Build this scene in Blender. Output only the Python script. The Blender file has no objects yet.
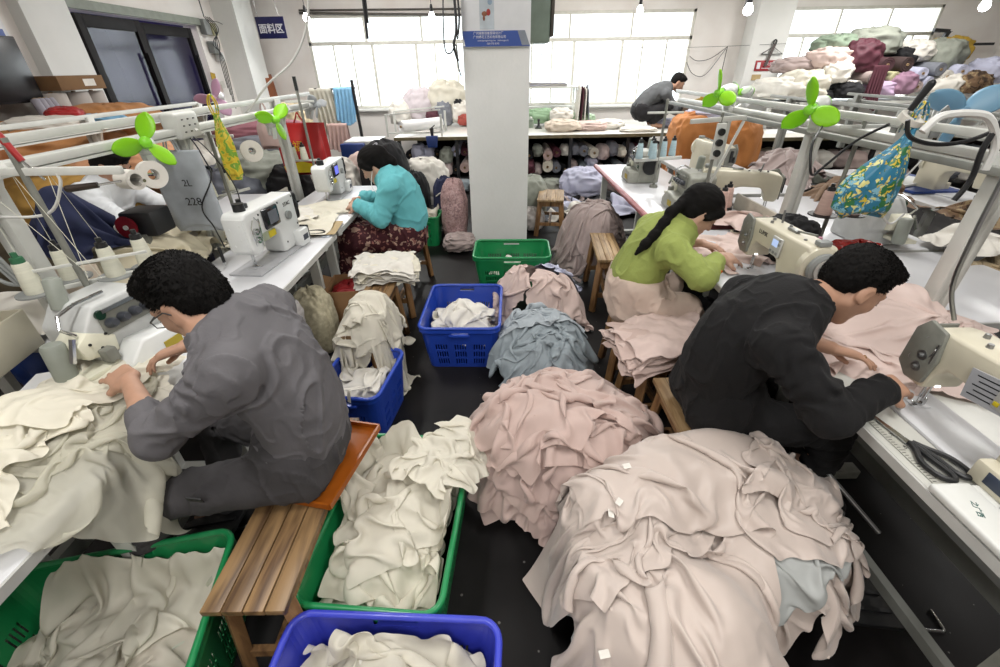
import bpy, bmesh, math, random
import numpy as np
from mathutils import Vector, Matrix
PI = math.pi
C = bpy.context.scene.collection
sc = bpy.context.scene
R = math.radians

# ------------------------------------------------------------------ materials
def _new(name):
    m = bpy.data.materials.new(name); m.use_nodes = True
    nt = m.node_tree; nt.nodes.clear()
    out = nt.nodes.new('ShaderNodeOutputMaterial')
    return m, nt, out
def lin(c):
    return tuple((v/12.92 if v <= .04045 else ((v+.055)/1.055)**2.4) for v in c)
def hexc(h):
    h = h.lstrip('#'); return lin(tuple(int(h[i:i+2], 16)/255 for i in (0, 2, 4)))
MATS = {}
def mat(name, col, rough=.5, metal=0, var=.08, scale=12, bump=0, bscale=60, trans=0, alpha=1, coat=0, sheen=0, spec=.5, col2=None, stretch=None, detail=3):
    """base colour wandering a little with noise, optional bump, translucency (thin cloth) and sheerness"""
    if name in MATS: return MATS[name]
    m, nt, out = _new(name); N = nt.nodes; L = nt.links
    c = hexc(col) if isinstance(col, str) else col
    c2 = (hexc(col2) if isinstance(col2, str) else col2) if col2 else tuple(max(0, v*(1-2*var)) for v in c)
    b = N.new('ShaderNodeBsdfPrincipled'); b.inputs['Roughness'].default_value = rough
    b.inputs['Metallic'].default_value = metal; b.inputs['Coat Weight'].default_value = coat
    b.inputs['Sheen Weight'].default_value = sheen; b.inputs['Specular IOR Level'].default_value = spec
    tc = N.new('ShaderNodeTexCoord'); src = tc.outputs['Object']
    if stretch:
        mp = N.new('ShaderNodeMapping'); mp.inputs['Scale'].default_value = stretch; L.new(src, mp.inputs[0]); src = mp.outputs[0]
    no = N.new('ShaderNodeTexNoise'); no.inputs['Scale'].default_value = scale; no.inputs['Detail'].default_value = detail
    L.new(src, no.inputs['Vector'])
    rmp = N.new('ShaderNodeValToRGB'); rmp.color_ramp.elements[0].position = .35; rmp.color_ramp.elements[1].position = .65
    rmp.color_ramp.elements[0].color = (*c2, 1); rmp.color_ramp.elements[1].color = (*c, 1)
    L.new(no.outputs['Fac'], rmp.inputs[0]); L.new(rmp.outputs[0], b.inputs['Base Color'])
    if bump:
        n2 = N.new('ShaderNodeTexNoise'); n2.inputs['Scale'].default_value = bscale; n2.inputs['Detail'].default_value = 3
        L.new(src, n2.inputs['Vector'])
        bp = N.new('ShaderNodeBump'); bp.inputs['Strength'].default_value = bump; bp.inputs['Distance'].default_value = .01
        L.new(n2.outputs['Fac'], bp.inputs['Height']); L.new(bp.outputs[0], b.inputs['Normal'])
    sh = b.outputs[0]
    if trans:
        t = N.new('ShaderNodeBsdfTranslucent'); L.new(rmp.outputs[0], t.inputs[0])
        mx = N.new('ShaderNodeMixShader'); mx.inputs[0].default_value = trans; L.new(sh, mx.inputs[1]); L.new(t.outputs[0], mx.inputs[2]); sh = mx.outputs[0]
    if alpha < 1:
        t = N.new('ShaderNodeBsdfTransparent'); mx = N.new('ShaderNodeMixShader'); mx.inputs[0].default_value = alpha
        L.new(t.outputs[0], mx.inputs[1]); L.new(sh, mx.inputs[2]); sh = mx.outputs[0]
    L.new(sh, out.inputs[0]); MATS[name] = m
    return m
def emit(name, col, s):
    m, nt, out = _new(name); e = nt.nodes.new('ShaderNodeEmission'); e.inputs[0].default_value = (*hexc(col), 1); e.inputs[1].default_value = s
    nt.links.new(e.outputs[0], out.inputs[0]); MATS[name] = m; return m
def pattern(name, cols, scale=8, rough=.7, kind='noise', warp=1.5, trans=0):
    """patches of several colours, for printed cloth and camouflage heaps"""
    m, nt, out = _new(name); N = nt.nodes; L = nt.links
    b = N.new('ShaderNodeBsdfPrincipled'); b.inputs['Roughness'].default_value = rough
    tc = N.new('ShaderNodeTexCoord')
    t = N.new('ShaderNodeTexNoise'); t.inputs['Scale'].default_value = scale; t.inputs['Detail'].default_value = 2.5; t.inputs['Distortion'].default_value = warp
    L.new(tc.outputs['Object'], t.inputs['Vector'])
    r = N.new('ShaderNodeValToRGB'); r.color_ramp.interpolation = 'CONSTANT'
    el = r.color_ramp.elements; n = len(cols)
    ps = [0]+[.3+.4*i/(n-1) for i in range(1, n)]
    el[0].position = 0; el[0].color = (*hexc(cols[0]), 1); el[1].position = ps[1]; el[1].color = (*hexc(cols[1]), 1)
    for i in range(2, n):
        e = el.new(ps[i]); e.color = (*hexc(cols[i]), 1)
    L.new(t.outputs['Fac'], r.inputs[0]); L.new(r.outputs[0], b.inputs['Base Color']); L.new(b.outputs[0], out.inputs[0])
    MATS[name] = m; return m
def print_cloth(name, ground, cols, scale=20, rough=.6, size=.5):
    """ground colour with irregular blossoms scattered over it"""
    m, nt, out = _new(name); N = nt.nodes; L = nt.links
    b = N.new('ShaderNodeBsdfPrincipled'); b.inputs['Roughness'].default_value = rough
    tc = N.new('ShaderNodeTexCoord'); no = N.new('ShaderNodeTexNoise'); no.inputs['Scale'].default_value = scale*1.3; L.new(tc.outputs['Object'], no.inputs['Vector'])
    ad = N.new('ShaderNodeVectorMath'); ad.operation = 'MULTIPLY_ADD'; L.new(no.outputs['Color'], ad.inputs[0]); ad.inputs[1].default_value = (1.6/scale,)*3; L.new(tc.outputs['Object'], ad.inputs[2])
    cur = None
    for i, c in enumerate(cols):
        v = N.new('ShaderNodeTexVoronoi'); v.inputs['Scale'].default_value = scale*(1+.45*i)
        mp = N.new('ShaderNodeMapping'); mp.inputs['Location'].default_value = (i*3.7, i*1.9, i*5.1); L.new(ad.outputs[0], mp.inputs[0]); L.new(mp.outputs[0], v.inputs['Vector'])
        lt = N.new('ShaderNodeMath'); lt.operation = 'LESS_THAN'; lt.inputs[1].default_value = size*(1-.12*i); L.new(v.outputs['Distance'], lt.inputs[0])
        mx = N.new('ShaderNodeMix'); mx.data_type = 'RGBA'; L.new(lt.outputs[0], mx.inputs[0])
        if cur is None: mx.inputs[6].default_value = (*hexc(ground), 1)
        else: L.new(cur, mx.inputs[6])
        mx.inputs[7].default_value = (*hexc(c), 1); cur = mx.outputs[2]
    L.new(cur, b.inputs['Base Color']); L.new(b.outputs[0], out.inputs[0]); MATS[name] = m; return m
def wood(name, c1, c2, axis='Y', scale=9, rough=.45, board=.065):
    m, nt, out = _new(name); N = nt.nodes; L = nt.links
    b = N.new('ShaderNodeBsdfPrincipled'); b.inputs['Roughness'].default_value = rough
    tc = N.new('ShaderNodeTexCoord'); mp = N.new('ShaderNodeMapping')
    s = [1, 1, 1]; i = 'XYZ'.index(axis); s = [5, 5, 5]; s[i] = .55; mp.inputs['Scale'].default_value = s
    L.new(tc.outputs['Object'], mp.inputs[0])
    n = N.new('ShaderNodeTexNoise'); n.inputs['Scale'].default_value = scale; n.inputs['Detail'].default_value = 4; n.inputs['Distortion'].default_value = .8
    L.new(mp.outputs[0], n.inputs['Vector'])
    r = N.new('ShaderNodeValToRGB'); e = r.color_ramp.elements
    e[0].position = .3; e[0].color = (*hexc(c2), 1); e[1].position = .62; e[1].color = (*hexc(c1), 1)
    L.new(n.outputs['Fac'], r.inputs[0])
    # boards: tone per board + dark joints, across the grain
    sp = N.new('ShaderNodeSeparateXYZ'); L.new(tc.outputs['Object'], sp.inputs[0])
    ax = 'X' if axis != 'X' else 'Y'
    dv = N.new('ShaderNodeMath'); dv.operation = 'DIVIDE'; dv.inputs[1].default_value = board; L.new(sp.outputs[ax], dv.inputs[0])
    fl = N.new('ShaderNodeMath'); fl.operation = 'FLOOR'; L.new(dv.outputs[0], fl.inputs[0])
    wn = N.new('ShaderNodeTexWhiteNoise'); wn.noise_dimensions = '1D'; L.new(fl.outputs[0], wn.inputs['W'])
    mr = N.new('ShaderNodeMapRange'); mr.inputs['To Min'].default_value = .72; mr.inputs['To Max'].default_value = 1.12; L.new(wn.outputs['Value'], mr.inputs[0])
    fr = N.new('ShaderNodeMath'); fr.operation = 'FRACT'; L.new(dv.outputs[0], fr.inputs[0])
    gt = N.new('ShaderNodeMath'); gt.operation = 'GREATER_THAN'; gt.inputs[1].default_value = .05; L.new(fr.outputs[0], gt.inputs[0])
    mm = N.new('ShaderNodeMath'); mm.operation = 'MULTIPLY'; L.new(mr.outputs[0], mm.inputs[0])
    m3 = N.new('ShaderNodeMapRange'); m3.inputs['To Min'].default_value = .35; L.new(gt.outputs[0], m3.inputs[0]); L.new(m3.outputs[0], mm.inputs[1])
    mx = N.new('ShaderNodeVectorMath'); mx.operation = 'SCALE'; L.new(r.outputs[0], mx.inputs[0]); L.new(mm.outputs[0], mx.inputs['Scale'])
    L.new(mx.outputs[0], b.inputs['Base Color']); L.new(b.outputs[0], out.inputs[0]); MATS[name] = m; return m

# ------------------------------------------------------------------ mesh builder
class MB:
    def __init__(s): s.bm = bmesh.new(); s.M = Matrix.Identity(4)
    def _v(s, p): return s.bm.verts.new(s.M @ Vector(p))
    def faces(s, vs, fs, smooth=False):
        v = [s._v(p) for p in vs]
        for f in fs:
            try:
                q = s.bm.faces.new([v[i] for i in f]); q.smooth = smooth
            except ValueError: pass
        return s
    def box(s, c, d, rot=None, bev=0, seg=2, taper=None):
        x, y, z = (k/2 for k in d); t = taper or (1, 1)
        vs = [(-x, -y, -z), (x, -y, -z), (x, y, -z), (-x, y, -z), (-x*t[0], -y*t[1], z), (x*t[0], -y*t[1], z), (x*t[0], y*t[1], z), (-x*t[0], y*t[1], z)]
        m = Matrix.Translation(c)
        if rot: m = m @ (rot if isinstance(rot, Matrix) else Matrix.Rotation(rot[2], 4, 'Z') @ Matrix.Rotation(rot[1], 4, 'Y') @ Matrix.Rotation(rot[0], 4, 'X'))
        b = bmesh.new(); v = [b.verts.new(m @ Vector(p)) for p in vs]
        for f in ((3, 2, 1, 0), (4, 5, 6, 7), (0, 1, 5, 4), (1, 2, 6, 5), (2, 3, 7, 6), (3, 0, 4, 7)): b.faces.new([v[i] for i in f])
        if bev: bmesh.ops.bevel(b, geom=b.edges[:], offset=bev, segments=seg, affect='EDGES', profile=.5)
        s._merge(b, bev > 0); return s
    def _merge(s, b, smooth=False):
        b.verts.index_update(); v = [s._v(q.co) for q in b.verts]
        for f in b.faces:
            q = s.bm.faces.new([v[k.index] for k in f.verts]); q.smooth = smooth
        b.free()
    def bar(s, a, b, w, h=None, bev=0):
        a, b = Vector(a), Vector(b); d = b-a; l = d.length; h = h or w
        q = d.to_track_quat('Z', 'Y').to_matrix().to_4x4()
        # keep one cross axis horizontal
        up = Vector((0, 0, 1)); z = d.normalized(); x = up.cross(z)
        if x.length < 1e-3: x = Vector((1, 0, 0))
        x.normalize(); y = z.cross(x)
        q = Matrix((x, y, z)).transposed().to_4x4()
        s.box((a+b)/2, (w, h, l), rot=q, bev=bev); return s
    def cone(s, a, b, r0, r1=None, seg=16, smooth=True, caps=True):
        r1 = r0 if r1 is None else r1; a, b = Vector(a), Vector(b); z = (b-a).normalized()
        x = z.orthogonal().normalized(); y = z.cross(x); vs = []
        for p, r in ((a, r0), (b, r1)):
            for i in range(seg):
                t = 2*PI*i/seg; vs.append(p+(x*math.cos(t)+y*math.sin(t))*r)
        v = [s._v(p) for p in vs]
        for i in range(seg):
            j = (i+1) % seg; f = s.bm.faces.new((v[i], v[j], v[seg+j], v[seg+i])); f.smooth = smooth
        if caps:
            s.bm.faces.new(v[:seg][::-1]); s.bm.faces.new(v[seg:])
        return s
    def tube(s, pts, r, seg=8, closed=False, caps=True):
        P = [Vector(p) for p in pts]; n = len(P); rr = r if isinstance(r, (list, tuple)) else [r]*n
        x = None; rings = []
        for i in range(n):
            a = P[i-1] if (i > 0 or closed) else P[i]; b = P[(i+1) % n] if (i < n-1 or closed) else P[i]
            z = (b-a); z = z.normalized() if z.length > 1e-9 else Vector((0, 0, 1))
            if x is None: x = z.orthogonal().normalized()
            else:
                x = x - z*x.dot(z); x = x.normalized() if x.length > 1e-6 else z.orthogonal().normalized()
            y = z.cross(x)
            rings.append([s._v(P[i]+(x*math.cos(2*PI*k/seg)+y*math.sin(2*PI*k/seg))*rr[i]) for k in range(seg)])
        for i in range(n if closed else n-1):
            A, B = rings[i], rings[(i+1) % n]
            for k in range(seg):
                f = s.bm.faces.new((A[k], A[(k+1) % seg], B[(k+1) % seg], B[k])); f.smooth = True
        if not closed and caps:
            s.bm.faces.new(rings[0][::-1]); s.bm.faces.new(rings[-1])
        return s
    def lathe(s, prof, a=(0, 0, 0), axis=(0, 0, 1), seg=24, smooth=True):
        a = Vector(a); z = Vector(axis).normalized(); x = z.orthogonal().normalized(); y = z.cross(x); rings = []
        for r, h in prof:
            if r < 1e-6: rings.append([s._v(a+z*h)])
            else: rings.append([s._v(a+z*h+(x*math.cos(2*PI*k/seg)+y*math.sin(2*PI*k/seg))*r) for k in range(seg)])
        for A, B in zip(rings, rings[1:]):
            for k in range(seg):
                j = (k+1) % seg
                if len(A) == 1 and len(B) == 1: break
                if len(A) == 1: vs = (A[0], B[j], B[k])
                elif len(B) == 1: vs = (A[k], A[j], B[0])
                else: vs = (A[k], A[j], B[j], B[k])
                f = s.bm.faces.new(vs); f.smooth = smooth
        return s
    def ball(s, c, r, seg=16):
        r = r if isinstance(r, (tuple, list)) else (r, r, r); c = Vector(c)
        n = seg//2; rings = []
        for i in range(n+1):
            t = PI*i/n
            if i in (0, n): rings.append([s._v(c+Vector((0, 0, math.cos(t)*r[2])))])
            else: rings.append([s._v(c+Vector((math.sin(t)*math.cos(2*PI*k/seg)*r[0], math.sin(t)*math.sin(2*PI*k/seg)*r[1], math.cos(t)*r[2]))) for k in range(seg)])
        for A, B in zip(rings, rings[1:]):
            for k in range(seg):
                j = (k+1) % seg
                vs = (A[0], B[k], B[j]) if len(A) == 1 else ((A[k], B[0], A[j]) if len(B) == 1 else (A[k], B[k], B[j], A[j]))
                f = s.bm.faces.new(vs); f.smooth = True
        return s
    def prism(s, poly, y0, y1, plane='XZ', bev=0, seg=2):
        b = bmesh.new()
        def P(u, v, w): return (u, w, v) if plane == 'XZ' else ((u, v, w) if plane == 'XY' else (w, u, v))
        A = [b.verts.new(P(u, v, y0)) for u, v in poly]; B = [b.verts.new(P(u, v, y1)) for u, v in poly]
        n = len(poly); b.faces.new(A); b.faces.new(B[::-1])
        for i in range(n): b.faces.new((A[i], B[i], B[(i+1) % n], A[(i+1) % n]))
        bmesh.ops.recalc_face_normals(b, faces=b.faces[:])
        if bev: bmesh.ops.bevel(b, geom=b.edges[:], offset=bev, segments=seg, affect='EDGES', profile=.5)
        s._merge(b, bev > 0); return s
    def build(s, name, m, parent=None, fix=True, auto=True):
        if fix: bmesh.ops.recalc_face_normals(s.bm, faces=s.bm.faces[:])
        me = bpy.data.meshes.new(name); s.bm.to_mesh(me); s.bm.free()
        return link(name, me, m, parent, auto)
def link(name, me, m, parent=None, auto=True):
    for q in (m if isinstance(m, (list, tuple)) else [m]): me.materials.append(q)
    o = bpy.data.objects.new(name, me); C.objects.link(o)
    if parent: o.parent = parent
    if auto and any(p.use_smooth for p in me.polygons):
        try: me.set_sharp_from_angle(angle=R(38))
        except Exception: pass
    return o
def tag(o, label, cat, group=None, kind=None):
    o['label'] = label; o['category'] = cat
    if group: o['group'] = group
    if kind: o['kind'] = kind
    return o
def struct(o): o['kind'] = 'structure'; return o
def thing(name, label, cat, loc=(0, 0, 0), rz=0, group=None):
    o = bpy.data.objects.new(name, None); C.objects.link(o); o.location = loc; o.rotation_euler = (0, 0, rz); o.empty_display_size = .05
    return tag(o, label, cat, group)
KIDS = {}
def kids(o): return [c for c in o.children]
def dup(root, loc, rz=None, label=None, group=None, scale=None):
    def cp(o, par):
        c = o.copy(); C.objects.link(c); c.parent = par
        for k in kids(o): cp(k, c)
        return c
    r = cp(root, None); r.location = loc
    if rz is not None: r.rotation_euler = (0, 0, rz)
    if scale: r.scale = (scale,)*3 if not isinstance(scale, tuple) else scale
    if label: r['label'] = label
    if group: r['group'] = group
    return r
def recentre(o):
    """origin to the middle of the underside, so that object coordinates and pivots make sense"""
    me = o.data; n = len(me.vertices); co = np.empty(n*3); me.vertices.foreach_get('co', co); co = co.reshape(-1, 3)
    c = np.array([(co[:, 0].min()+co[:, 0].max())/2, (co[:, 1].min()+co[:, 1].max())/2, co[:, 2].min()])
    me.vertices.foreach_set('co', (co-c).ravel()); o.location = Vector(o.location)+Vector(c); me.update(); return o
def smooth_path(pts, n=6):
    P = [Vector(p) for p in pts]; out = []
    for i in range(len(P)-1):
        p0 = P[max(i-1, 0)]; p1 = P[i]; p2 = P[i+1]; p3 = P[min(i+2, len(P)-1)]
        for k in range(n):
            t = k/n; out.append(.5*((2*p1)+(p2-p0)*t+(2*p0-5*p1+4*p2-p3)*t*t+(3*p1-p0-3*p2+p3)*t**3))
    out.append(P[-1]); return out

# ------------------------------------------------------------------ cloth
def vnoise(x, y, seed, freq):
    r = np.random.RandomState(seed % 99991); g = r.rand(64, 64)*2-1
    x = (x*freq) % 64; y = (y*freq) % 64
    xi = x.astype(int) % 64; yi = y.astype(int) % 64; fx = x-np.floor(x); fy = y-np.floor(y)
    fx = fx*fx*(3-2*fx); fy = fy*fy*(3-2*fy); x1 = (xi+1) % 64; y1 = (yi+1) % 64
    return (g[xi, yi]*(1-fx)+g[x1, yi]*fx)*(1-fy)+(g[xi, y1]*(1-fx)+g[x1, y1]*fx)*fy
def drape(w, h, nx, ny, cx, cy, rot, hf, squeeze=(.6, .6), z0=.1, steps=80, seed=1, bend=.25, fric=.6, noise=.05, iters=8, thick=.006, warp=.12, drag=.97):
    """a rectangle of cloth gathered to squeeze of its size, let fall over the surface hf(x, y)"""
    u = np.linspace(-.5, .5, nx)*w; v = np.linspace(-.5, .5, ny)*h
    U, V = np.meshgrid(u, v, indexing='ij'); dx = w/(nx-1); dy = h/(ny-1)
    x = U*squeeze[0]; y = V*squeeze[1]; fq = 4.5/max(w, h)
    x = x+vnoise(U+20, V+20, seed, fq)*warp*w*squeeze[0]*1.6; y = y+vnoise(U+20, V+20, seed+1, fq)*warp*h*squeeze[1]*1.6
    c, s = np.cos(rot), np.sin(rot)
    X = cx+c*x-s*y; Y = cy+s*x+c*y
    n = vnoise(U+9, V+9, seed+2, 9)*noise+vnoise(U+9, V+9, seed+3, 18)*noise*.5
    P = np.stack([X, Y, hf(X, Y)+z0+n], -1).astype(np.float64)
    Q = P.copy(); g = 9.8/3600.
    def con(a, b, rest, k):
        d = b-a; L = np.sqrt((d*d).sum(-1, keepdims=True))+1e-9
        m = d*(k*.5*(L-rest)/L); a += m; b -= m
    dd = np.hypot(dx, dy)
    for st in range(steps):
        vel = (P-Q)*drag; sp = np.sqrt((vel**2).sum(-1, keepdims=True)); vel *= np.minimum(1, .03/(sp+1e-9))
        Q = P.copy(); P = P+vel; P[..., 2] -= g
        for it in range(iters):
            for o in (0, 1):
                a = P[o:-1:2]; b = P[o+1::2]; k = min(len(a), len(b)); con(a[:k], b[:k], dx, 1)
                a = P[:, o:-1:2]; b = P[:, o+1::2]; k = min(a.shape[1], b.shape[1]); con(a[:, :k], b[:, :k], dy, 1)
            if it % 2 == 0:
                for o in (0, 1):
                    a = P[o:-1:2, :-1]; b = P[o+1::2, 1:]; k = min(len(a), len(b)); con(a[:k], b[:k], dd, .5)
                    a = P[o:-1:2, 1:]; b = P[o+1::2, :-1]; k = min(len(a), len(b)); con(a[:k], b[:k], dd, .5)
                for q in (2, 4):
                    for A, B, r in ((P[:-q], P[q:], dx*q), (P[:, :-q], P[:, q:], dy*q)):
                        d = B-A; L = np.sqrt((d*d).sum(-1, keepdims=True))+1e-9
                        m = d*(bend*.25*(L-r)/L); A += m; B -= m
            hz = hf(P[..., 0], P[..., 1])+thick
            hit = P[..., 2] < hz
            P[..., 2] = np.where(hit, hz, P[..., 2])
            f = np.where(hit, fric, 0)[..., None]
            P[..., :2] += (Q[..., :2]-P[..., :2])*f
    return P
def grid_mesh(name, P, m, parent=None, sub=1, solid=0, closed=False):
    nx, ny = P.shape[:2]; idx = np.arange(nx*ny).reshape(nx, ny)
    if closed: idx = np.concatenate([idx, idx[:1]], 0)
    f = np.stack([idx[:-1, :-1], idx[1:, :-1], idx[1:, 1:], idx[:-1, 1:]], -1).reshape(-1, 4)
    me = bpy.data.meshes.new(name); me.from_pydata(P.reshape(-1, 3).tolist(), [], f.tolist())
    me.polygons.foreach_set('use_smooth', [True]*len(me.polygons))
    o = link(name, me, m, parent, auto=False)
    if parent is None: recentre(o)
    if sub:
        k = o.modifiers.new('s', 'SUBSURF'); k.levels = 1; k.render_levels = sub
    if solid:
        k = o.modifiers.new('t', 'SOLIDIFY'); k.thickness = solid; k.offset = 0
    return o
class Field:
    """height field built from earlier layers of cloth so that later ones lie on top"""
    def __init__(s, x0, x1, y0, y1, base, step=.015):
        s.x0, s.y0, s.st = x0, y0, step; s.nx = int((x1-x0)/step)+2; s.ny = int((y1-y0)/step)+2
        X, Y = np.meshgrid(x0+np.arange(s.nx)*step, y0+np.arange(s.ny)*step, indexing='ij'); s.X, s.Y = X, Y
        s.Z = base(X, Y).astype(float)
    def __call__(s, x, y):
        u = np.clip((x-s.x0)/s.st, 0, s.nx-1.001); v = np.clip((y-s.y0)/s.st, 0, s.ny-1.001)
        i = u.astype(int); j = v.astype(int); fu = u-i; fv = v-j; Z = s.Z
        return (Z[i, j]*(1-fu)+Z[i+1, j]*fu)*(1-fv)+(Z[i, j+1]*(1-fu)+Z[i+1, j+1]*fu)*fv
    def add(s, P, cap=None, rel=1.):
        A = P
        for _ in range(1):
            B = np.empty((A.shape[0]*2-1, A.shape[1]*2-1, 3)); B[::2, ::2] = A; B[1::2, ::2] = (A[:-1]+A[1:])/2; B[:, 1::2] = (B[:, :-1:2]+B[:, 2::2])/2; A = B
        i = np.clip(((A[..., 0]-s.x0)/s.st+.5).astype(int), 0, s.nx-1).ravel(); j = np.clip(((A[..., 1]-s.y0)/s.st+.5).astype(int), 0, s.ny-1).ravel()
        Z = s.Z.copy(); np.maximum.at(Z, (i, j), A[..., 2].ravel())
        for _ in range(2):
            Z[1:-1, 1:-1] = np.maximum(s.Z[1:-1, 1:-1], (Z[1:-1, 1:-1]*4+Z[:-2, 1:-1]+Z[2:, 1:-1]+Z[1:-1, :-2]+Z[1:-1, 2:])/8)
        s.Z = s.Z+(Z-s.Z)*rel
def sstep(e0, e1, x):
    t = np.clip((x-e0)/(e1-e0), 0, 1); return t*t*(3-2*t)
def boxf(x, y, x0, x1, y0, y1, h, e=.025):
    return h*sstep(x0-e, x0+e*0, x)*(1-sstep(x1, x1+e, x))*sstep(y0-e, y0, y)*(1-sstep(y1, y1+e, y))
def moundf(x, y, cx, cy, rx, ry, h, p=1.2, rot=0):
    c, s = np.cos(rot), np.sin(rot); u = (c*(x-cx)+s*(y-cy))/rx; v = (-s*(x-cx)+c*(y-cy))/ry
    return h*np.exp(-((u*u+v*v)**p))

# ------------------------------------------------------------------ smooth solid bodies (signed distance + surface nets)
def surfnets(D, org, h):
    s = D < 0; nx, ny, nz = D.shape
    cnt = np.zeros((nx-1, ny-1, nz-1), np.uint8)
    for a in (0, 1):
        for b in (0, 1):
            for c in (0, 1): cnt += s[a:nx-1+a, b:ny-1+b, c:nz-1+c]
    I, J, K = np.nonzero((cnt > 0) & (cnt < 8)); n = len(I)
    vid = np.full(cnt.shape, -1, np.int64); vid[I, J, K] = np.arange(n)
    acc = np.zeros((n, 3)); num = np.zeros(n)
    for ax in range(3):
        o = [0, 0, 0]; o[ax] = 1; e = [k for k in range(3) if k != ax]
        for p in (0, 1):
            for q in (0, 1):
                off = [0, 0, 0]; off[e[0]] = p; off[e[1]] = q
                a = D[I+off[0], J+off[1], K+off[2]]; b = D[I+off[0]+o[0], J+off[1]+o[1], K+off[2]+o[2]]
                m = (a < 0) != (b < 0); t = np.where(m, a/np.where(m, a-b, 1), 0)
                pos = np.stack([np.full(n, off[0], float), np.full(n, off[1], float), np.full(n, off[2], float)], -1); pos[:, ax] += t
                acc[m] += pos[m]; num[m] += 1
    V = (acc/num[:, None]+np.stack([I, J, K], -1))*h+np.array(org)
    F = []
    for ax in range(3):
        sl0 = [slice(1, -1)]*3; sl1 = [slice(1, -1)]*3; sl0[ax] = slice(0, -1); sl1[ax] = slice(1, None)
        a = s[tuple(sl0)]; b = s[tuple(sl1)]
        for flip in (0, 1):
            i, j, k = np.nonzero((a & ~b) if not flip else (~a & b)); g = [i, j, k]
            e = [q for q in range(3) if q != ax]; base = [g[0].copy(), g[1].copy(), g[2].copy()]
            for q in e: base[q] = base[q]+1
            def vv(p, q):
                c = [base[0].copy(), base[1].copy(), base[2].copy()]; c[e[0]] -= p; c[e[1]] -= q; return vid[c[0], c[1], c[2]]
            quad = np.stack([vv(1, 1), vv(0, 1), vv(0, 0), vv(1, 0)], -1)
            rev = (flip == 1) ^ (ax == 1)
            F.append(quad[:, ::-1] if rev else quad)
    F = np.concatenate(F); F = F[(F >= 0).all(1)]
    return V, F
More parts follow.
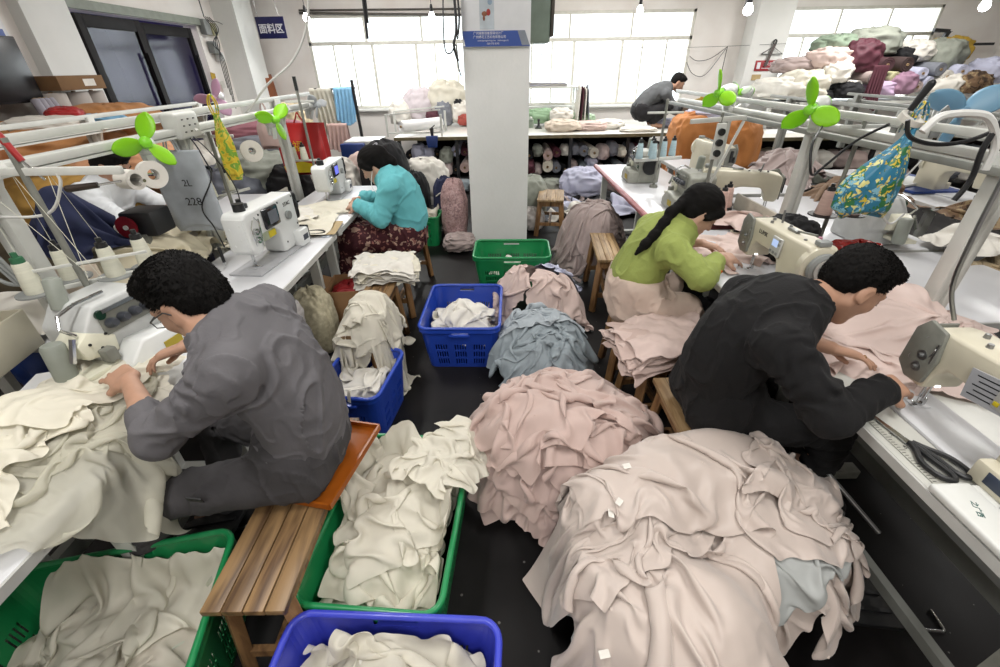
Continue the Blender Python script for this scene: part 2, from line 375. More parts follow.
class SDF:
    def __init__(s): s.pr = []; s.T = None
    def frame(s, M): s.T = M; return s        # M: 4x4 applied to following points
    def _t(s, p):
        p = Vector(p); return np.array(s.T @ p if s.T is not None else p)
    def cap(s, a, b, r0, r1=None, k=.02, op='+'):
        s.pr.append(('cap', s._t(a), s._t(b), r0, r0 if r1 is None else r1, k, op)); return s
    def ell(s, c, r, rot=None, k=.02, op='+'):
        Rm = np.array((s.T.to_3x3() if s.T is not None else Matrix.Identity(3)) @ (rot.to_3x3() if rot is not None else Matrix.Identity(3)))
        s.pr.append(('ell', s._t(c), np.array(r, float), Rm, None, k, op)); return s
    def rbox(s, c, hs, rad, rot=None, k=.01, op='+'):
        Rm = np.array((s.T.to_3x3() if s.T is not None else Matrix.Identity(3)) @ (rot.to_3x3() if rot is not None else Matrix.Identity(3)))
        s.pr.append(('box', s._t(c), np.array(hs, float), Rm, rad, k, op)); return s
    def half(s, p, n):
        s.pr.append(('half', s._t(p), np.array((s.T.to_3x3() @ Vector(n)) if s.T is not None else n, float), 0, 0, .004, '-')); return s
    def mesh(s, h, wr=None):
        lo = np.full(3, 1e9); hi = -lo
        for q in s.pr:
            if q[-1] == '-': continue
            if q[0] == 'cap': m = max(q[3], q[4]); a = np.minimum(q[1], q[2])-m; b = np.maximum(q[1], q[2])+m
            else: e = np.abs(q[3])@q[2]; a = q[1]-e; b = q[1]+e
            lo = np.minimum(lo, a); hi = np.maximum(hi, b)
        lo -= .03; hi += .03; n = np.ceil((hi-lo)/h).astype(int)+1
        D = np.full(n, .5, np.float32); ax = [lo[i]+np.arange(n[i])*h for i in range(3)]
        for q in s.pr:
            kk = q[-2]
            if q[0] == 'half': sl = [slice(None)]*3
            else:
                if q[0] == 'cap': m = max(q[3], q[4]); a = np.minimum(q[1], q[2])-m; b = np.maximum(q[1], q[2])+m
                else: e = np.abs(q[3])@q[2]; a = q[1]-e; b = q[1]+e
                pad = kk+.035; i0 = np.maximum(((a-pad-lo)/h).astype(int), 0); i1 = np.minimum(((b+pad-lo)/h).astype(int)+2, n); sl = [slice(i0[i], i1[i]) for i in range(3)]
            X = ax[0][sl[0]][:, None, None]; Y = ax[1][sl[1]][None, :, None]; Z = ax[2][sl[2]][None, None, :]
            if q[0] == 'cap':
                A, B = q[1], q[2]; d = B-A; L2 = max(d@d, 1e-12)
                t = np.clip(((X-A[0])*d[0]+(Y-A[1])*d[1]+(Z-A[2])*d[2])/L2, 0, 1)
                v = np.sqrt((X-A[0]-t*d[0])**2+(Y-A[1]-t*d[1])**2+(Z-A[2]-t*d[2])**2)-(q[3]+(q[4]-q[3])*t)
            elif q[0] == 'half':
                v = (X-q[1][0])*q[2][0]+(Y-q[1][1])*q[2][1]+(Z-q[1][2])*q[2][2]+0*X*Y*Z
            else:
                M = q[3]; dx, dy, dz = X-q[1][0], Y-q[1][1], Z-q[1][2]
                u = dx*M[0, 0]+dy*M[1, 0]+dz*M[2, 0]; w = dx*M[0, 1]+dy*M[1, 1]+dz*M[2, 1]; t = dx*M[0, 2]+dy*M[1, 2]+dz*M[2, 2]
                if q[0] == 'ell':
                    r = q[2]; k0 = np.sqrt((u/r[0])**2+(w/r[1])**2+(t/r[2])**2); k1 = np.sqrt((u/r[0]**2)**2+(w/r[1]**2)**2+(t/r[2]**2)**2)
                    v = k0*(k0-1)/np.maximum(k1, 1e-6)
                else:
                    r = q[2]-q[4]; a0 = np.abs(u)-r[0]; a1 = np.abs(w)-r[1]; a2 = np.abs(t)-r[2]
                    v = np.sqrt(np.maximum(a0, 0)**2+np.maximum(a1, 0)**2+np.maximum(a2, 0)**2)+np.minimum(np.maximum(a0, np.maximum(a1, a2)), 0)-q[4]
            S = D[tuple(sl)]
            if q[-1] == '+':
                hh = np.maximum(kk-np.abs(S-v), 0)/kk; D[tuple(sl)] = np.minimum(S, v)-hh*hh*kk*.25
            else:
                v = -v if q[0] != 'half' else v
                hh = np.maximum(kk-np.abs(S-v), 0)/kk; D[tuple(sl)] = np.maximum(S, v)+hh*hh*kk*.25
        if wr is not None:
            m = np.abs(D) < .04; I = np.nonzero(m)
            D[m] += wr(ax[0][I[0]], ax[1][I[1]], ax[2][I[2]]).astype(np.float32)
        D[0] = D[-1] = .5; D[:, 0] = D[:, -1] = .5; D[:, :, 0] = D[:, :, -1] = .5
        return surfnets(D, lo, h)
def n3(x, y, z, seed, f):
    r = np.random.RandomState(seed); g = r.rand(32, 32, 32)*2-1
    x, y, z = x*f+50, y*f+50, z*f+50
    i, j, k = np.floor(x).astype(int), np.floor(y).astype(int), np.floor(z).astype(int); u, v, w = x-i, y-j, z-k
    u, v, w = (t*t*(3-2*t) for t in (u, v, w)); i, j, k = i % 32, j % 32, k % 32; I, J, K = (i+1) % 32, (j+1) % 32, (k+1) % 32
    def l(a, b, t): return a*(1-t)+b*t
    return l(l(l(g[i, j, k], g[I, j, k], u), l(g[i, J, k], g[I, J, k], u), v), l(l(g[i, j, K], g[I, j, K], u), l(g[i, J, K], g[I, J, K], u), v), w)
def sdf_obj(name, S, h, m, parent=None, wr=None, it=2):
    V, F = S.mesh(h, wr)
    if parent is not None: V = V-np.array(parent.matrix_world.translation if parent.parent is None and False else PLOC.get(parent.name, (0, 0, 0)))
    me = bpy.data.meshes.new(name); me.from_pydata(V.tolist(), [], F.tolist()); me.polygons.foreach_set('use_smooth', [True]*len(me.polygons))
    o = link(name, me, m, parent, auto=False)
    if parent is None: recentre(o)
    if it:
        k = o.modifiers.new('sm', 'SMOOTH'); k.factor = .5; k.iterations = it
    return o
PLOC = {}
# ------------------------------------------------------------------ people
def basis(f, u):
    f = Vector(f).normalized(); u = Vector(u); l = u.cross(f).normalized(); u = f.cross(l)   # forward, left, up
    return Matrix((f, l, u)).transposed()
def hand(S, w, f, n, thumb, curl=(28, 34, 22), spread=.5, scale=1., pinch=.6):
    """wrist, direction of the fingers, normal of the back of the hand, thumb side (+1: f x n)"""
    f = Vector(f).normalized(); n = Vector(n); n = (n-f*n.dot(f)).normalized(); s = f.cross(n)*thumb; w = Vector(w); k = scale
    M = Matrix((f, s, n)).transposed()
    S.rbox(w+f*.048*k, (.046*k, .038*k, .014*k), .012*k, rot=M, k=.02)
    S.ell(w+f*.03*k+s*.024*k-n*.008*k, (.034*k, .018*k, .016*k), rot=M, k=.015)
    for i, (o, L) in enumerate(((.032, .076), (.011, .085), (-.011, .079), (-.031, .062))):
        p = w+f*(.084-.004*abs(i-1))*k+s*o*k; a = (1.5-i)*.07*spread; r = (.0082, .0082, .0079, .0071)[i]*k
        d0 = (f*math.cos(a)+s*math.sin(a)).normalized(); c = 0
        for j, (q, cu) in enumerate(zip((.46, .3, .24), curl)):
            c += R(cu+(i-1)*4); d = d0*math.cos(c)-n*math.sin(c); e = p+d*L*q*k
            S.cap(p, e, r*(1-.09*j), r*(.93-.09*j), k=.003 if j else .006); p = e
    p = w+f*.022*k+s*.028*k-n*.004*k
    for d, L, r in ((f*.62+s*.62-n*.35, .034, .0125), (f*.86+s*.18*(1-pinch)-n*.45, .03, .0105), (f*.92-s*.25*pinch-n*.4, .025, .0092)):
        d = d.normalized(); e = p+d*L*k; S.cap(p, e, r*k, r*.9*k, k=.008); p = e
def headsdf(S, M, female=False, k=1.):
    """M: 4x4, origin between the ears, x out of the face, z up"""
    S.frame(M)
    S.ell((-.018, 0, .042), (.1, .077, .088), k=.02)
    S.ell((.03, 0, -.02), (.064, .061, .09), k=.035)
    for s in (-1, 1):
        S.cap((-.008, s*.052, -.05), (.06, s*.015, -.096), .02, .017, k=.03)
        S.ell((.058, s*.036, -.022), (.026, .024, .024), k=.02)
        S.cap((.083, s*.018, .028), (.07, s*.05, .026), .009, .007, k=.015)
        S.ell((.092, s*.031, .008), (.013, .017, .010), k=.008, op='-')
        S.ell((.079, s*.031, .006), (.0135, .0155, .0125), k=.004)
        S.ell((-.012, s*.078, -.004), (.02, .0075, .032), rot=Matrix.Rotation(R(18*s), 3, 'Z') @ Matrix.Rotation(R(12), 3, 'Y'), k=.008)
        S.ell((-.004, s*.088, .0), (.009, .006, .016), k=.005, op='-')
        S.ell((.0, s*.079, -.028), (.009, .006, .011), k=.006)
        S.ell((.1, s*.011, -.036), (.009, .008, .007), k=.008)
    S.cap((.09, 0, .012), (.109, 0, -.03), .0075, .0115, k=.016)
    S.ell((.062, 0, -.1), (.024, .024, .016), k=.02)
    S.cap((.084, -.017, -.063), (.084, .017, -.063), .0065, k=.008); S.cap((.093, -.006, -.062), (.093, .006, -.062), .006, k=.008)
    S.cap((.082, -.014, -.075), (.082, .014, -.075), .0075, k=.009)
    S.frame(None)
def hairsdf(M, style):
    S = SDF().frame(M)
    if style == 'short':
        S.ell((-.02, 0, .047), (.106, .082, .09), k=.02)
        S.ell((.045, 0, .098), (.055, .056, .028), k=.03)
        S.ell((-.055, 0, -.01), (.066, .068, .075), k=.03)
        S.ell((.125, 0, -.02), (.062, .12, .085), k=.012, op='-')
        S.half((0, 0, -.082), (0, 0, -1))
        for s in (-1, 1):
            S.ell((.035, s*.09, -.045), (.055, .04, .055), k=.01, op='-')
            S.ell((-.012, s*.095, -.012), (.026, .03, .04), k=.008, op='-')
    elif style == 'crew':
        S.ell((-.02, 0, .046), (.104, .081, .089), k=.02)
        S.ell((.04, 0, .103), (.06, .056, .028), k=.03)
        S.ell((-.055, 0, -.0), (.06, .064, .066), k=.03)
        S.ell((.13, 0, -.005), (.062, .12, .085), k=.012, op='-')
        S.half((0, 0, -.068), (0, 0, -1))
        for s in (-1, 1):
            S.ell((.035, s*.09, -.04), (.06, .036, .06), k=.01, op='-')
            S.ell((-.012, s*.095, -.012), (.026, .03, .04), k=.008, op='-')
    else:      # long hair, swept over the ears
        S.ell((-.02, 0, .046), (.116, .09, .098), k=.02)
        S.ell((-.055, 0, -.02), (.07, .078, .08), k=.03)
        for s in (-1, 1): S.cap((.06, s*.068, .055), (.02, s*.083, .0), .022, .014, k=.03)
        S.ell((.135, 0, -.03), (.07, .075, .095), k=.012, op='-')
        S.half((0, 0, -.09), (0, 0, -1))
        for s in (-1, 1): S.ell((.03, s*.1, -.06), (.05, .035, .05), k=.01, op='-')
    S.frame(None)
    return S
def torso(S, p, mid, ch, nk, latp, lats, inf=0, belly=0, w=1.):
    """ellipsoids along pelvis - waist - chest - neck base"""
    P = [Vector(v) for v in (p, mid, ch, nk)]; pts = smooth_path(P, 3)
    n = len(pts); prof = [(.165, .125), (.16, .125), (.155, .12+belly), (.15, .118+belly), (.152, .116), (.16, .118), (.168, .12), (.17, .112), (.155, .095), (.11, .075)]
    for i, q in enumerate(pts):
        a = pts[max(i-1, 0)]; b = pts[min(i+1, n-1)]; t = (b-a).normalized(); f = i/(n-1)
        l = (Vector(latp)*(1-f)+Vector(lats)*f); l = (l-t*l.dot(t)).normalized(); d = t.cross(l)
        j = f*(len(prof)-1); j0 = int(min(j, len(prof)-2)); g = j-j0; rl = (prof[j0][0]*(1-g)+prof[j0+1][0]*g)*w; rd = (prof[j0][1]*(1-g)+prof[j0+1][1]*g)*w
        S.ell(q, (rl+inf, rd+inf, .085+inf*.5), rot=Matrix((l, d, t)).transposed(), k=.05)
def limb_folds(segs, amp=.006, seed=3, broad=.005, fine=.0):
    def f(x, y, z):
        w0 = n3(x, y, z, seed+3, 4)*.09
        a = n3(x, y, z, seed, 7)*broad*.8; r1 = n3(x*1.2+w0, y*1.2+w0, z*.55, seed+1, 9); r2 = n3(x*1.1-w0, y*1.1, z*.8+w0, seed+2, 19)
        a = a+broad*1.5*np.clip(1-np.abs(r1)*5, 0, 1)**1.5+broad*.6*np.clip(1-np.abs(r2)*4, 0, 1)
        for (A, B, frq, am) in segs:
            A = np.array(A); B = np.array(B); d = B-A; L = np.linalg.norm(d); d = d/L
            px, py, pz = x-A[0], y-A[1], z-A[2]; t = px*d[0]+py*d[1]+pz*d[2]
            r = np.sqrt(np.maximum(px*px+py*py+pz*pz-t*t, 0)); w = sstep(-.06, .02, t)*(1-sstep(L-.02, L+.06, t))*(1-sstep(.075, .1, r))
            n = n3(x, y, z, seed+5, 9)
            q = np.sin(t*frq*8+n*9+n3(x, y, z, seed+6, 22)*2.2); g = np.clip(n3(x, y, z, seed+9, 9)*2+.25, 0, 1)*1.2
            a = a+w*am*g*(np.abs(q)**.8*np.sign(q))*.75
        return -a
    return f
def spikes(o, hm, base, n, L):
    """short strands standing on the hair surface, combed forward and down"""
    me = o.data; rs = np.random.RandomState(5); vs = me.vertices; idx = rs.choice(len(vs), min(n, len(vs)), replace=False)
    b = bmesh.new(); b.from_mesh(me); F = (hm.to_3x3() @ Vector((1, 0, -.1))).normalized(); c = hm @ Vector((-.02, 0, .03))-base
    for i in idx:
        p = vs[i].co.copy(); nn = (p-c).normalized(); loc = hm.inverted() @ (p+base)
        fl = (F*1.3+nn*.16+Vector(rs.uniform(-.35, .35, 3))).normalized() if loc.z > -.0 else (nn*.5+Vector((0, 0, -1))*.8+Vector(rs.uniform(-.3, .3, 3))).normalized()
        l = L*rs.uniform(.6, 1.3)*(1 if loc.z > .02 else .6); s = fl.cross(nn).normalized()*.0013
        a1 = b.verts.new(p+s-nn*.002); a2 = b.verts.new(p-s-nn*.002); a3 = b.verts.new(p+nn*.003-fl*.0005); t = b.verts.new(p+fl*l)
        for f in ((a1, a2, t), (a2, a3, t), (a3, a1, t)): b.faces.new(f)
    b.to_mesh(me); b.free()
def person(label, J, skin, shirt_mat, trouser_mat, hair_style, group=None, vox=.006, shirt_opts=None, hair_mat=None, shoes=None, wr_segs=None, w=1., sleeve=None, hands=True, female=False, neckcut=.055, ribbed=False, name='person'):
    base = (J['pelvis'][0], J['pelvis'][1], 0)
    root = thing(name, label, 'person', base, group=group); PLOC[root.name] = base
    V = Vector
    hm = Matrix.Translation(J['head']) @ basis(J['face'], J['crown']).to_4x4()
    lats = (V(J['shl'])-V(J['shr'])).normalized(); latp = (V(J['hipl'])-V(J['hipr'])).normalized()
    # body: one continuous figure
    S = SDF(); headsdf(S, hm, female)
    S.cap(hm @ V((-.032, 0, -.045)), V(J['neck'])+V((0, 0, -.01)), .05*w, .056*w, k=.035)
    torso(S, J['pelvis'], J['mid'], J['chest'], J['neck'], latp, lats, w=w*.97)
    for s in 'lr':
        sh, el, wr = V(J['sh'+s]), V(J['el'+s]), V(J['wr'+s])
        S.cap(V(J['neck']), sh, .045, .048, k=.05); S.cap(sh, el, .047*w, .038*w, k=.03); S.cap(el, el+(wr-el)*.45, .039*w, .036*w, k=.02); S.cap(el+(wr-el)*.4, wr, .037*w, .025*w, k=.02)
        if hands:
            f, n = J['hd'+s]; hand(S, wr, f, n, J.get('th'+s, 1 if s == 'r' else -1), **J.get('ho'+s, {}))
        hp, kn, an = V(J['hip'+s]), V(J['kn'+s]), V(J['an'+s])
        S.cap(hp, kn, .082*w, .056*w, k=.04); S.cap(kn, kn+(an-kn)*.35, .054*w, .054*w, k=.02); S.cap(kn+(an-kn)*.3, an, .053*w, .034*w, k=.02)
        tf = V(J['toe'+s]); S.cap(an+V((0, 0, -.03)), tf, .034, .026, k=.02)
    sdf_obj('body', S, vox, skin, root)
    # hair
    hs = hairsdf(hm, hair_style)
    inv = np.array(hm.inverted())
    def hw(x, y, z):
        X = inv[0, 0]*x+inv[0, 1]*y+inv[0, 2]*z+inv[0, 3]; Y = inv[1, 0]*x+inv[1, 1]*y+inv[1, 2]*z+inv[1, 3]; Z = inv[2, 0]*x+inv[2, 1]*y+inv[2, 2]*z+inv[2, 3]
        if hair_style in ('short', 'crew'):
            return -(n3(X*.55, Y*1.5, Z*.7, 4, 110)*.0022+n3(X*.5, Y*1.6, Z*.6, 9, 220)*.0022)
        return -(n3(X*.35, Y*1.5, Z*1.5, 4, 60)*.0025)
    if 'tail' in J:
        pts = [hm @ V(J['tail'][0])]+[V(p) for p in J['tail'][1:]]; rr = J['tailr']
        for i in range(len(pts)-1): hs.cap(pts[i], pts[i+1], rr[i], rr[i+1], k=.02)
    ho = sdf_obj('hair', hs, vox*.7, hair_mat or MATS['hair'], root, wr=hw, it=0)
    if hair_style in ('short', 'crew') and vox < .007: spikes(ho, hm, Vector(base), 5200 if hair_style == 'short' else 4200, .010 if hair_style == 'short' else .007)
    # upper garment
    so = dict(inf=.014, arm=.016, cuff=1.0, hem=None); so.update(shirt_opts or {})
    T = SDF(); torso(T, V(J['pelvis'])+V((0, 0, so.get('low', 0))), J['mid'], J['chest'], J['neck'], latp, lats, inf=so['inf'], w=w, belly=so.get('belly', 0))
    for s in 'lr':
        sh, el, wr = V(J['sh'+s]), V(J['el'+s]), V(J['wr'+s]); a = so['arm']; c = so.get('cuff'+s, so['cuff'])
        T.cap(V(J['neck'])+V((0, 0, -.02)), sh, .052, .058+a*.5, k=.05); T.cap(sh, el, .052+a, .043+a, k=.04)
        ce = el+(wr-el)*c
        if c > .05: T.cap(el, ce, .042+a, .03+a*.8 if c > .6 else .04+a, k=.03)
    if so.get('hood'):
        T.ell(V(J['neck'])+V(so['hood']), (.09, .11, .05), k=.04)
    up = (hm @ V((-.03, 0, -.05))-V(J['neck'])).normalized()
    # the neck opening
    T.cap(V(J['neck'])+up*neckcut*.7, V(J['neck'])+up*.25, .064, .09, k=.01, op='-')
    if so.get('hem'): T.half(so['hem'][0], so['hem'][1])
    segs = wr_segs or [(J['shl'], J['ell'], 12, .006), (J['shr'], J['elr'], 12, .006), (J['ell'], J['wrl'], 16, .005), (J['elr'], J['wrr'], 16, .005)]
    sdf_obj(so.get('name', 'shirt'), T, vox, shirt_mat, root, wr=limb_folds(segs, broad=so.get('broad', .006)), it=3)
    # collar band
    if so.get('collar'):
        N = V(J['neck'])+up*(neckcut*.7+.012); b = basis(up, (0, 0, 1) if abs(up.z) < .9 else (1, 0, 0))
        ring = [N+b @ V((-.004*math.cos(t*2), math.cos(t)*.06, math.sin(t)*.063)) for t in [2*PI*i/28 for i in range(28)]]
        mb = MB(); mb.M = Matrix.Translation(-V(base)); mb.tube(ring, so['collar'], seg=8, closed=True); mb.build('collar', so.get('collar_mat', shirt_mat), root)
    # trousers
    if trouser_mat:
        T = SDF(); torso(T, J['pelvis'], V(J['pelvis'])*.7+V(J['mid'])*.3, V(J['pelvis'])*.55+V(J['mid'])*.45, V(J['pelvis'])*.4+V(J['mid'])*.6, latp, latp, inf=.006, w=w)
        for s in 'lr':
            hp, kn, an = V(J['hip'+s]), V(J['kn'+s]), V(J['an'+s])
            T.cap(hp, kn, .098*w, .072*w, k=.05); T.cap(kn, an+V((0, 0, .02)), .07*w, .056*w, k=.03)
        sg = [(J['hipl'], J['knl'], 8, .006), (J['hipr'], J['knr'], 8, .006), (J['knl'], J['anl'], 10, .007), (J['knr'], J['anr'], 10, .007)]
        sdf_obj('trousers', T, vox*1.15, trouser_mat, root, wr=limb_folds(sg, broad=.006, seed=11), it=1)
    if shoes:
        for s in 'lr':
            an, tf = V(J['an'+s]), V(J['toe'+s]); T = SDF(); heel = V((an.x, an.y, .045))-(tf-an).normalized()*.03; heel.z = .045
            T.cap(heel, V((tf.x, tf.y, .04)), .043, .036, k=.03); T.cap(V((an.x, an.y, .05)), V((an.x, an.y, .095)), .045, .046, k=.03)
            sh_ = sdf_obj('shoe', T, .006, shoes[0], root)
            T = SDF(); T.cap(V((heel.x, heel.y, .01)), V((tf.x, tf.y, .01)), .05, .043, k=.01); T.half((0, 0, .02), (0, 0, 1)); T.half((0, 0, .0), (0, 0, -1))
            so_ = sdf_obj('sole', T, .005, shoes[1], root); so_.parent = sh_
    # eyes
    mb = MB(); mb.M = Matrix.Translation(-V(base)) @ hm
    for s in (-1, 1): mb.tube([(.0905, s*.020, .000), (.0925, s*.031, -.004), (.088, s*.043, .0)], .0016, seg=6)
    mb.build('eyelashes', MATS['hair'], root)
    mb = MB(); mb.M = Matrix.Translation(-V(base)) @ hm
    for s in (-1, 1): mb.tube([(.094, s*.017, .031), (.093, s*.032, .036), (.078, s*.05, .031)], [.003, .0034, .0015], seg=6)
    mb.build('eyebrows', MATS['hair'], root)
    mb = MB(); mb.M = Matrix.Translation(-V(base)) @ hm
    mb.ball((.0895, 0, -.064), (.004, .02, .0045), 12); mb.ball((.0885, 0, -.0735), (.005, .0165, .0055), 12); mb.build('lips', MATS['lip'], root)
    return root, hm
# ------------------------------------------------------------------ shared materials
white = mat('white_enamel', '#dddfdd', .35, var=.02); cream = mat('cream_enamel', '#d3cdb8', .35, var=.05, scale=6)
steel = mat('steel', '#9b9c9c', .3, metal=.9, var=.05); dark = mat('dark_plastic', '#1b1c1e', .45, var=.1); chrome = mat('chrome', '#c9cbcc', .15, metal=1, var=.02)
greyp = mat('grey_plastic', '#8b8e8c', .5, var=.05); gunm = mat('worn_grey_paint', '#7f8078', .5, var=.1, scale=20)
framew = mat('frame_white', '#cfd0ca', .4, var=.05, scale=8); frameg = mat('frame_grey', '#8d8f89', .5, var=.08, scale=8)
laminate = mat('table_laminate', '#d5d6d9', .28, var=.03, scale=5); edgew = mat('table_edge', '#c3c3bf', .45, var=.05)
skin = mat('skin', '#b58c74', .55, var=.05, scale=25); skin2 = mat('skin_fair', '#c49e88', .55, var=.05, scale=25)
mat('hair', '#0e0c0b', .8, var=.15, scale=60, spec=.2); mat('lip', '#99605a', .5)
yellow = mat('sticker_yellow', '#d3bf1f', .6); red = mat('red_plastic', '#a11d1d', .45)
limeg = mat('fan_green', '#a4e62e', .35, trans=.35, var=.03); limed = mat('fan_hub_green', '#86d832', .35, var=.03)
bluef = mat('fan_blue', '#8fbcd6', .35, trans=.3, var=.03); pinkf = mat('fan_pink', '#cba4bd', .35, trans=.3, var=.03)
thread = mat('thread_cream', '#d9d8c6', .8, var=.04, bump=.3, bscale=200, stretch=(1, 1, 12)); threadp = mat('thread_pink', '#d9b9ae', .8, bump=.3, bscale=200, stretch=(1, 1, 12)); threadb = mat('thread_blue', '#b3ccd3', .8, bump=.3, bscale=200, stretch=(1, 1, 12))
screen_b = emit('lcd_blue', '#7f86ff', 1.1); screen_w = emit('lcd_pale', '#b9cdf2', 1.0); led = emit('machine_led', '#ffffff', 6)
gloss_bk = mat('screen_black', '#202226', .15)
woodb = wood('bench_wood', '#a4835a', '#4a3220', 'Y', 4.5, .42, .06); woodl = wood('bench_wood_pale', '#b89b72', '#8a6a45', 'Y', 8, .5, .075)
woodleg = wood('bench_leg_wood', '#a07a50', '#6f4e30', 'Z', 8, .5, .3)

_FONT = [None]
def text_mesh(s, size, m, name='lettering', parent=None, loc=(0, 0, 0), rot=(0, 0, 0), depth=.0006, align='CENTER', bold=0, sx=1):
    cu = bpy.data.curves.new('t', 'FONT'); cu.body = s; cu.size = size; cu.extrude = depth; cu.align_x = align; cu.align_y = 'CENTER'; cu.offset = bold; cu.resolution_u = 3
    o = bpy.data.objects.new('t', cu); C.objects.link(o); bpy.context.view_layer.update()
    me = bpy.data.meshes.new_from_object(o.evaluated_get(bpy.context.evaluated_depsgraph_get())); bpy.data.objects.remove(o); bpy.data.curves.remove(cu)
    me.materials.clear(); q = link(name, me, m, parent, auto=False); q.location = loc; q.rotation_euler = rot; q.scale = (sx, 1, 1); me.name = name; return q
def text_mb(mb, s, size, M, depth=.0006, bold=0):
    """writing added to a mesh builder under the matrix M"""
    cu = bpy.data.curves.new('t', 'FONT'); cu.body = s; cu.size = size; cu.extrude = depth; cu.align_x = 'CENTER'; cu.align_y = 'CENTER'; cu.offset = bold; cu.resolution_u = 2
    o = bpy.data.objects.new('t', cu); C.objects.link(o); bpy.context.view_layer.update()
    me = bpy.data.meshes.new_from_object(o.evaluated_get(bpy.context.evaluated_depsgraph_get())); bpy.data.objects.remove(o); bpy.data.curves.remove(cu)
    vs = [mb._v(M @ v.co) for v in me.vertices]
    for p in me.polygons:
        try: mb.bm.faces.new([vs[i] for i in p.vertices])
        except ValueError: pass
    bpy.data.meshes.remove(me)

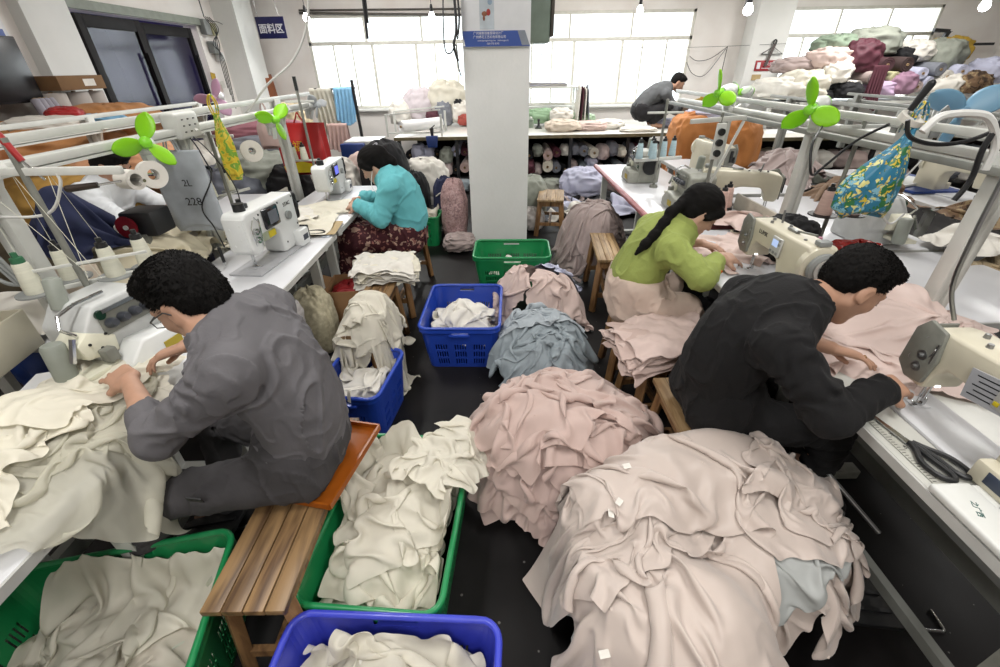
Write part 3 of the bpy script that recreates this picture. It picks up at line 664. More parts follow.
# ------------------------------------------------------------------ machines (x along the arm from the needle, operator at -y, table top z = 0)
def lockstitch(label, loc, rz, style='white', group=None, writing=None, name='sewing_machine'):
    t = thing(name, label, 'sewing machine', loc, rz, group); body = white if style == 'white' else cream
    m = MB()
    if style == 'white':
        prof = [(-.055, .12), (-.03, .085), (.03, .085), (.045, .13), (.06, .165), (.16, .165), (.2, .14), (.21, .012), (.40, .012), (.40, .29), (-.03, .29), (-.055, .27)]
    else:
        prof = [(-.05, .12), (-.035, .095), (.035, .095), (.045, .15), (.075, .185), (.20, .185), (.265, .165), (.285, .12), (.285, .012), (.47, .012), (.47, .27), (.45, .295), (.02, .285), (-.03, .275), (-.05, .25)]
    m.prism(prof, -.058, .062, bev=.012, seg=3); m.build('body', body, t)
    xe = .40 if style == 'white' else .47
    m = MB(); m.box((.13, 0, .004), (.44, .17, .012), bev=.004); m.box((0, 0, .011), (.055, .05, .003)); m.build('bed', mat('bed_grey', '#b4b5b8', .35) if style == 'white' else laminate, t)
    m = MB(); m.box((-.056, 0, .19), (.008, .1, .16), bev=.004)
    for (y, z) in ((-.03, .24), (.025, .22), (-.02, .17), (.02, .14)): m.cone((-.056, y, z), (-.063, y, z), .005, seg=10)
    m.build('face_plate', white if style == 'white' else gunm, t)
    m = MB(); m.cone((0, 0, .1), (0, 0, .035), .004); m.cone((0, 0, .04), (0, 0, .008), .0012); m.cone((.014, 0, .12), (.014, 0, .03), .004); m.build('needle_bar', chrome, t)
    m = MB(); m.box((.006, -.002, .016), (.012, .03, .004), bev=.001); m.box((.014, .004, .028), (.012, .012, .026), bev=.002); m.box((.014, -.02, .012), (.008, .024, .003)); m.build('presser_foot', chrome, t)
    m = MB()
    for z in (.155, .195): m.cone((.0, -.058, z), (.0, -.072, z), .016); m.cone((.0, -.07, z), (.0, -.082, z), .008, .006)
    m.tube([(-.02, -.062, .13), (-.035, -.07, .17), (-.03, -.066, .22), (-.01, -.07, .255)], .0022); m.tube([(.02, -.06, .26), (.03, -.075, .23), (.02, -.07, .2)], .002)
    m.bar((.03, -.064, .12), (.03, -.072, .25), .006, .006); m.build('thread_guide', chrome if style == 'white' else steel, t)
    m = MB(); m.lathe([(0, 0), (.058, 0), (.064, .006), (.064, .022), (.05, .03), (.05, .026), (.02, .026), (.02, .04), (.012, .044), (0, .044)], (xe+.004, 0, .215), (1, 0, 0), 32)
    hw = m.build('handwheel', dark if style == 'white' else greyp, t)
    if style != 'white':
        m = MB(); m.lathe([(.03, .027), (.046, .027), (.046, .031), (.03, .031)], (xe+.004, 0, .215), (1, 0, 0), 32); m.build('handwheel_ring', mat('wheel_light', '#b9b9b4', .4), hw)
        m = MB(); m.lathe([(0, 0), (.082, 0), (.082, .03), (.07, .034), (0, .034)], (xe-.032, 0, .215), (1, 0, 0), 32); m.build('wheel_guard', cream, t)
    if style == 'white':
        m = MB(); m.box((.15, -.064, .225), (.135, .014, .10), bev=.008); p = m.build('control_panel', gloss_bk, t)
        m = MB(); m.box((.158, -.0725, .225), (.078, .002, .062)); m.build('screen', mat('lcd_grey', '#70747c', .2) if 'teal' not in label else screen_b, p)
        m = MB(); m.box((.13, -.02, .14), (.12, .05, .05), bev=.012); q = m.build('lamp_housing', mat('pale_green_plastic', '#c7cfb4', .3, trans=.3), t)
        m = MB(); m.box((.15, -.0465, .14), (.062, .002, .032)); m.build('warning_sticker', yellow, t)
        for (x, z) in ((.06, .26), (.24, .27), (.38, .27), (.24, .06), (.38, .12)): m = MB(); m.cone((x, -.057, z), (x, -.0605, z), .005, seg=10); m.build('screw', dark, t)
        m = MB(); m.box((.36, -.1005, .05), (.05, .002, .03)); m.build('rating_label', mat('label_dark', '#3d4450', .5), t)
        m = MB(); m.box((.42, 0, .21), (.03, .12, .15), bev=.02, seg=3); m.build('motor_cap', dark, t)
        m = MB(); m.box((.36, -.075, .05), (.09, .05, .09), bev=.008); k = m.build('side_box', white, t)
        m = MB(); m.box((.405, -.075, .06), (.012, .05, .085), bev=.004); m.build('box_plate', dark, k)
        m = MB(); m.cone((.3, -.06, .19), (.3, -.075, .19), .022, seg=20); m.build('stitch_dial', greyp, t)
        m = MB(); m.cone((.02, .0, .29), (.02, 0, .325), .028, .026, seg=20); m.box((.06, .02, .30), (.05, .05, .025), bev=.005); m.cone((.06, .02, .31), (.06, .02, .335), .012); m.build('bobbin_winder', dark, t)
    else:
        m = MB(); m.box((.25, -.064, .225), (.075, .01, .085), bev=.004)
        p = m.build('control_panel', mat('panel_grey', '#c2c3bf', .4), t)
        m = MB(); m.box((.245, -.0705, .24), (.04, .003, .03)); m.build('screen', screen_b if writing == 'near' else screen_w, p)
        for (bx_, bz_, bm_) in ((.225, .198, yellow), (.249, .198, yellow), (.273, .198, yellow), (.275, .24, cream), (.275, .26, red)):
            m = MB(); m.box((bx_, -.07, bz_), (.013, .004, .012), bev=.001); m.build('button', bm_ if writing == 'near' else greyp, p)
        m = MB(); m.cone((.38, -.058, .12), (.38, -.078, .12), .03, seg=24); m.cone((.38, -.075, .12), (.38, -.084, .12), .014, seg=20); m.build('stitch_dial', greyp, t)
        m = MB(); m.box((.37, -.078, .04), (.17, .045, .065), bev=.008); k = m.build('side_box', cream, t)
        m = MB(); m.box((.37, -.1015, .045), (.09, .003, .035), bev=.001); m.build('box_plate', mat('plate_navy', '#3b4456', .5), k)
        m = MB(); m.prism([(-.062, .14), (-.02, .105), (.035, .115), (.045, .2), (.03, .285), (-.03, .30), (-.06, .26)], -.071, -.056, bev=.006); m.build('thread_cover', gunm, t)
        for (x, y) in ((.05, .02), (.1, -.02), (.17, .03), (.36, -.02)): m = MB(); m.cone((x, y, .28), (x, y, .298), .009, .007, seg=10); m.build('oil_cap', steel, t)
        m = MB(); m.box((.24, 0, .297), (.07, .02, .012), bev=.003); m.bar((.26, .0, .3), (.37, .02, .315), .008); m.build('tension_bracket', steel, t); m = MB(); m.cone((.1, .03, .28), (.09, .03, .345), .005); m.build('thread_pin', steel, t)
        m = MB(); m.box((-.074, .0, .2), (.006, .03, .1), bev=.002); m.box((-.072, -.03, .17), (.01, .02, .05), bev=.003); m.build('lever_slot', dark, t)
        m = MB(); m.box((.44, 0, .308), (.04, .05, .022), bev=.005); m.build('bobbin_winder', greyp, t)
    # LED by the needle: a small real lamp as on the photographed machines
    m = MB(); m.box((.03, -.01, .094 if style == 'white' else .104), (.018, .014, .005)); m.build('work_light', led, t)
    if writing and writing != 'near':
        text_mesh(writing, .028, dark, 'maker_name', t, (.32, -.0592, .245) if style == 'white' else (.12, -.0592, .245), (R(90), 0, 0))
    return t
def overlock(label, loc, rz, style='white', group=None, name='overlock_machine'):
    t = thing(name, label, 'overlock machine', loc, rz, group); body = mat('overlock_shell', '#c6c8c6', .4) if style == 'white' else mat('overlock_old', '#a3a49a', .5, var=.12, scale=15)
    m = MB(); m.prism([(-.1, 0), (.17, 0), (.17, .24), (.12, .27), (-.06, .27), (-.12, .2), (-.12, .1), (-.1, .08)], -.04, .15, bev=.012, seg=3); m.build('body', body, t)
    m = MB(); m.prism([(-.09, 0), (.17, 0), (.17, .1), (-.02, .12), (-.09, .06)], -.13, -.035, bev=.01); m.build('looper_cover', white if style == 'white' else body, t)
    m = MB(); m.prism([(-.155, .11), (-.05, .09), (-.04, .15), (-.12, .2), (-.165, .17)], -.05, .06, bev=.006)
    m.box((-.13, -.02, .06), (.18, .1, .018), bev=.003); fp = m.build('face_plate', mat('plate_cream', '#e2e0cc', .35), t)
    m = MB()
    for (x, z) in ((-.13, .16), (-.1, .13), (-.07, .17)): m.cone((x, -.05, z), (x, -.054, z), .005, seg=8)
    m.build('screw', dark, fp)
    m = MB(); m.box((.03, -.045, .2), (.19, .012, .085), bev=.004); m.build('tension_panel', gunm, t)
    for i in range(4):
        m = MB(); m.lathe([(0, 0), (.017, 0), (.019, .005), (.017, .024), (.012, .034), (0, .034)], (-.04+.045*i, -.05, .195), (0, -1, .25), 20); m.build('tension_knob', mat('knob_slate', '#3c3f46', .4), t)
    m = MB(); m.bar((-.05, -.055, .245), (.11, -.055, .245), .006, .014); m.build('thread_bar', chrome, t)
    m = MB(); m.lathe([(0, 0), (.03, 0), (.033, .01), (.033, .13), (.028, .14), (0, .14)], (-.2, .02, .05), (.1, 0, 1), 24); m.build('motor_cover', mat('motor_greygreen', '#8f948b', .45), t); m = MB(); m.lathe([(0, 0), (.026, 0), (.026, .1), (.02, .108), (0, .108)], (-.06, .1, .25), (.2, 0, 1), 24); m.build('motor_cover', mat('motor_greygreen', '#8f948b', .45), t)
    m = MB(); m.tube([(-.14, -.03, .2), (-.17, -.03, .24), (-.14, 0, .27), (-.08, 0, .285), (.02, 0, .285)], .006); m.bar((-.16, -.04, .2), (-.2, -.05, .13), .012); m.build('lifter_lever', chrome, t)
    m = MB(); m.box((-.1, -.075, .035), (.05, .03, .035), bev=.004); m.cone((-.1, -.06, .11), (-.1, -.06, .05), .004); m.box((-.1, -.065, .105), (.04, .04, .05), bev=.006); m.build('presser_foot', gunm, t)
    m = MB(); m.box((.08, -.132, .05), (.075, .003, .04)); m.build('warning_sticker', mat('sticker_olive', '#a9962a', .6), t)
    m = MB(); m.cone((-.055, -.045, .235), (-.055, -.055, .235), .017, seg=20); m.cone((.13, -.045, .14), (.13, -.05, .14), .014, seg=16); m.build('sight_glass', mat('dark_green', '#143628', .2), t)
    m = MB(); m.lathe([(0, 0), (.07, 0), (.072, .02), (.06, .03), (0, .03)], (.18, .05, .15), (1, 0, 0), 28); m.build('handwheel', dark, t)
    return t
def overlock_small(label, loc, rz, group=None):
    """the same machine seen from behind, boxy grey casing with cast shell"""
    t = overlock(label, loc, rz, 'old', group); return t

def cone_thread(label, loc, m_thread=None, cap=None, group=None, h=.14, r=.038):
    t = thing('thread_cone', label, 'thread cone', loc, 0, group)
    m = MB(); m.lathe([(0, 0), (r, .0), (r*1.03, .006), (r*.72, h*.9), (r*.66, h*.94), (.012, h*.95), (0, h*.95)], seg=24); m.build('thread', m_thread or thread, t)
    m = MB(); m.lathe([(0, h*.9), (.02, h*.92), (.018, h+.012), (.010, h+.014), (.009, h+.03), (0, h+.03)], seg=16); m.build('cone_tip', cap or dark, t)
    return t
def fan(label, loc, rz, tilt, blade, group=None, r=.12, spin=0, clip=True, hub=None):
    """desk fan without a cage; the hub looks along -y of its own axes"""
    t = thing('clip_fan', label, 'fan', loc, rz, group)
    T = Matrix.Rotation(tilt, 4, 'X')
    m = MB(); m.M = T; m.lathe([(0, .035), (.03, .04), (.042, .07), (.044, .11), (.036, .15), (.02, .165), (0, .168)], (0, 0, 0), (0, 1, 0), 24); mh = m.build('motor_housing', white, t)
    m = MB(); m.M = T; m.lathe([(.037, .148), (.034, .165), (.02, .178), (0, .18)], (0, 0, 0), (0, 1, 0), 24); m.build('rear_cap', hub or blade, mh)
    m = MB(); m.M = T; m.lathe([(0, -.028), (.012, -.026), (.024, -.015), (.026, .03), (0, .03)], (0, 0, 0), (0, 1, 0), 24); m.build('hub', hub or blade, t)
    for b in range(3):
        a0 = spin+b*2*PI/3; n = 12; k = 7; P = np.zeros((n, k, 3))
        for i in range(n):
            f = i/(n-1); rad = .02+(r-.02)*f; wd = r*.27*math.sin(PI*min(1, (f*.78+.12)))**.75*(1 if f < .9 else .8)
            if i == n-1: wd *= .45
            for j in range(k):
                s = (j/(k-1)-.5)*2; an = s*wd/max(rad, .03)*.9 if rad > .05 else s*.5
                x = rad*math.cos(a0) - s*wd*math.sin(a0); z = rad*math.sin(a0)+s*wd*math.cos(a0); y = s*wd*.9*(1-.3*f)+.012*s*s
                v = T @ Vector((x, y, z)); P[i, j] = v
        o = grid_mesh('blade', P, blade, t, sub=1, solid=.003)
    if clip:
        m = MB(); m.M = T; m.bar((0, .09, -.04), (0, .13, -.12), .03, .018, bev=.004); m.build('bracket', white, t)
        m = MB(); m.prism([(-.03, 0), (.03, 0), (.024, -.1), (.0, -.12), (-.024, -.1)], .12, .135, bev=.003); m.prism([(-.03, 0), (.03, 0), (.024, -.09), (-.024, -.09)], .155, .168, bev=.003); m.M = Matrix.Translation((0, 0, -.1)); m.box((0, .145, -.0), (.05, .05, .03), bev=.008); m.build('clip', white, t)
    return t

# ------------------------------------------------------------------ furniture
def crate(label, loc, rz, W, D, Hh, m, group=None, band=.09, name='crate', rows=3, taper=.86, holew=.007):
    t = thing(name, label, 'basket', loc, rz, group)
    rc = .055
    def ring(sc_):
        w, d = W/2*sc_, D/2*sc_; pts = []; tg = []
        def seg(p, q, n):
            for i in range(n): pts.append((p[0]+(q[0]-p[0])*i/n, p[1]+(q[1]-p[1])*i/n))
        def arc(cx, cy, a0, n=6):
            for i in range(n): a = a0+PI/2*i/n; pts.append((cx+rc*math.cos(a), cy+rc*math.sin(a)))
        nl = int((D-2*rc)/.0085); ns = int((W-2*rc)/.0085)
        cnt = []
        seg((w, -d+rc), (w, d-rc), nl); cnt += [('l', i, nl) for i in range(nl)]
        arc(w-rc, d-rc, 0); cnt += [('c', 0, 0)]*6
        seg((w-rc, d), (-w+rc, d), ns); cnt += [('s', i, ns) for i in range(ns)]
        arc(-w+rc, d-rc, PI/2); cnt += [('c', 0, 0)]*6
        seg((-w, d-rc), (-w, -d+rc), nl); cnt += [('l', i, nl) for i in range(nl)]
        arc(-w+rc, -d+rc, PI); cnt += [('c', 0, 0)]*6
        seg((-w+rc, -d), (w-rc, -d), ns); cnt += [('s', i, ns) for i in range(ns)]
        arc(w-rc, -d+rc, -PI/2); cnt += [('c', 0, 0)]*6
        return pts, cnt
    zs = [0, .03]; rowh = (Hh-band-.05)/rows
    kind = ['solid']
    for r_ in range(rows):
        zs.append(.03+rowh*(r_+1)-.016); kind.append('slot'); zs.append(.03+rowh*(r_+1)); kind.append('solid')
    zs += [Hh-band+.012, Hh-.042, Hh-.012, Hh]; kind += ['solid', 'solid', 'handle', 'solid']
    zs = sorted(set(round(z, 5) for z in zs)); kind = ['solid']
    m_ = MB(); base, cnt = ring(1); n = len(base); V = []
    zz = zs
    kind = []
    for a, b in zip(zz, zz[1:]):
        mid = (a+b)/2; k = 'solid'
        for r_ in range(rows):
            if .03+rowh*r_ < mid < .03+rowh*(r_+1)-.015: k = 'slot'
        if Hh-.042 < mid < Hh-.012: k = 'handle'
        kind.append(k)
    bm = m_.bm
    for z in zz:
        s = taper+(1-taper)*z/Hh; V.append([bm.verts.new((x*s, y*s, z)) for x, y in base])
    for j in range(len(zz)-1):
        for i in range(n):
            c, q, tot = cnt[i]
            if kind[j] == 'slot' and c != 'c':
                g = q % (tot//3 if c == 's' else tot//(3 if D < .5 else 4))
                span = (tot//3 if c == 's' else tot//(3 if D < .5 else 4))
                if 3 <= g < span-2 and g % 2 == 1: continue
            if kind[j] == 'handle' and c == 's' and tot*.36 < q < tot*.64: continue
            k = (i+1) % n; bm.faces.new((V[j][i], V[j][k], V[j+1][k], V[j+1][i]))
    # floor of the crate
    bm.faces.new(V[0][::-1])
    o = m_.build('wall', m, t, fix=False)
    for p in o.data.polygons: p.use_smooth = False
    sd = o.modifiers.new('t', 'SOLIDIFY'); sd.thickness = .0035; sd.offset = 1
    # rolled rim
    pts, _ = ring(1.0); st = [p for i, p in enumerate(pts) if i % 4 == 0 or _[i][0] == 'c']
    m_ = MB(); m_.tube([(x*1.012, y*1.012, Hh) for x, y in st], .011, seg=10, closed=True)
    bm = m_.bm; A = [bm.verts.new((x*1.03, y*1.03, Hh+.002)) for x, y in st]; B = [bm.verts.new((x*1.035, y*1.035, Hh-.03)) for x, y in st]; C_ = [bm.verts.new((x*1.02, y*1.02, Hh-.03)) for x, y in st]; nn = len(st)
    for i in range(nn):
        k = (i+1) % nn; bm.faces.new((A[i], A[k], B[k], B[i])).smooth = True; bm.faces.new((B[i], B[k], C_[k], C_[i]))
    m_.build('rim', m, t)
    m_ = MB(); s = taper+(1-taper)*.7
    for i in range(-1, 2):
        for sx in (-1, 1): m_.box((sx*(W/2*s+.006), i*D*.3, Hh*.5), (.012, .012, Hh*.9)) if False else None
    for sy in (-1, 1): m_.box((0, sy*(D/2+.004), Hh-.052), (.13, .016, .018), bev=.004)
    m_.build('handle_grip', m, t)
    return t
def bench(label, loc, rz, L, W, Hh, m=None, name='bench', group=None, boards=4, cat='bench'):
    """long axis along y"""
    t = thing(name, label, cat, loc, rz, group); m = m or woodb
    mb = MB(); bw = W/boards
    for i in range(boards): mb.box((-W/2+bw*(i+.5), 0, Hh-.011), (bw-.003, L, .022), bev=.002)
    mb.build('seat', m, t)
    mb = MB()
    for s in (-1, 1): mb.box((s*(W/2-.03), 0, Hh-.05), (.02, L-.1, .055)); mb.box((0, s*(L/2-.04), Hh-.05), (W-.05, .022, .055))
    mb.build('apron', woodleg, t)
    for sx in (-1, 1):
        for sy in (-1, 1):
            mb = MB(); mb.bar((sx*(W/2-.035), sy*(L/2-.06), Hh-.022), (sx*(W/2+.0), sy*(L/2-.02), 0), .045, .035, bev=.003); mb.build('leg', woodleg, t)
    mb = MB()
    for sy in (-1, 1): mb.box((0, sy*(L/2-.035), .14), (W-.03, .02, .035))
    mb.box((0, 0, .14), (.03, L-.08, .03)); mb.build('stretcher', woodleg, t)
    return t
def table(label, x0, x1, y0, y1, z=.75, m=None, name='sewing_table', group=None, side=1, edge=None, thick=.035, pedal=True, cat='table', legmat=None, inset=.14):
    """side +1: the operator is at the x1 side, -1: at x0"""
    cx, cy = (x0+x1)/2, (y0+y1)/2; t = thing(name, label, cat, (cx, cy, 0), 0, group); W, L = x1-x0, y1-y0; lm = legmat or framew
    mb = MB(); mb.box((0, 0, z-thick/2), (W-.012, L-.012, thick), bev=.006); mb.build('table_top', m or laminate, t)
    mb = MB()
    for s in (-1, 1): mb.box((s*(W/2-.004), 0, z-thick/2-.001), (.008, L, thick-.004)); mb.box((0, s*(L/2-.004), z-thick/2-.001), (W, .008, thick-.004))
    mb.build('edging', edge or edgew, t)
    for s in (-1, 1):
        y = s*(L/2-(.14 if s > 0 else inset))
        mb = MB(); mb.bar((-W/2+.08, y, .03), (-W/2+.08, y, z-thick), .06, .035); mb.bar((W/2-.14, y, .03), (W/2-.14, y, z-thick), .06, .035); mb.box((0, y, z-thick-.02), (W-.06, .04, .03)); mb.build('leg', lm, t)
        mb = MB(); mb.box((0, y, .025), (W-.02, .06, .05), bev=.004); mb.build('foot_rail', lm, t)
    mb = MB(); mb.box((-side*(W/2-.1), 0, .22), (.035, L-.28, .07)); mb.box((side*(W/2-.22), 0, .14), (.03, L-.28, .04)); mb.build('crossbar', frameg, t)
    if pedal:
        mb = MB(); mb.box((side*(W/2-.12), .05*side, .09), (.28, .34, .018), rot=(0, R(-14*side), 0), bev=.004)
        for i in range(5): mb.box((side*(W/2-.12), .05*side-.12+.06*i, .104), (.24, .012, .008), rot=(0, R(-14*side), 0))
        mb.build('treadle', dark, t)
    return t
# ================================================================== the room
sc.view_settings.view_transform = 'Standard'; sc.view_settings.look = 'None'; sc.view_settings.exposure = 0.0; sc.view_settings.gamma = 1
sc.view_settings.use_curve_mapping = False
try:
    sc.cycles.use_denoising = True; sc.cycles.denoiser = 'OPENIMAGEDENOISE'
    sc.cycles.max_bounces = 7; sc.cycles.diffuse_bounces = 3; sc.cycles.glossy_bounces = 3; sc.cycles.transparent_max_bounces = 12; sc.cycles.sample_clamp_indirect = 4
except Exception: pass
cam = bpy.data.cameras.new('camera'); co = bpy.data.objects.new('camera', cam); C.objects.link(co); sc.camera = co
cam.sensor_width = 36; cam.lens = 432/1000*36; cam.clip_start = .03
co.matrix_world = Matrix.Translation((0, 0, 1.7)) @ Matrix.Rotation(R(90-31.8), 4, 'X') @ Matrix.Rotation(R(-1.0), 4, 'Z')
w = bpy.data.worlds.new('world'); sc.world = w; w.use_nodes = True
bg = w.node_tree.nodes['Background']; bg.inputs[0].default_value = (.93, .97, 1, 1); bg.inputs[1].default_value = 3.2

def wall_mat(name, col, stain):
    m = mat(name, col, .75, var=.03, scale=1.5, col2=stain, bump=.15, bscale=30, detail=6); return m
wallm = wall_mat('wall_paint', '#efebe6', '#e4ddd7'); wallc = wall_mat('column_paint', '#e9e9e6', '#dedfdb')
# floor: near-black trodden paint with lint
m, nt, out = _new('floor_black'); N = nt.nodes; L = nt.links; b = N.new('ShaderNodeBsdfPrincipled'); tc = N.new('ShaderNodeTexCoord')
n1 = N.new('ShaderNodeTexNoise'); n1.inputs['Scale'].default_value = 2.2; n1.inputs['Detail'].default_value = 8; L.new(tc.outputs['Object'], n1.inputs['Vector'])
r1 = N.new('ShaderNodeValToRGB'); r1.color_ramp.elements[0].position = .35; r1.color_ramp.elements[0].color = (.0035, .003, .0032, 1); r1.color_ramp.elements[1].position = .75; r1.color_ramp.elements[1].color = (.014, .012, .012, 1); L.new(n1.outputs['Fac'], r1.inputs[0])
v1 = N.new('ShaderNodeTexVoronoi'); v1.inputs['Scale'].default_value = 16; v1.inputs['Randomness'].default_value = 1; L.new(tc.outputs['Object'], v1.inputs['Vector'])
n2 = N.new('ShaderNodeTexNoise'); n2.inputs['Scale'].default_value = 1.1; L.new(tc.outputs['Object'], n2.inputs['Vector'])
lt = N.new('ShaderNodeMath'); lt.operation = 'LESS_THAN'; L.new(v1.outputs['Distance'], lt.inputs[0])
mrn = N.new('ShaderNodeMapRange'); mrn.inputs['From Min'].default_value = .45; mrn.inputs['From Max'].default_value = .75; mrn.inputs['To Min'].default_value = .035; mrn.inputs['To Max'].default_value = .11; L.new(n2.outputs['Fac'], mrn.inputs[0]); L.new(mrn.outputs[0], lt.inputs[1])
mx = N.new('ShaderNodeMix'); mx.data_type = 'RGBA'; L.new(lt.outputs[0], mx.inputs[0]); L.new(r1.outputs[0], mx.inputs[6]); mx.inputs[7].default_value = (.16, .15, .14, 1); L.new(mx.outputs[2], b.inputs['Base Color'])
mr2 = N.new('ShaderNodeMapRange'); mr2.inputs['To Min'].default_value = .3; mr2.inputs['To Max'].default_value = .75; L.new(n1.outputs['Fac'], mr2.inputs[0]); L.new(mr2.outputs[0], b.inputs['Roughness']); b.inputs['Specular IOR Level'].default_value = .3; L.new(b.outputs[0], out.inputs[0]); MATS['floor'] = m
XL, XR, YB, YF, ZC = -4.5, 9.2, 9.4, -2.5, 3.1
def slab(name, c, d, m, **k):
    mb = MB(); mb.box((0, 0, 0), d, **k); o = mb.build(name, m); o.location = c; return struct(o)
slab('floor', ((XL+XR)/2, (YB+YF)/2, -.05), (XR-XL, YB-YF, .1), MATS['floor'])
slab('ceiling', ((XL+XR)/2, (YB+YF)/2, ZC+.05), (XR-XL, YB-YF, .1), wallm)
slab('wall_right', (XR+.1, (YB+YF)/2, ZC/2), (.2, YB-YF, ZC), wallm)
slab('wall_front', ((XL+XR)/2, YF-.1, ZC/2), (XR-XL, .2, ZC), wallm)
# back wall with three window openings
def wall_with_holes(name, axis, at, a0, a1, holes, th, m):
    """solid wall built of blocks round its openings; axis 'x': wall runs along x at y = at"""
    mb = MB(); holes = sorted(holes); cur = a0
    def blk(u0, u1, z0, z1):
        if u1-u0 < 1e-4 or z1-z0 < 1e-4: return
        c = ((u0+u1)/2, at, (z0+z1)/2); d = (u1-u0, th, z1-z0)
        if axis == 'y': c = (at, c[0], c[2]); d = (d[1], d[0], d[2])
        mb.box(c, d)
    for (u0, u1, z0, z1) in holes:
        blk(cur, u0, 0, ZC); blk(u0, u1, 0, z0); blk(u0, u1, z1, ZC); cur = u1
    blk(cur, a1, 0, ZC); return struct(mb.build(name, m))
WIN = [(-3.36, -.30, 1.03, 2.50), (.20, 3.56, 1.03, 2.50), (5.22, 7.92, 1.03, 2.50)]
wall_with_holes('wall_back', 'x', YB+.1, XL-.2, XR+.2, WIN, .2, wallm)
pvc = mat('window_frame_white', '#dcdad0', .5, var=.05)
m, nt, out = _new('window_glass'); g = nt.nodes.new('ShaderNodeBsdfGlossy'); g.inputs['Roughness'].default_value = .05; tr = nt.nodes.new('ShaderNodeBsdfTransparent'); tr.inputs[0].default_value = (.95, .97, .97, 1); mxs = nt.nodes.new('ShaderNodeMixShader'); mxs.inputs[0].default_value = .06
nt.links.new(tr.outputs[0], mxs.inputs[1]); nt.links.new(g.outputs[0], mxs.inputs[2]); nt.links.new(mxs.outputs[0], out.inputs[0]); glassm = m; m.use_nodes = True
for i, (u0, u1, z0, z1) in enumerate(WIN):
    f = MB(); y = YB+.04; zt = z1-.42
    for z in (z0+.025, z1-.025): f.box(((u0+u1)/2, y, z), (u1-u0, .07, .05), bev=.004)
    f.box(((u0+u1)/2, y, zt), (u1-u0, .07, .06), bev=.004)
    for x in (u0+.025, u1-.025): f.box((x, y, (z0+z1)/2), (.05, .07, z1-z0), bev=.004)
    for x in (u0+(u1-u0)*.34, u0+(u1-u0)*.67): f.box((x, y, (zt+z1)/2), (.035, .06, z1-zt), bev=.003)
    for q, fr in enumerate((.14, .25, .37, .63, .74, .87)):
        x = u0+(u1-u0)*fr; f.box((x, y-.01*(q % 2), (z0+zt)/2), (.05 if fr in (.37, .63) else .03, .05, zt-z0), bev=.003)
    fr_ = struct(f.build('window_%d' % (i+1), pvc))
    g = MB(); g.box(((u0+u1)/2, y+.01, (z0+z1)/2), (u1-u0-.06, .006, z1-z0-.06)); o = g.build('pane', glassm, fr_)
    s = MB(); s.box(((u0+u1)/2, YB-.03, z0-.02), (u1-u0+.1, .14, .04), bev=.006); s.build('window_sill', wallc, fr_)
# conduit along the head of the first window
# left wall with the glazed sliding doors to the next room
LW = [(5.62, 8.02, 0.0, 2.28)]
wall_with_holes('wall_left', 'y', XL-.1, YF, YB, LW, .2, wallm)
bk = mat('door_frame_black', '#1a1718', .6, var=.1, spec=.2)
room2 = mat('next_room_violet', '#7c6fb0', .8, var=.2, scale=1.2)
mb = MB(); mb.box((XL-2.4, 7, 1.3), (.1, 5.5, 2.8)); mb.box((XL-1.35, 4.6, 1.3), (2.2, .1, 2.8)); mb.box((XL-1.35, 9.4, 1.3), (2.2, .1, 2.8)); mb.box((XL-1.35, 7, 2.72), (2.2, 5.5, .05)); mb.box((XL-1.35, 7, -.05), (2.2, 5.5, .1)); o = struct(mb.build('wall_next_room', room2))
m, nt, out = _new('tinted_glass'); g = nt.nodes.new('ShaderNodeBsdfGlossy'); g.inputs['Roughness'].default_value = .12; tr = nt.nodes.new('ShaderNodeBsdfTransparent'); tr.inputs[0].default_value = (.5, .5, .56, 1); mxs = nt.nodes.new('ShaderNodeMixShader'); mxs.inputs[0].default_value = .045
nt.links.new(tr.outputs[0], mxs.inputs[1]); nt.links.new(g.outputs[0], mxs.inputs[2]); nt.links.new(mxs.outputs[0], out.inputs[0]); tint = m
def door(i, y0, y1, x, handle=None):
    f = MB(); z1 = 2.24
    for y in (y0+.05, y1-.05): f.box((x, y, z1/2), (.05, .1, z1), bev=.005)
    f.box((x, (y0+y1)/2, z1-.06), (.05, y1-y0-.2, .12), bev=.005); f.box((x, (y0+y1)/2, .08), (.05, y1-y0-.2, .16), bev=.005)
    o = struct(f.build('door_%d' % i, bk))
    g = MB(); g.box((x, (y0+y1)/2, z1/2), (.008, y1-y0-.18, z1-.2)); g.build('pane', tint, o)
    h = MB(); h.bar((x+.06, y1-.12, .9), (x+.06, y1-.12, 1.9), .025); h.bar((x, y1-.12, .95), (x+.06, y1-.12, .95), .02); h.bar((x, y1-.12, 1.85), (x+.06, y1-.12, 1.85), .02); h.build('door_handle', bk, o)
    return o
door(1, 5.64, 6.62, XL+.08); door(2, 6.75, 7.9, XL-.05)
mb = MB(); mb.box((XL+.02, 6.83, 2.33), (.06, 2.5, .09)); struct(mb.build('trim_1', mat('door_head', '#8d9388', .6)))
# pilasters
slab('column_left_near', (XL+.06, 5.3, ZC/2), (.12, .55, ZC), wallc)
slab('column_left_far', (XL+.17, 8.9, ZC/2), (.38, .62, ZC), wallc)
slab('column_back', (4.78, YB-.17, ZC/2), (.62, .4, ZC), wallc)
slab('column_middle', (.014, 4.92, ZC/2), (.6, .6, ZC), wallc)
# unseen ceiling lights added to brighten the hall; the tube fixture stays unplaced
tube_e = emit('added_tube_light', '#f4f7ff', 9)
def added_tube_lamp(x, y, label):
    t = thing('added_ceiling_lamp', label, 'lamp', (x, y, ZC-.06), 0, 'added tube lamps on the ceiling')
    mb = MB(); mb.box((0, 0, .035), (.16, 1.25, .05), bev=.008); mb.build('housing', white, t)
    mb = MB(); mb.cone((0, -.6, -.01), (0, .6, -.01), .018); mb.build('tube', tube_e, t)
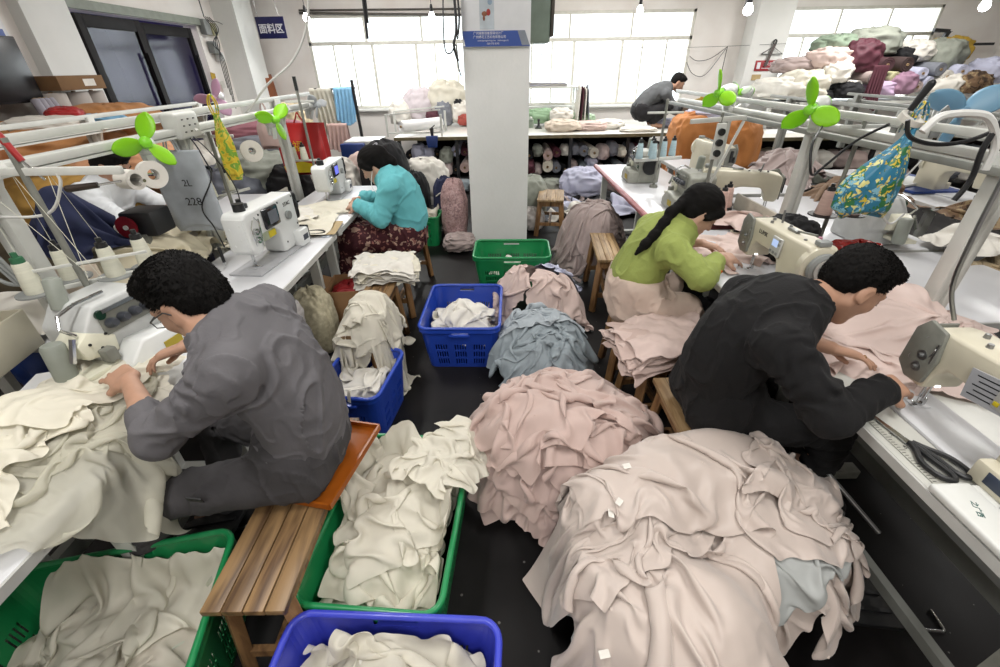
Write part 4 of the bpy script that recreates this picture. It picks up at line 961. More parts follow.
# fill lights: unseen area lights added for brightness, without fixtures
def area(loc, size, e, rot=(0, 0, 0), col=(1, .98, .95), sy=None):
    l = bpy.data.lights.new('lamp', 'AREA'); l.energy = e; l.size = size; l.color = col
    if sy: l.shape = 'RECTANGLE'; l.size_y = sy
    o = bpy.data.objects.new('lamp', l); C.objects.link(o); o.location = loc; o.rotation_euler = rot; return o
for (x, y, e) in ((-1.0, .6, 33), (1.2, .6, 33), (-1.6, 3.4, 42), (1.8, 3.4, 42), (-1.9, 7.2, 84), (2.2, 7.2, 76), (5.6, 3.4, 62), (5.6, 7.0, 84), (-5.6, 7.0, 26), (0, -1.4, 46)):
    area((x, y, (ZC if x > -5 else 2.7)-.1), .3, e, sy=1.2)
for (u0, u1, z0, z1), e in zip(WIN, (60, 60, 55)):
    area(((u0+u1)/2, YB+.6, (z0+z1)/2+.3), u1-u0, e, (R(-78), 0, 0), (.96, .98, 1), sy=z1-z0+.3)  # unseen panels outside the windows, added to strengthen the daylight
# ================================================================== tables and machines
ltab = 'white sewing table beside the aisle, with the overlock machine and the man in grey'
table('white sewing table holding the overlock machine of the man in grey', -1.68, -1.1, .40, 1.62, side=1, inset=.46)
table('white sewing table with the dark-screened machine, behind the man in grey', -1.68, -1.1, 1.66, 2.86, side=1)
table('white sewing table where the woman in teal works', -1.68, -1.1, 2.90, 4.25, side=1)
table('white sewing table with a printed ruler along its edge and black scissors', 1.1, 1.70, .30, 1.54, side=-1, m=mat('table_cream', '#c9c9c2', .35, var=.04), legmat=gunm)
table('white sewing table where the woman in green works', 1.1, 1.70, 1.58, 2.80, side=-1)
table('long sewing table with a red pipe along its aisle edge', 1.1, 1.75, 2.9, 5.05, side=-1, edge=mat('maroon_edge', '#8f5557', .4))
mb = MB(); mb.cone((1.085, 2.9, .745), (1.085, 5.0, .745), .022); o = mb.build('red_pipe', mat('pipe_red', '#a4585c', .35)); tag(o, 'thin red pipe tied along the edge of the long sewing table', 'pipe')
# back-to-back rows
for (x0, x1, y0, y1, l) in ((-2.42, -1.82, 1.5, 2.7, 'white table behind the first row, piled with cream cloth'), (-2.42, -1.82, 2.75, 4.0, 'white table behind the first row, near the worker in a white shirt'),
                            (1.86, 2.62, 1.55, 2.35, 'clear white table top behind the man in black'), (1.86, 2.62, 2.38, 3.6, 'white table holding the small overlock machine with a red badge'),
                            (3.3, 3.95, 3.2, 4.6, 'white table with blue folders beyond the second aisle'), (3.3, 3.95, 1.8, 3.1, 'table with brown camouflage cloth beyond the second aisle'), (1.9, 2.6, 3.7, 5.3, 'white table behind the long table, beside the tan sacks')):
    table(l, x0, x1, y0, y1, side=1 if x0 < 0 else 1, pedal=False)
# cutting table
def long_table(label, x0, x1, y0, y1, z, n):
    t = thing('cutting_table', label, 'table', ((x0+x1)/2, (y0+y1)/2, 0)); W, L = x1-x0, y1-y0
    mb = MB(); mb.box((0, 0, z-.02), (W, L, .04), bev=.004); mb.build('table_top', mat('cutting_top', '#d3d1ca', .22, var=.05, scale=3), t)
    mb = MB(); mb.box((0, -L/2-.004, z-.022), (W, .01, .045)); mb.build('front_edge', mat('cutting_edge', '#6f6549', .6), t)
    for i in range(n):
        for s in (-1, 1):
            mb = MB(); mb.box((-W/2+.06+(W-.12)*i/(n-1), s*(L/2-.08), (z-.04)/2), (.05, .05, z-.04)); mb.build('leg', dark, t)
    mb = MB(); mb.box((0, 0, .18), (W-.1, L-.2, .025)); mb.build('shelf', dark, t); return t
long_table('long pale cutting table under the windows, with a man squatting on it', -1.55, 2.95, 7.1, 9.05, .8, 6)
long_table('long pale table under the heap of fabric by the third window', 3.35, 8.6, 6.6, 7.5, .78, 6)

q_ = lockstitch('white lockstitch machine with a dark square screen and a yellow sticker', (-1.36, 2.26, .752), R(84), 'white', writing='STAC'); q_.scale = (1.1, 1.1, 1.1)
lockstitch('white lockstitch machine with a glowing blue screen before the teal-hooded woman', (-1.42, 3.66, .752), R(90), 'white')
lockstitch('cream lockstitch machine with a large grey handwheel before the woman in green', (1.335, 2.13, .752), R(-90), 'cream', writing='LUMK')
lockstitch('large worn cream lockstitch machine with taped notes before the man in black', (1.33, 1.05, .752), R(-91), 'cream', writing='near')
overlock('white overlock machine with four dark tension knobs before the man in grey', (-1.42, 1.38, .752), R(90-12), 'white')
overlock_small('boxy grey machine at the end of the red-edged table, beside blue cones', (1.34, 4.3, .752), R(-90))
overlock_small('boxy grey machine on the red-edged table, next to the black-haired woman', (1.42, 3.35, .752), R(-90))
overlock('small white overlock machine with a red badge on top, behind the man in black', (2.3, 2.55, .752), R(90), 'white')
lockstitch('cream machine beyond the black bag, with pink cloth beside it', (1.95, 3.15, .752), R(160), 'cream')
lockstitch('cream machine near the tan sacks, half hidden by the lamp post', (2.15, 4.3, .752), R(100), 'cream')

# ================================================================== benches and stools
bench('front wooden bench with dark grain and an orange tray on it', (-.715, .985, 0), 0, .76, .235, .45, woodb, group='wooden benches')
bench('wooden bench holding the heap of cream chiffon', (-.80, 2.40, 0), 0, .78, .2, .45, woodb)
bench('wooden bench under the teal-hooded woman', (-.77, 3.42, 0), R(-3), .85, .2, .45, woodb)
bench('pale slatted bench the man in black sits on', (.84, 1.32, 0), 0, .56, .26, .45, woodl, boards=3)
bench('pale wooden stool in the middle of the aisle, beside the rose-grey bundle', (.87, 3.34, 0), R(-5), .62, .2, .45, woodl, boards=3, name='stool', cat='stool')
bench('low stool the woman in green sits on', (.80, 2.25, 0), R(-5), .36, .25, .40, woodl, boards=3, name='stool', cat='stool')
bench('small stool holding the stack of blush cloth pieces', (.83, 1.87, 0), R(8), .30, .28, .43, woodl, boards=3, name='stool', cat='stool')
bench('pale slatted stool far down the aisle behind the rose-grey bundle', (.62, 5.1, 0), R(-8), .5, .3, .42, woodl, boards=3, name='stool', cat='stool')
bench('plank bench buried under the heap of satin garments', (.60, .88, 0), R(84), .60, .24, .33, woodb, boards=3)
# orange tray
t = thing('tray', 'orange plastic tray under the man in grey on the front bench', 'tray', (-.66, 1.13, .452), R(-12))
mb = MB(); mb.box((0, 0, .004), (.26, .38, .008), bev=.003); mb.build('base', mat('amber_plastic', '#b8641c', .3, trans=.3), t)
mb = MB()
for s in (-1, 1): mb.box((s*.13, 0, .016), (.008, .38, .024)); mb.box((0, s*.19, .016), (.26, .008, .024))
mb.build('rim', MATS['amber_plastic'], t)

# ================================================================== baskets
cg = mat('crate_green', '#1d8a50', .35, var=.06, scale=6, coat=.2); cb = mat('crate_blue', '#2347b4', .35, var=.08, scale=6, coat=.2); cb2 = mat('crate_violet_blue', '#3b46c4', .35, var=.05, coat=.2)
def X_(): pass
crate('green basket of cream chiffon in the middle foreground', (-.395, 1.02, 0), R(-5), .46, .70, .32, cg, name='basket')
crate('big green basket beside the near end of the front bench, half out of the frame', (-1.20, .62, 0), R(12), .66, .46, .36, cg, name='basket')
crate('violet-blue basket at the bottom edge of the photo', (-.33, .43, 0), R(-3), .60, .42, .33, cb2, name='basket')
crate('blue basket with a white strap, behind the man in grey', (-.755, 1.88, 0), R(-8), .34, .44, .31, cb, name='basket')
crate('large blue slotted basket standing alone in the aisle', (-.245, 2.60, 0), R(-2), .50, .62, .32, cb, name='basket')
crate('green basket at the foot of the pillar', (.12, 3.70, 0), R(-2), .66, .44, .30, cg, name='basket')
crate('green basket far off behind the teal-hooded woman', (-.79, 4.75, 0), R(-3), .30, .30, .32, cg, name='basket')
# lean the frame of the sewing table legs etc. handled in table()
# ================================================================== people
hr = MATS['hair']
grey_sh = mat('sweatshirt_grey', '#636164', .9, var=.05, bump=.12, bscale=150); tr_g = mat('trousers_charcoal', '#454345', .95, var=.08, bump=.1, bscale=120)
blk = mat('knit_black', '#0c0b0d', .95, var=.1, bump=.15, bscale=160); greens = mat('sweater_green', '#98a558', .9, var=.05, bump=.25, bscale=90)
teal = mat('hoodie_teal', '#66b8bf', .85, var=.04, bump=.1, bscale=120); dgrey = mat('tshirt_grey', '#56585a', .9)
shoe_b = mat('shoe_black', '#1a1a1c', .7); sole_w = mat('sole_grey', '#8a8c8e', .6)
J = dict(pelvis=(-.71, 1.10, .56), mid=(-.655, 1.08, .74), chest=(-.705, 1.08, .945), neck=(-.785, 1.08, 1.065),
 head=(-.865, 1.08, 1.155), face=(-1, .12, -.62), crown=(-.55, .04, .85),
 shl=(-.70, .90, 1.04), shr=(-.76, 1.27, 1.03), ell=(-.95, .87, .84), elr=(-.95, 1.33, .85), wrl=(-1.15, 1.07, .885), wrr=(-1.10, 1.28, .88),
 hdl=((-1, .60, -.02), (-.05, -.30, .95)), hdr=((-1, -.5, -.18), (-.1, .25, .9)), hol=dict(curl=(12, 20, 14), spread=1.5), hor=dict(curl=(16, 26, 16), spread=.8),
 hipl=(-.68, 1.0, .54), hipr=(-.68, 1.2, .54), knl=(-1.09, .92, .53), knr=(-1.12, 1.28, .53), anl=(-1.36, .90, .12), anr=(-1.16, 1.2, .12), toel=(-1.56, .9, .045), toer=(-1.34, 1.17, .045))
root, hm = person('man in a grey sweatshirt and glasses sewing cream cloth at the overlock machine', J, skin, grey_sh, tr_g, 'short', vox=.0046, w=.95, shirt_opts=dict(cuffl=.35, cuffr=.3, collar=.010, broad=.008, arm=.012), shoes=(shoe_b, sole_w))
base = Vector(PLOC[root.name])
mb = MB(); mb.M = Matrix.Translation(-base) @ hm
for s in (-1, 1):
    mb.tube([(.104, s*.012, .004), (.106, s*.03, .02), (.098, s*.056, .014), (.098, s*.056, -.008), (.104, s*.03, -.02), (.106, s*.014, -.012)], .0016, seg=6, closed=True)
    mb.tube([(.098, s*.058, .012), (.05, s*.078, .014), (.0, s*.085, .012), (-.015, s*.085, -.004)], .002, seg=6)
mb.tube([(.105, -.012, .006), (.107, 0, .009), (.105, .012, .006)], .0016, seg=6)
mb.build('glasses', dark, root)
mb = MB(); mb.M = Matrix.Translation(-base); mb.box((-.93, .852, .60), (.045, .004, .032), rot=(R(20), R(12), 0)); mb.build('trouser_patch', dark, root)
J = dict(pelvis=(.88, 1.34, .56), mid=(.82, 1.32, .74), chest=(.885, 1.29, .905), neck=(1.0, 1.29, 1.0),
 head=(1.175, 1.295, 1.06), face=(1, -.06, -.75), crown=(.62, 0, .8),
 shl=(.93, 1.47, .94), shr=(.87, 1.10, .95), ell=(1.02, 1.50, .80), elr=(.98, .955, .80), wrl=(1.15, 1.25, .845), wrr=(1.165, 1.02, .84),
 hdl=((1, -.38, -.16), (.15, .3, .92)), hdr=((1, .42, -.10), (.1, -.35, .92)), hol=dict(curl=(8, 12, 9), spread=1.4), hor=dict(curl=(18, 26, 16), spread=1.3),
 hipl=(.82, 1.43, .54), hipr=(.82, 1.24, .54), knl=(1.24, 1.48, .52), knr=(1.24, 1.18, .52), anl=(1.3, 1.45, .12), anr=(1.3, 1.2, .12), toel=(1.46, 1.45, .045), toer=(1.46, 1.2, .045))
root, hm = person('man in a black sweater with cropped hair sewing blush cloth', J, skin, blk, blk, 'crew', vox=.0046, w=.95, shirt_opts=dict(cuffl=.45, cuffr=.97, broad=.006, arm=.02), shoes=(shoe_b, sole_w), neckcut=.05)
mb = MB(); base = Vector(PLOC[root.name])
hw = Vector((1.15, 1.25, .845)); f = Vector((1, -.38, -.16)).normalized(); s_ = f.cross(Vector((.15, .3, .92))).normalized()*-1
mb.M = Matrix.Translation(-base); c = hw+f*.108-s_*.01+Vector((0, 0, -.004)); fr = basis(f, (0, 0, 1))
mb.tube([c+fr @ Vector((0, .0105*math.cos(a), .0105*math.sin(a))) for a in [2*PI*i/16 for i in range(16)]], .0016, seg=6, closed=True); mb.build('ring', mat('gold', '#d9a94a', .25, metal=1), root)
J = dict(pelvis=(.80, 2.28, .52), mid=(.775, 2.28, .68), chest=(.865, 2.28, .84), neck=(.97, 2.28, .935),
 head=(1.075, 2.29, 1.02), face=(1, -.05, -.75), crown=(.62, 0, .8),
 shl=(.88, 2.44, .885), shr=(.89, 2.10, .88), ell=(.98, 2.52, .76), elr=(1.0, 1.955, .80), wrl=(1.15, 2.34, .83), wrr=(1.165, 2.12, .83),
 hdl=((1, -.6, -.15), (.1, .2, .95)), hdr=((1, .35, -.2), (.1, -.3, .95)), hol=dict(curl=(16, 24, 16), spread=.9), hor=dict(curl=(16, 24, 16), spread=.9),
 hipl=(.78, 2.37, .5), hipr=(.78, 2.19, .5), knl=(1.18, 2.4, .5), knr=(1.18, 2.15, .5), anl=(1.22, 2.38, .12), anr=(1.22, 2.16, .12), toel=(1.38, 2.38, .045), toer=(1.38, 2.16, .045),
 tail=[(-.105, -.01, .03), (.90, 2.23, 1.04), (.86, 2.20, .99), (.81, 2.17, .94), (.765, 2.15, .90), (.72, 2.14, .85)], tailr=[.036, .026, .026, .025, .022, .010])
root, hm = person('woman in a lime-green sweater with a long black ponytail', J, skin2, greens, mat('trousers_navy', '#1c1c22', .9), 'long', vox=.006, w=.9, shirt_opts=dict(cuffl=.55, cuffr=.72, broad=.006, arm=.022, inf=.02, hem=((0, 0, .64), (0, 0, -1)), name='sweater'), shoes=(shoe_b, sole_w), neckcut=.05)
# apron sash: a wide blush band round the hips
T = SDF(); torso(T, (.81, 2.28, .5), (.80, 2.28, .54), (.79, 2.28, .60), (.78, 2.28, .68), (0, 1, 0), (0, 1, 0), inf=.032, w=.95); T.half((0, 0, .685), (0, 0, 1)); T.cap((.8, 2.37, .5), (1.05, 2.4, .52), .11, .085, k=.05); T.cap((.8, 2.19, .5), (1.05, 2.14, .52), .11, .085, k=.05)
apron_m = mat('apron_blush', '#cdb8aa', .8, var=.05)
sdf_obj('apron', T, .008, apron_m, root, wr=limb_folds([((.74, 2.28, .4), (.74, 2.28, .8), 16, .007)], broad=.01, seed=21), it=1)
mb = MB(); mb.M = Matrix.Translation(-Vector(PLOC[root.name])); mb.box((1.06, 1.985, .822), (.012, .09, .05), rot=(R(30), R(-20), R(60)), bev=.004); mb.build('sleeve_stripe', mat('orange_stripe', '#cf6a2a', .8), root)
J = dict(pelvis=(-.76, 3.44, .54), mid=(-.70, 3.44, .70), chest=(-.75, 3.44, .88), neck=(-.83, 3.44, .99),
 head=(-.925, 3.44, 1.075), face=(-1, .0, -.62), crown=(-.55, 0, .85),
 shl=(-.78, 3.27, .945), shr=(-.80, 3.60, .945), ell=(-.88, 3.21, .75), elr=(-.90, 3.64, .77), wrl=(-1.06, 3.32, .81), wrr=(-1.07, 3.52, .82),
 hdl=((-1, .5, -.1), (-.2, -.3, .9)), hdr=((-1, -.4, -.1), (-.2, .3, .9)),
 hipl=(-.78, 3.35, .52), hipr=(-.78, 3.53, .52), knl=(-1.16, 3.28, .54), knr=(-1.16, 3.52, .54), anl=(-1.2, 3.3, .12), anr=(-1.2, 3.5, .12), toel=(-1.36, 3.3, .045), toer=(-1.36, 3.5, .045),
 tail=[(-.10, 0, .05), (-.79, 3.44, 1.10), (-.76, 3.44, 1.03)], tailr=[.042, .036, .02])
root, hm = person('woman in a teal hoodie and dark red floral skirt, sewing', J, skin2, teal, None, 'long', vox=.0075, w=.95, shirt_opts=dict(cuffl=.95, cuffr=.95, hood=(.04, 0, -.02), arm=.026, inf=.022, hem=((0, 0, .60), (0, 0, -1)), name='hoodie'), shoes=(shoe_b, sole_w), neckcut=.05)
skirt_m = print_cloth('skirt_floral', '#3d1019', ['#a98b7b', '#8a5a52'], 16, .85, .34)
T = SDF(); torso(T, (-.77, 3.44, .5), (-.76, 3.44, .55), (-.75, 3.44, .6), (-.74, 3.44, .66), (0, 1, 0), (0, 1, 0), inf=.02, w=1.05)
for s in (-.09, .09): T.cap((-.8, 3.44+s, .53), (-1.14, 3.41+s, .54), .125, .11, k=.07); T.cap((-1.14, 3.41+s, .52), (-1.2, 3.41+s, .22), .105, .12, k=.07)
T.half((0, 0, .66), (0, 0, 1)); sdf_obj('skirt', T, .009, skirt_m, root, wr=limb_folds([((-.8, 3.4, .5), (-1.2, 3.4, .5), 14, .01)], broad=.012, seed=31), it=1)
mb = MB(); mb.M = Matrix.Translation(-Vector(PLOC[root.name])) @ hm
for i in range(7): a = i*.9; mb.ball((-.095+.012*math.cos(a), .018*math.sin(a), .10+.008*math.sin(2*a)), (.016, .014, .012), 8)
mb.build('hair_bow', mat('bow_grey', '#a8a7ad', .8), root)
mb = MB(); mb.M = Matrix.Translation(-Vector(PLOC[root.name])); mb.tube(smooth_path([(-.925, 3.36, 1.05), (-.93, 3.30, .96), (-.88, 3.26, .9), (-.86, 3.3, .84)]), .0025, seg=6); mb.build('earphone_cord', white, root)
# man squatting on the cutting table
J = dict(pelvis=(2.30, 7.75, 1.02), mid=(2.36, 7.75, 1.17), chest=(2.52, 7.75, 1.29), neck=(2.68, 7.75, 1.36),
 head=(2.84, 7.76, 1.43), face=(1, -.15, -.6), crown=(.5, 0, .85),
 shl=(2.63, 7.92, 1.29), shr=(2.63, 7.58, 1.29), ell=(2.78, 7.95, 1.07), elr=(2.80, 7.56, 1.06), wrl=(2.96, 7.84, .97), wrr=(3.0, 7.66, .96),
 hdl=((1, -.3, -.3), (.2, .3, .9)), hdr=((1, .3, -.3), (.2, -.3, .9)),
 hipl=(2.33, 7.85, 1.0), hipr=(2.33, 7.65, 1.0), knl=(2.74, 7.92, 1.13), knr=(2.72, 7.58, 1.12), anl=(2.52, 7.88, .89), anr=(2.50, 7.62, .89), toel=(2.68, 7.9, .84), toer=(2.66, 7.6, .84))
person('man in a grey T-shirt squatting on the long cutting table', J, skin, dgrey, mat('trousers_black', '#1b1a1d', .9), 'short', vox=.011, shirt_opts=dict(cuffl=0, cuffr=0, broad=.006, hem=((2.26, 7.75, 1.04), (-.75, 0, -.65))), shoes=(shoe_b, sole_w))
# worker in white beyond the first row
J = dict(pelvis=(-2.78, 3.05, .54), mid=(-2.80, 3.05, .72), chest=(-2.72, 3.05, .92), neck=(-2.64, 3.05, 1.06),
 head=(-2.56, 3.05, 1.17), face=(1, 0, -.5), crown=(.5, 0, .85),
 shl=(-2.70, 3.23, 1.02), shr=(-2.68, 2.88, 1.02), ell=(-2.5, 3.28, .85), elr=(-2.46, 2.82, .86), wrl=(-2.26, 3.18, .83), wrr=(-2.24, 2.92, .84),
 hdl=((1, -.3, -.1), (.2, .3, .9)), hdr=((1, .3, -.1), (.2, -.3, .9)),
 hipl=(-2.76, 3.15, .52), hipr=(-2.76, 2.95, .52), knl=(-2.36, 3.2, .52), knr=(-2.36, 2.9, .52), anl=(-2.3, 3.2, .12), anr=(-2.3, 2.9, .12), toel=(-2.15, 3.2, .045), toer=(-2.15, 2.9, .045))
person('worker in a white shirt half hidden behind the front row of tables', J, skin, mat('shirt_white', '#d9dcdf', .85, var=.04), MATS['trousers_black'], 'short', vox=.009, shirt_opts=dict(cuffl=.1, cuffr=.1), shoes=(shoe_b, sole_w))
bench('wooden bench under the worker in a white shirt', (-2.78, 3.05, 0), 0, .7, .22, .45, woodb)
# ================================================================== cloth
blush = mat('organza_blush', '#d3bab1', .7, var=.03, trans=.22, sheen=.3); blush2 = mat('organza_blush_deep', '#c9b0a8', .7, var=.04, trans=.2, sheen=.3)
satin = mat('satin_blush', '#cabcb3', .42, var=.02, sheen=.3, spec=.35, trans=.06); satin2 = mat('satin_grey_lining', '#b3b6b4', .6, var=.03, trans=.15)
chiff = mat('chiffon_cream', '#e6e1d2', .75, var=.03, trans=.25); chiff2 = mat('chiffon_ivory', '#eee9d8', .75, var=.03, trans=.25); sheer = mat('chiffon_sheer', '#dedbcb', .75, var=.02, trans=.35, alpha=.72)
greyblue = mat('cloth_greyblue', '#8f999f', .75, var=.06, trans=.08); rosegrey = mat('cloth_rosegrey', '#9f8f8b', .7, var=.05, sheen=.2); palepink = mat('cloth_palepink', '#d9c3bb', .75, var=.04, trans=.12)
lav = mat('cloth_lavender', '#b6b8cc', .75, var=.04); greyc = mat('cloth_grey', '#777a82', .85, var=.08); rosec = mat('cloth_rose', '#95606a', .85, var=.08); olivec = mat('cloth_sage', '#8c9085', .8, var=.08)
offw = mat('cloth_offwhite', '#d8d4cb', .8, var=.04); navy = mat('cloth_navy', '#232a4a', .9, var=.1); tanb = mat('sack_tan', '#b8804d', .7, var=.12, scale=5, bump=.2); maroon = mat('cloth_maroon', '#4c1d2b', .7, var=.1)
blackc = mat('cloth_black', '#19191c', .9, var=.2); mustard = mat('cloth_mustard', '#b0902f', .8, var=.1); ltblue = mat('cloth_sky', '#8fc4e6', .7, trans=.3, var=.04)
def cloth(name, label, cat, m, w, h, cx, cy, rot, hf, group=None, field=None, n=34, sub=1, **k):
    nx = max(12, int(w*n*1.6)); ny = max(12, int(h*n*1.6)); P = drape(w, h, nx, ny, cx, cy, rot, hf, **k)
    if field is not None: field.add(P)
    o = grid_mesh(name, P, m, sub=sub); tag(o, label, cat, group); return o
def ridg(x, y, seed, f): return 1-2*np.abs(vnoise(x+7, y+7, seed, f))
# --- the blush organza heap, many ruffled skirts on one another
F1 = Field(-.45, 1.0, .75, 2.1, lambda x, y: .44*np.exp(-(((x-.32)/.46)**2+((y-1.47)/.42)**2)**1.7)+.02*vnoise(x+9, y+9, 5, 6))
gl = 'ruffled blush organza skirts heaped on the floor'
k = 0
for (ang, rad, zz, W_, H_) in ((200, .40, .1, .8, .34), (235, .40, .1, .8, .34), (270, .38, .1, .75, .32), (165, .40, .1, .7, .32), (305, .40, .1, .7, .3),
                           (215, .33, .1, .8, .34), (250, .32, .1, .8, .34), (185, .34, .1, .7, .34), (285, .32, .1, .7, .3),
                           (200, .24, .1, .75, .36), (235, .24, .1, .75, .36), (270, .22, .1, .7, .34)):
    a = R(ang); cloth('organza_skirt', 'ruffled blush organza skirt within the floor heap, its hem fanning down the side', 'skirt', blush if k % 2 else blush2, W_, H_, .32+rad*math.cos(a), 1.47+rad*.95*math.sin(a), a+PI/2, F1, gl, F1, n=42, squeeze=(.5, .92), z0=.04, steps=34, seed=40+k, noise=.05, fric=.75, bend=.12, warp=.05, drag=.9); k += 1
cloth('organza_skirt', 'wide blush organza skirt spread over the crown of the floor heap', 'skirt', blush, 1.25, 1.1, .34, 1.52, .5, F1, None, F1, n=46, squeeze=(.55, .52), z0=.05, steps=50, seed=77, noise=.12, fric=.8, bend=.6, warp=.09, drag=.93)
cloth('organza_skirt', 'blush organza skirt crumpled on the aisle side of the heap top', 'skirt', blush, .9, .8, .17, 1.42, 2.2, F1, None, F1, n=46, squeeze=(.5, .55), z0=.05, steps=46, seed=78, noise=.12, fric=.8, bend=.5, warp=.08, drag=.93)
# --- satin garments over the plank bench
def satbase(x, y):
    b = .56*np.exp(-(((x-.74)/.44)**2+((y-1.05)/.22)**2)**2.4); c = .50*np.exp(-(((x-.46)/.29)**2+((y-.60)/.30)**2)**2.2); d = .50*np.exp(-(((x-.46)/.28)**2+((y-.92)/.24)**2)**2.2)
    e = .46*np.exp(-(((x-.84)/.30)**2+((y-.80)/.22)**2)**2)
    return np.maximum(np.maximum(np.maximum(b, c), d), e)+.02*vnoise(x+3, y+3, 8, 5)
F2 = Field(-.3, 1.6, .2, 1.6, satbase)
gs = 'blush satin garments heaped over a plank bench'
for i, (cx, cy, rot, w_, h_, sq) in enumerate(((.31, .88, 1.3, .7, .30, (.5, .75)), (.28, .70, 1.5, .7, .30, (.5, .75)), (.35, .42, .3, .8, .45, (.5, .7)), (.62, .46, .4, .7, .4, (.5, .7)), (.72, .62, .9, .7, .4, (.5, .7)),
                                               (1.12, .98, 1.7, .7, .4, (.5, .8)), (1.05, .80, 1.2, .8, .4, (.5, .8)), (.88, .80, .6, .7, .34, (.55, .75)), (1.14, .88, 1.5, .6, .34, (.5, .8)))):
    cloth('satin_garment', 'blush satin garment low in the bench heap, its edge rippling outward', 'garment', satin2 if i in (1, 7) else satin, w_, h_, cx, cy, rot, F2, gs, F2, n=46, squeeze=sq, z0=.05, steps=36, seed=60+i, noise=.08, fric=.75, bend=.25, warp=.06, drag=.92)
cloth('satin_garment', 'long blush satin garment falling in pleats toward the bottom of the photo', 'garment', satin, 1.15, 1.05, .45, .60, 1.35, F2, None, F2, n=52, squeeze=(.68, .46), z0=.05, steps=52, seed=91, noise=.12, fric=.85, bend=.7, warp=.05, drag=.93)
cloth('satin_garment', 'blush satin garment crossing the heap from the organza side', 'garment', satin, .9, .8, .36, .88, .7, F2, None, F2, n=56, squeeze=(.62, .5), z0=.05, steps=46, seed=93, noise=.12, fric=.85, bend=.3, warp=.07, drag=.93)
cloth('satin_garment', 'wide blush satin garment lying smooth across the top of the bench heap', 'garment', satin, 1.3, .85, .72, 1.05, -.08, F2, None, F2, n=52, squeeze=(.74, .58), z0=.05, steps=54, seed=95, noise=.10, fric=.8, bend=.8, warp=.06, drag=.93)
cloth('satin_garment', 'blush satin bodice bunched at the end of the bench heap by the black sweater', 'garment', satin, .75, .6, 1.03, 1.0, 1.0, F2, None, F2, n=56, squeeze=(.5, .5), z0=.05, steps=40, seed=98, noise=.12, fric=.85, bend=.25, warp=.08, drag=.93)
tagm = mat('paper_tag', '#e8e4dc', .7)
for (x, y, r_) in ((.42, 1.0, .3), (.36, .86, .9), (.33, .83, 1.4), (.25, .50, .2)):
    mb = MB(); mb.box((0, 0, .001), (.028, .018, .0012)); mb.box((0, 0, .002), (.014, .004, .0006))
    z = float(F2(np.array([x]), np.array([y]))[0]); o = mb.build('paper_tag', tagm); o.location = (x, y, z+.006); o.rotation_euler = (.25, .1, r_); tag(o, 'small white paper tag pinned to the blush satin heap', 'tag', 'paper tags on the satin heap')
# --- blue-grey and pale pink heaps by the blue basket
def hb(x, y): return .34*np.exp(-(((x-.26)/.30)**2+((y-2.28)/.42)**2)**2)+.03*vnoise(x, y, 3, 7)
F3 = Field(-.4, 1., 1.6, 3.2, hb)
for i, (cx, cy, rot) in enumerate(((.12, 2.10, 1.8), (.30, 1.98, .1), (.46, 2.25, 1.4), (.10, 2.35, 1.6))):
    cloth('grey_garment', 'blue-grey garment in the heap between the blue basket and the blush heap', 'garment', greyblue, .6, .4, cx, cy, rot, F3, 'blue-grey garments in a heap', F3, squeeze=(.5, .7), z0=.04, steps=34, seed=10+i, noise=.08, fric=.75, bend=.2, warp=.08, drag=.92)
cloth('grey_garment', 'blue-grey garment folded over the near half of its heap', 'garment', greyblue, .9, .8, .24, 2.08, .3, F3, None, F3, n=50, squeeze=(.5, .45), z0=.05, steps=40, seed=15, noise=.1, fric=.8, bend=.3, warp=.08, drag=.92)
cloth('grey_garment', 'blue-grey garment rolled at the far side of its heap', 'garment', mat('cloth_bluegrey_light', '#9da5ab', .7, var=.05), .9, .7, .25, 2.42, .1, F3, None, F3, n=50, squeeze=(.5, .42), z0=.05, steps=40, seed=19, noise=.1, fric=.8, bend=.3, warp=.08, drag=.92)
def hp(x, y): return .40*np.exp(-(((x-.30)/.34)**2+((y-2.98)/.30)**2)**2)+.03*vnoise(x, y, 4, 7)
F4 = Field(-.5, 1.1, 2.4, 3.7, lambda x, y: np.maximum(hp(x, y), hb(x, y)*.5))
for i, (m_, cx, cy, rot, w_, h_, l) in enumerate(((palepink, .10, 3.05, 1.2, .8, .6, 'pale pink bundle leaning on the green basket'), (palepink, .45, 2.82, .1, .8, .4, 'pale pink roll of cloth pointing at the pale stool'), (palepink, .06, 2.86, .4, .6, .4, 'small pale pink bundle behind the blue basket'), (lav, .42, 3.15, 2.2, .7, .5, 'lavender bundle between the green basket and the pale stool'))):
    cloth('cloth_bundle', l, 'cloth bundle', m_, w_, h_, cx, cy, rot, F4, None, F4, n=50, squeeze=(.48, .4), z0=.05, steps=38, seed=22+i, noise=.13, fric=.8, bend=.3, warp=.08, drag=.92)
# --- rose-grey bundle on the far end of the pale stool
def hr_(x, y): return .56*np.exp(-(((x-.88)/.30)**2+((y-4.0)/.34)**2)**2.4)+.03*vnoise(x, y, 6, 6)
F5 = Field(.2, 1.5, 3.2, 4.6, hr_)
for i in range(3): cloth('cloth_bundle', ('rose-grey cloth spread low round the bundle by the pale stool', 'rose-grey cloth on the shaded side of the bundle by the pale stool', 'large crumpled rose-grey cloth gathered over the pale stool')[i], 'cloth bundle', rosegrey, (1.0, 1.0, 1.3)[i], (.7, .7, 1.2)[i], (.78, .98, .88)[i], (3.82, 4.05, 3.98)[i], (.4, 1.8, .9)[i], F5, None, F5, n=48, squeeze=(.48, .46), z0=.05, steps=40, seed=50+i, noise=.12, fric=.75, bend=.25, warp=.1, drag=.93)
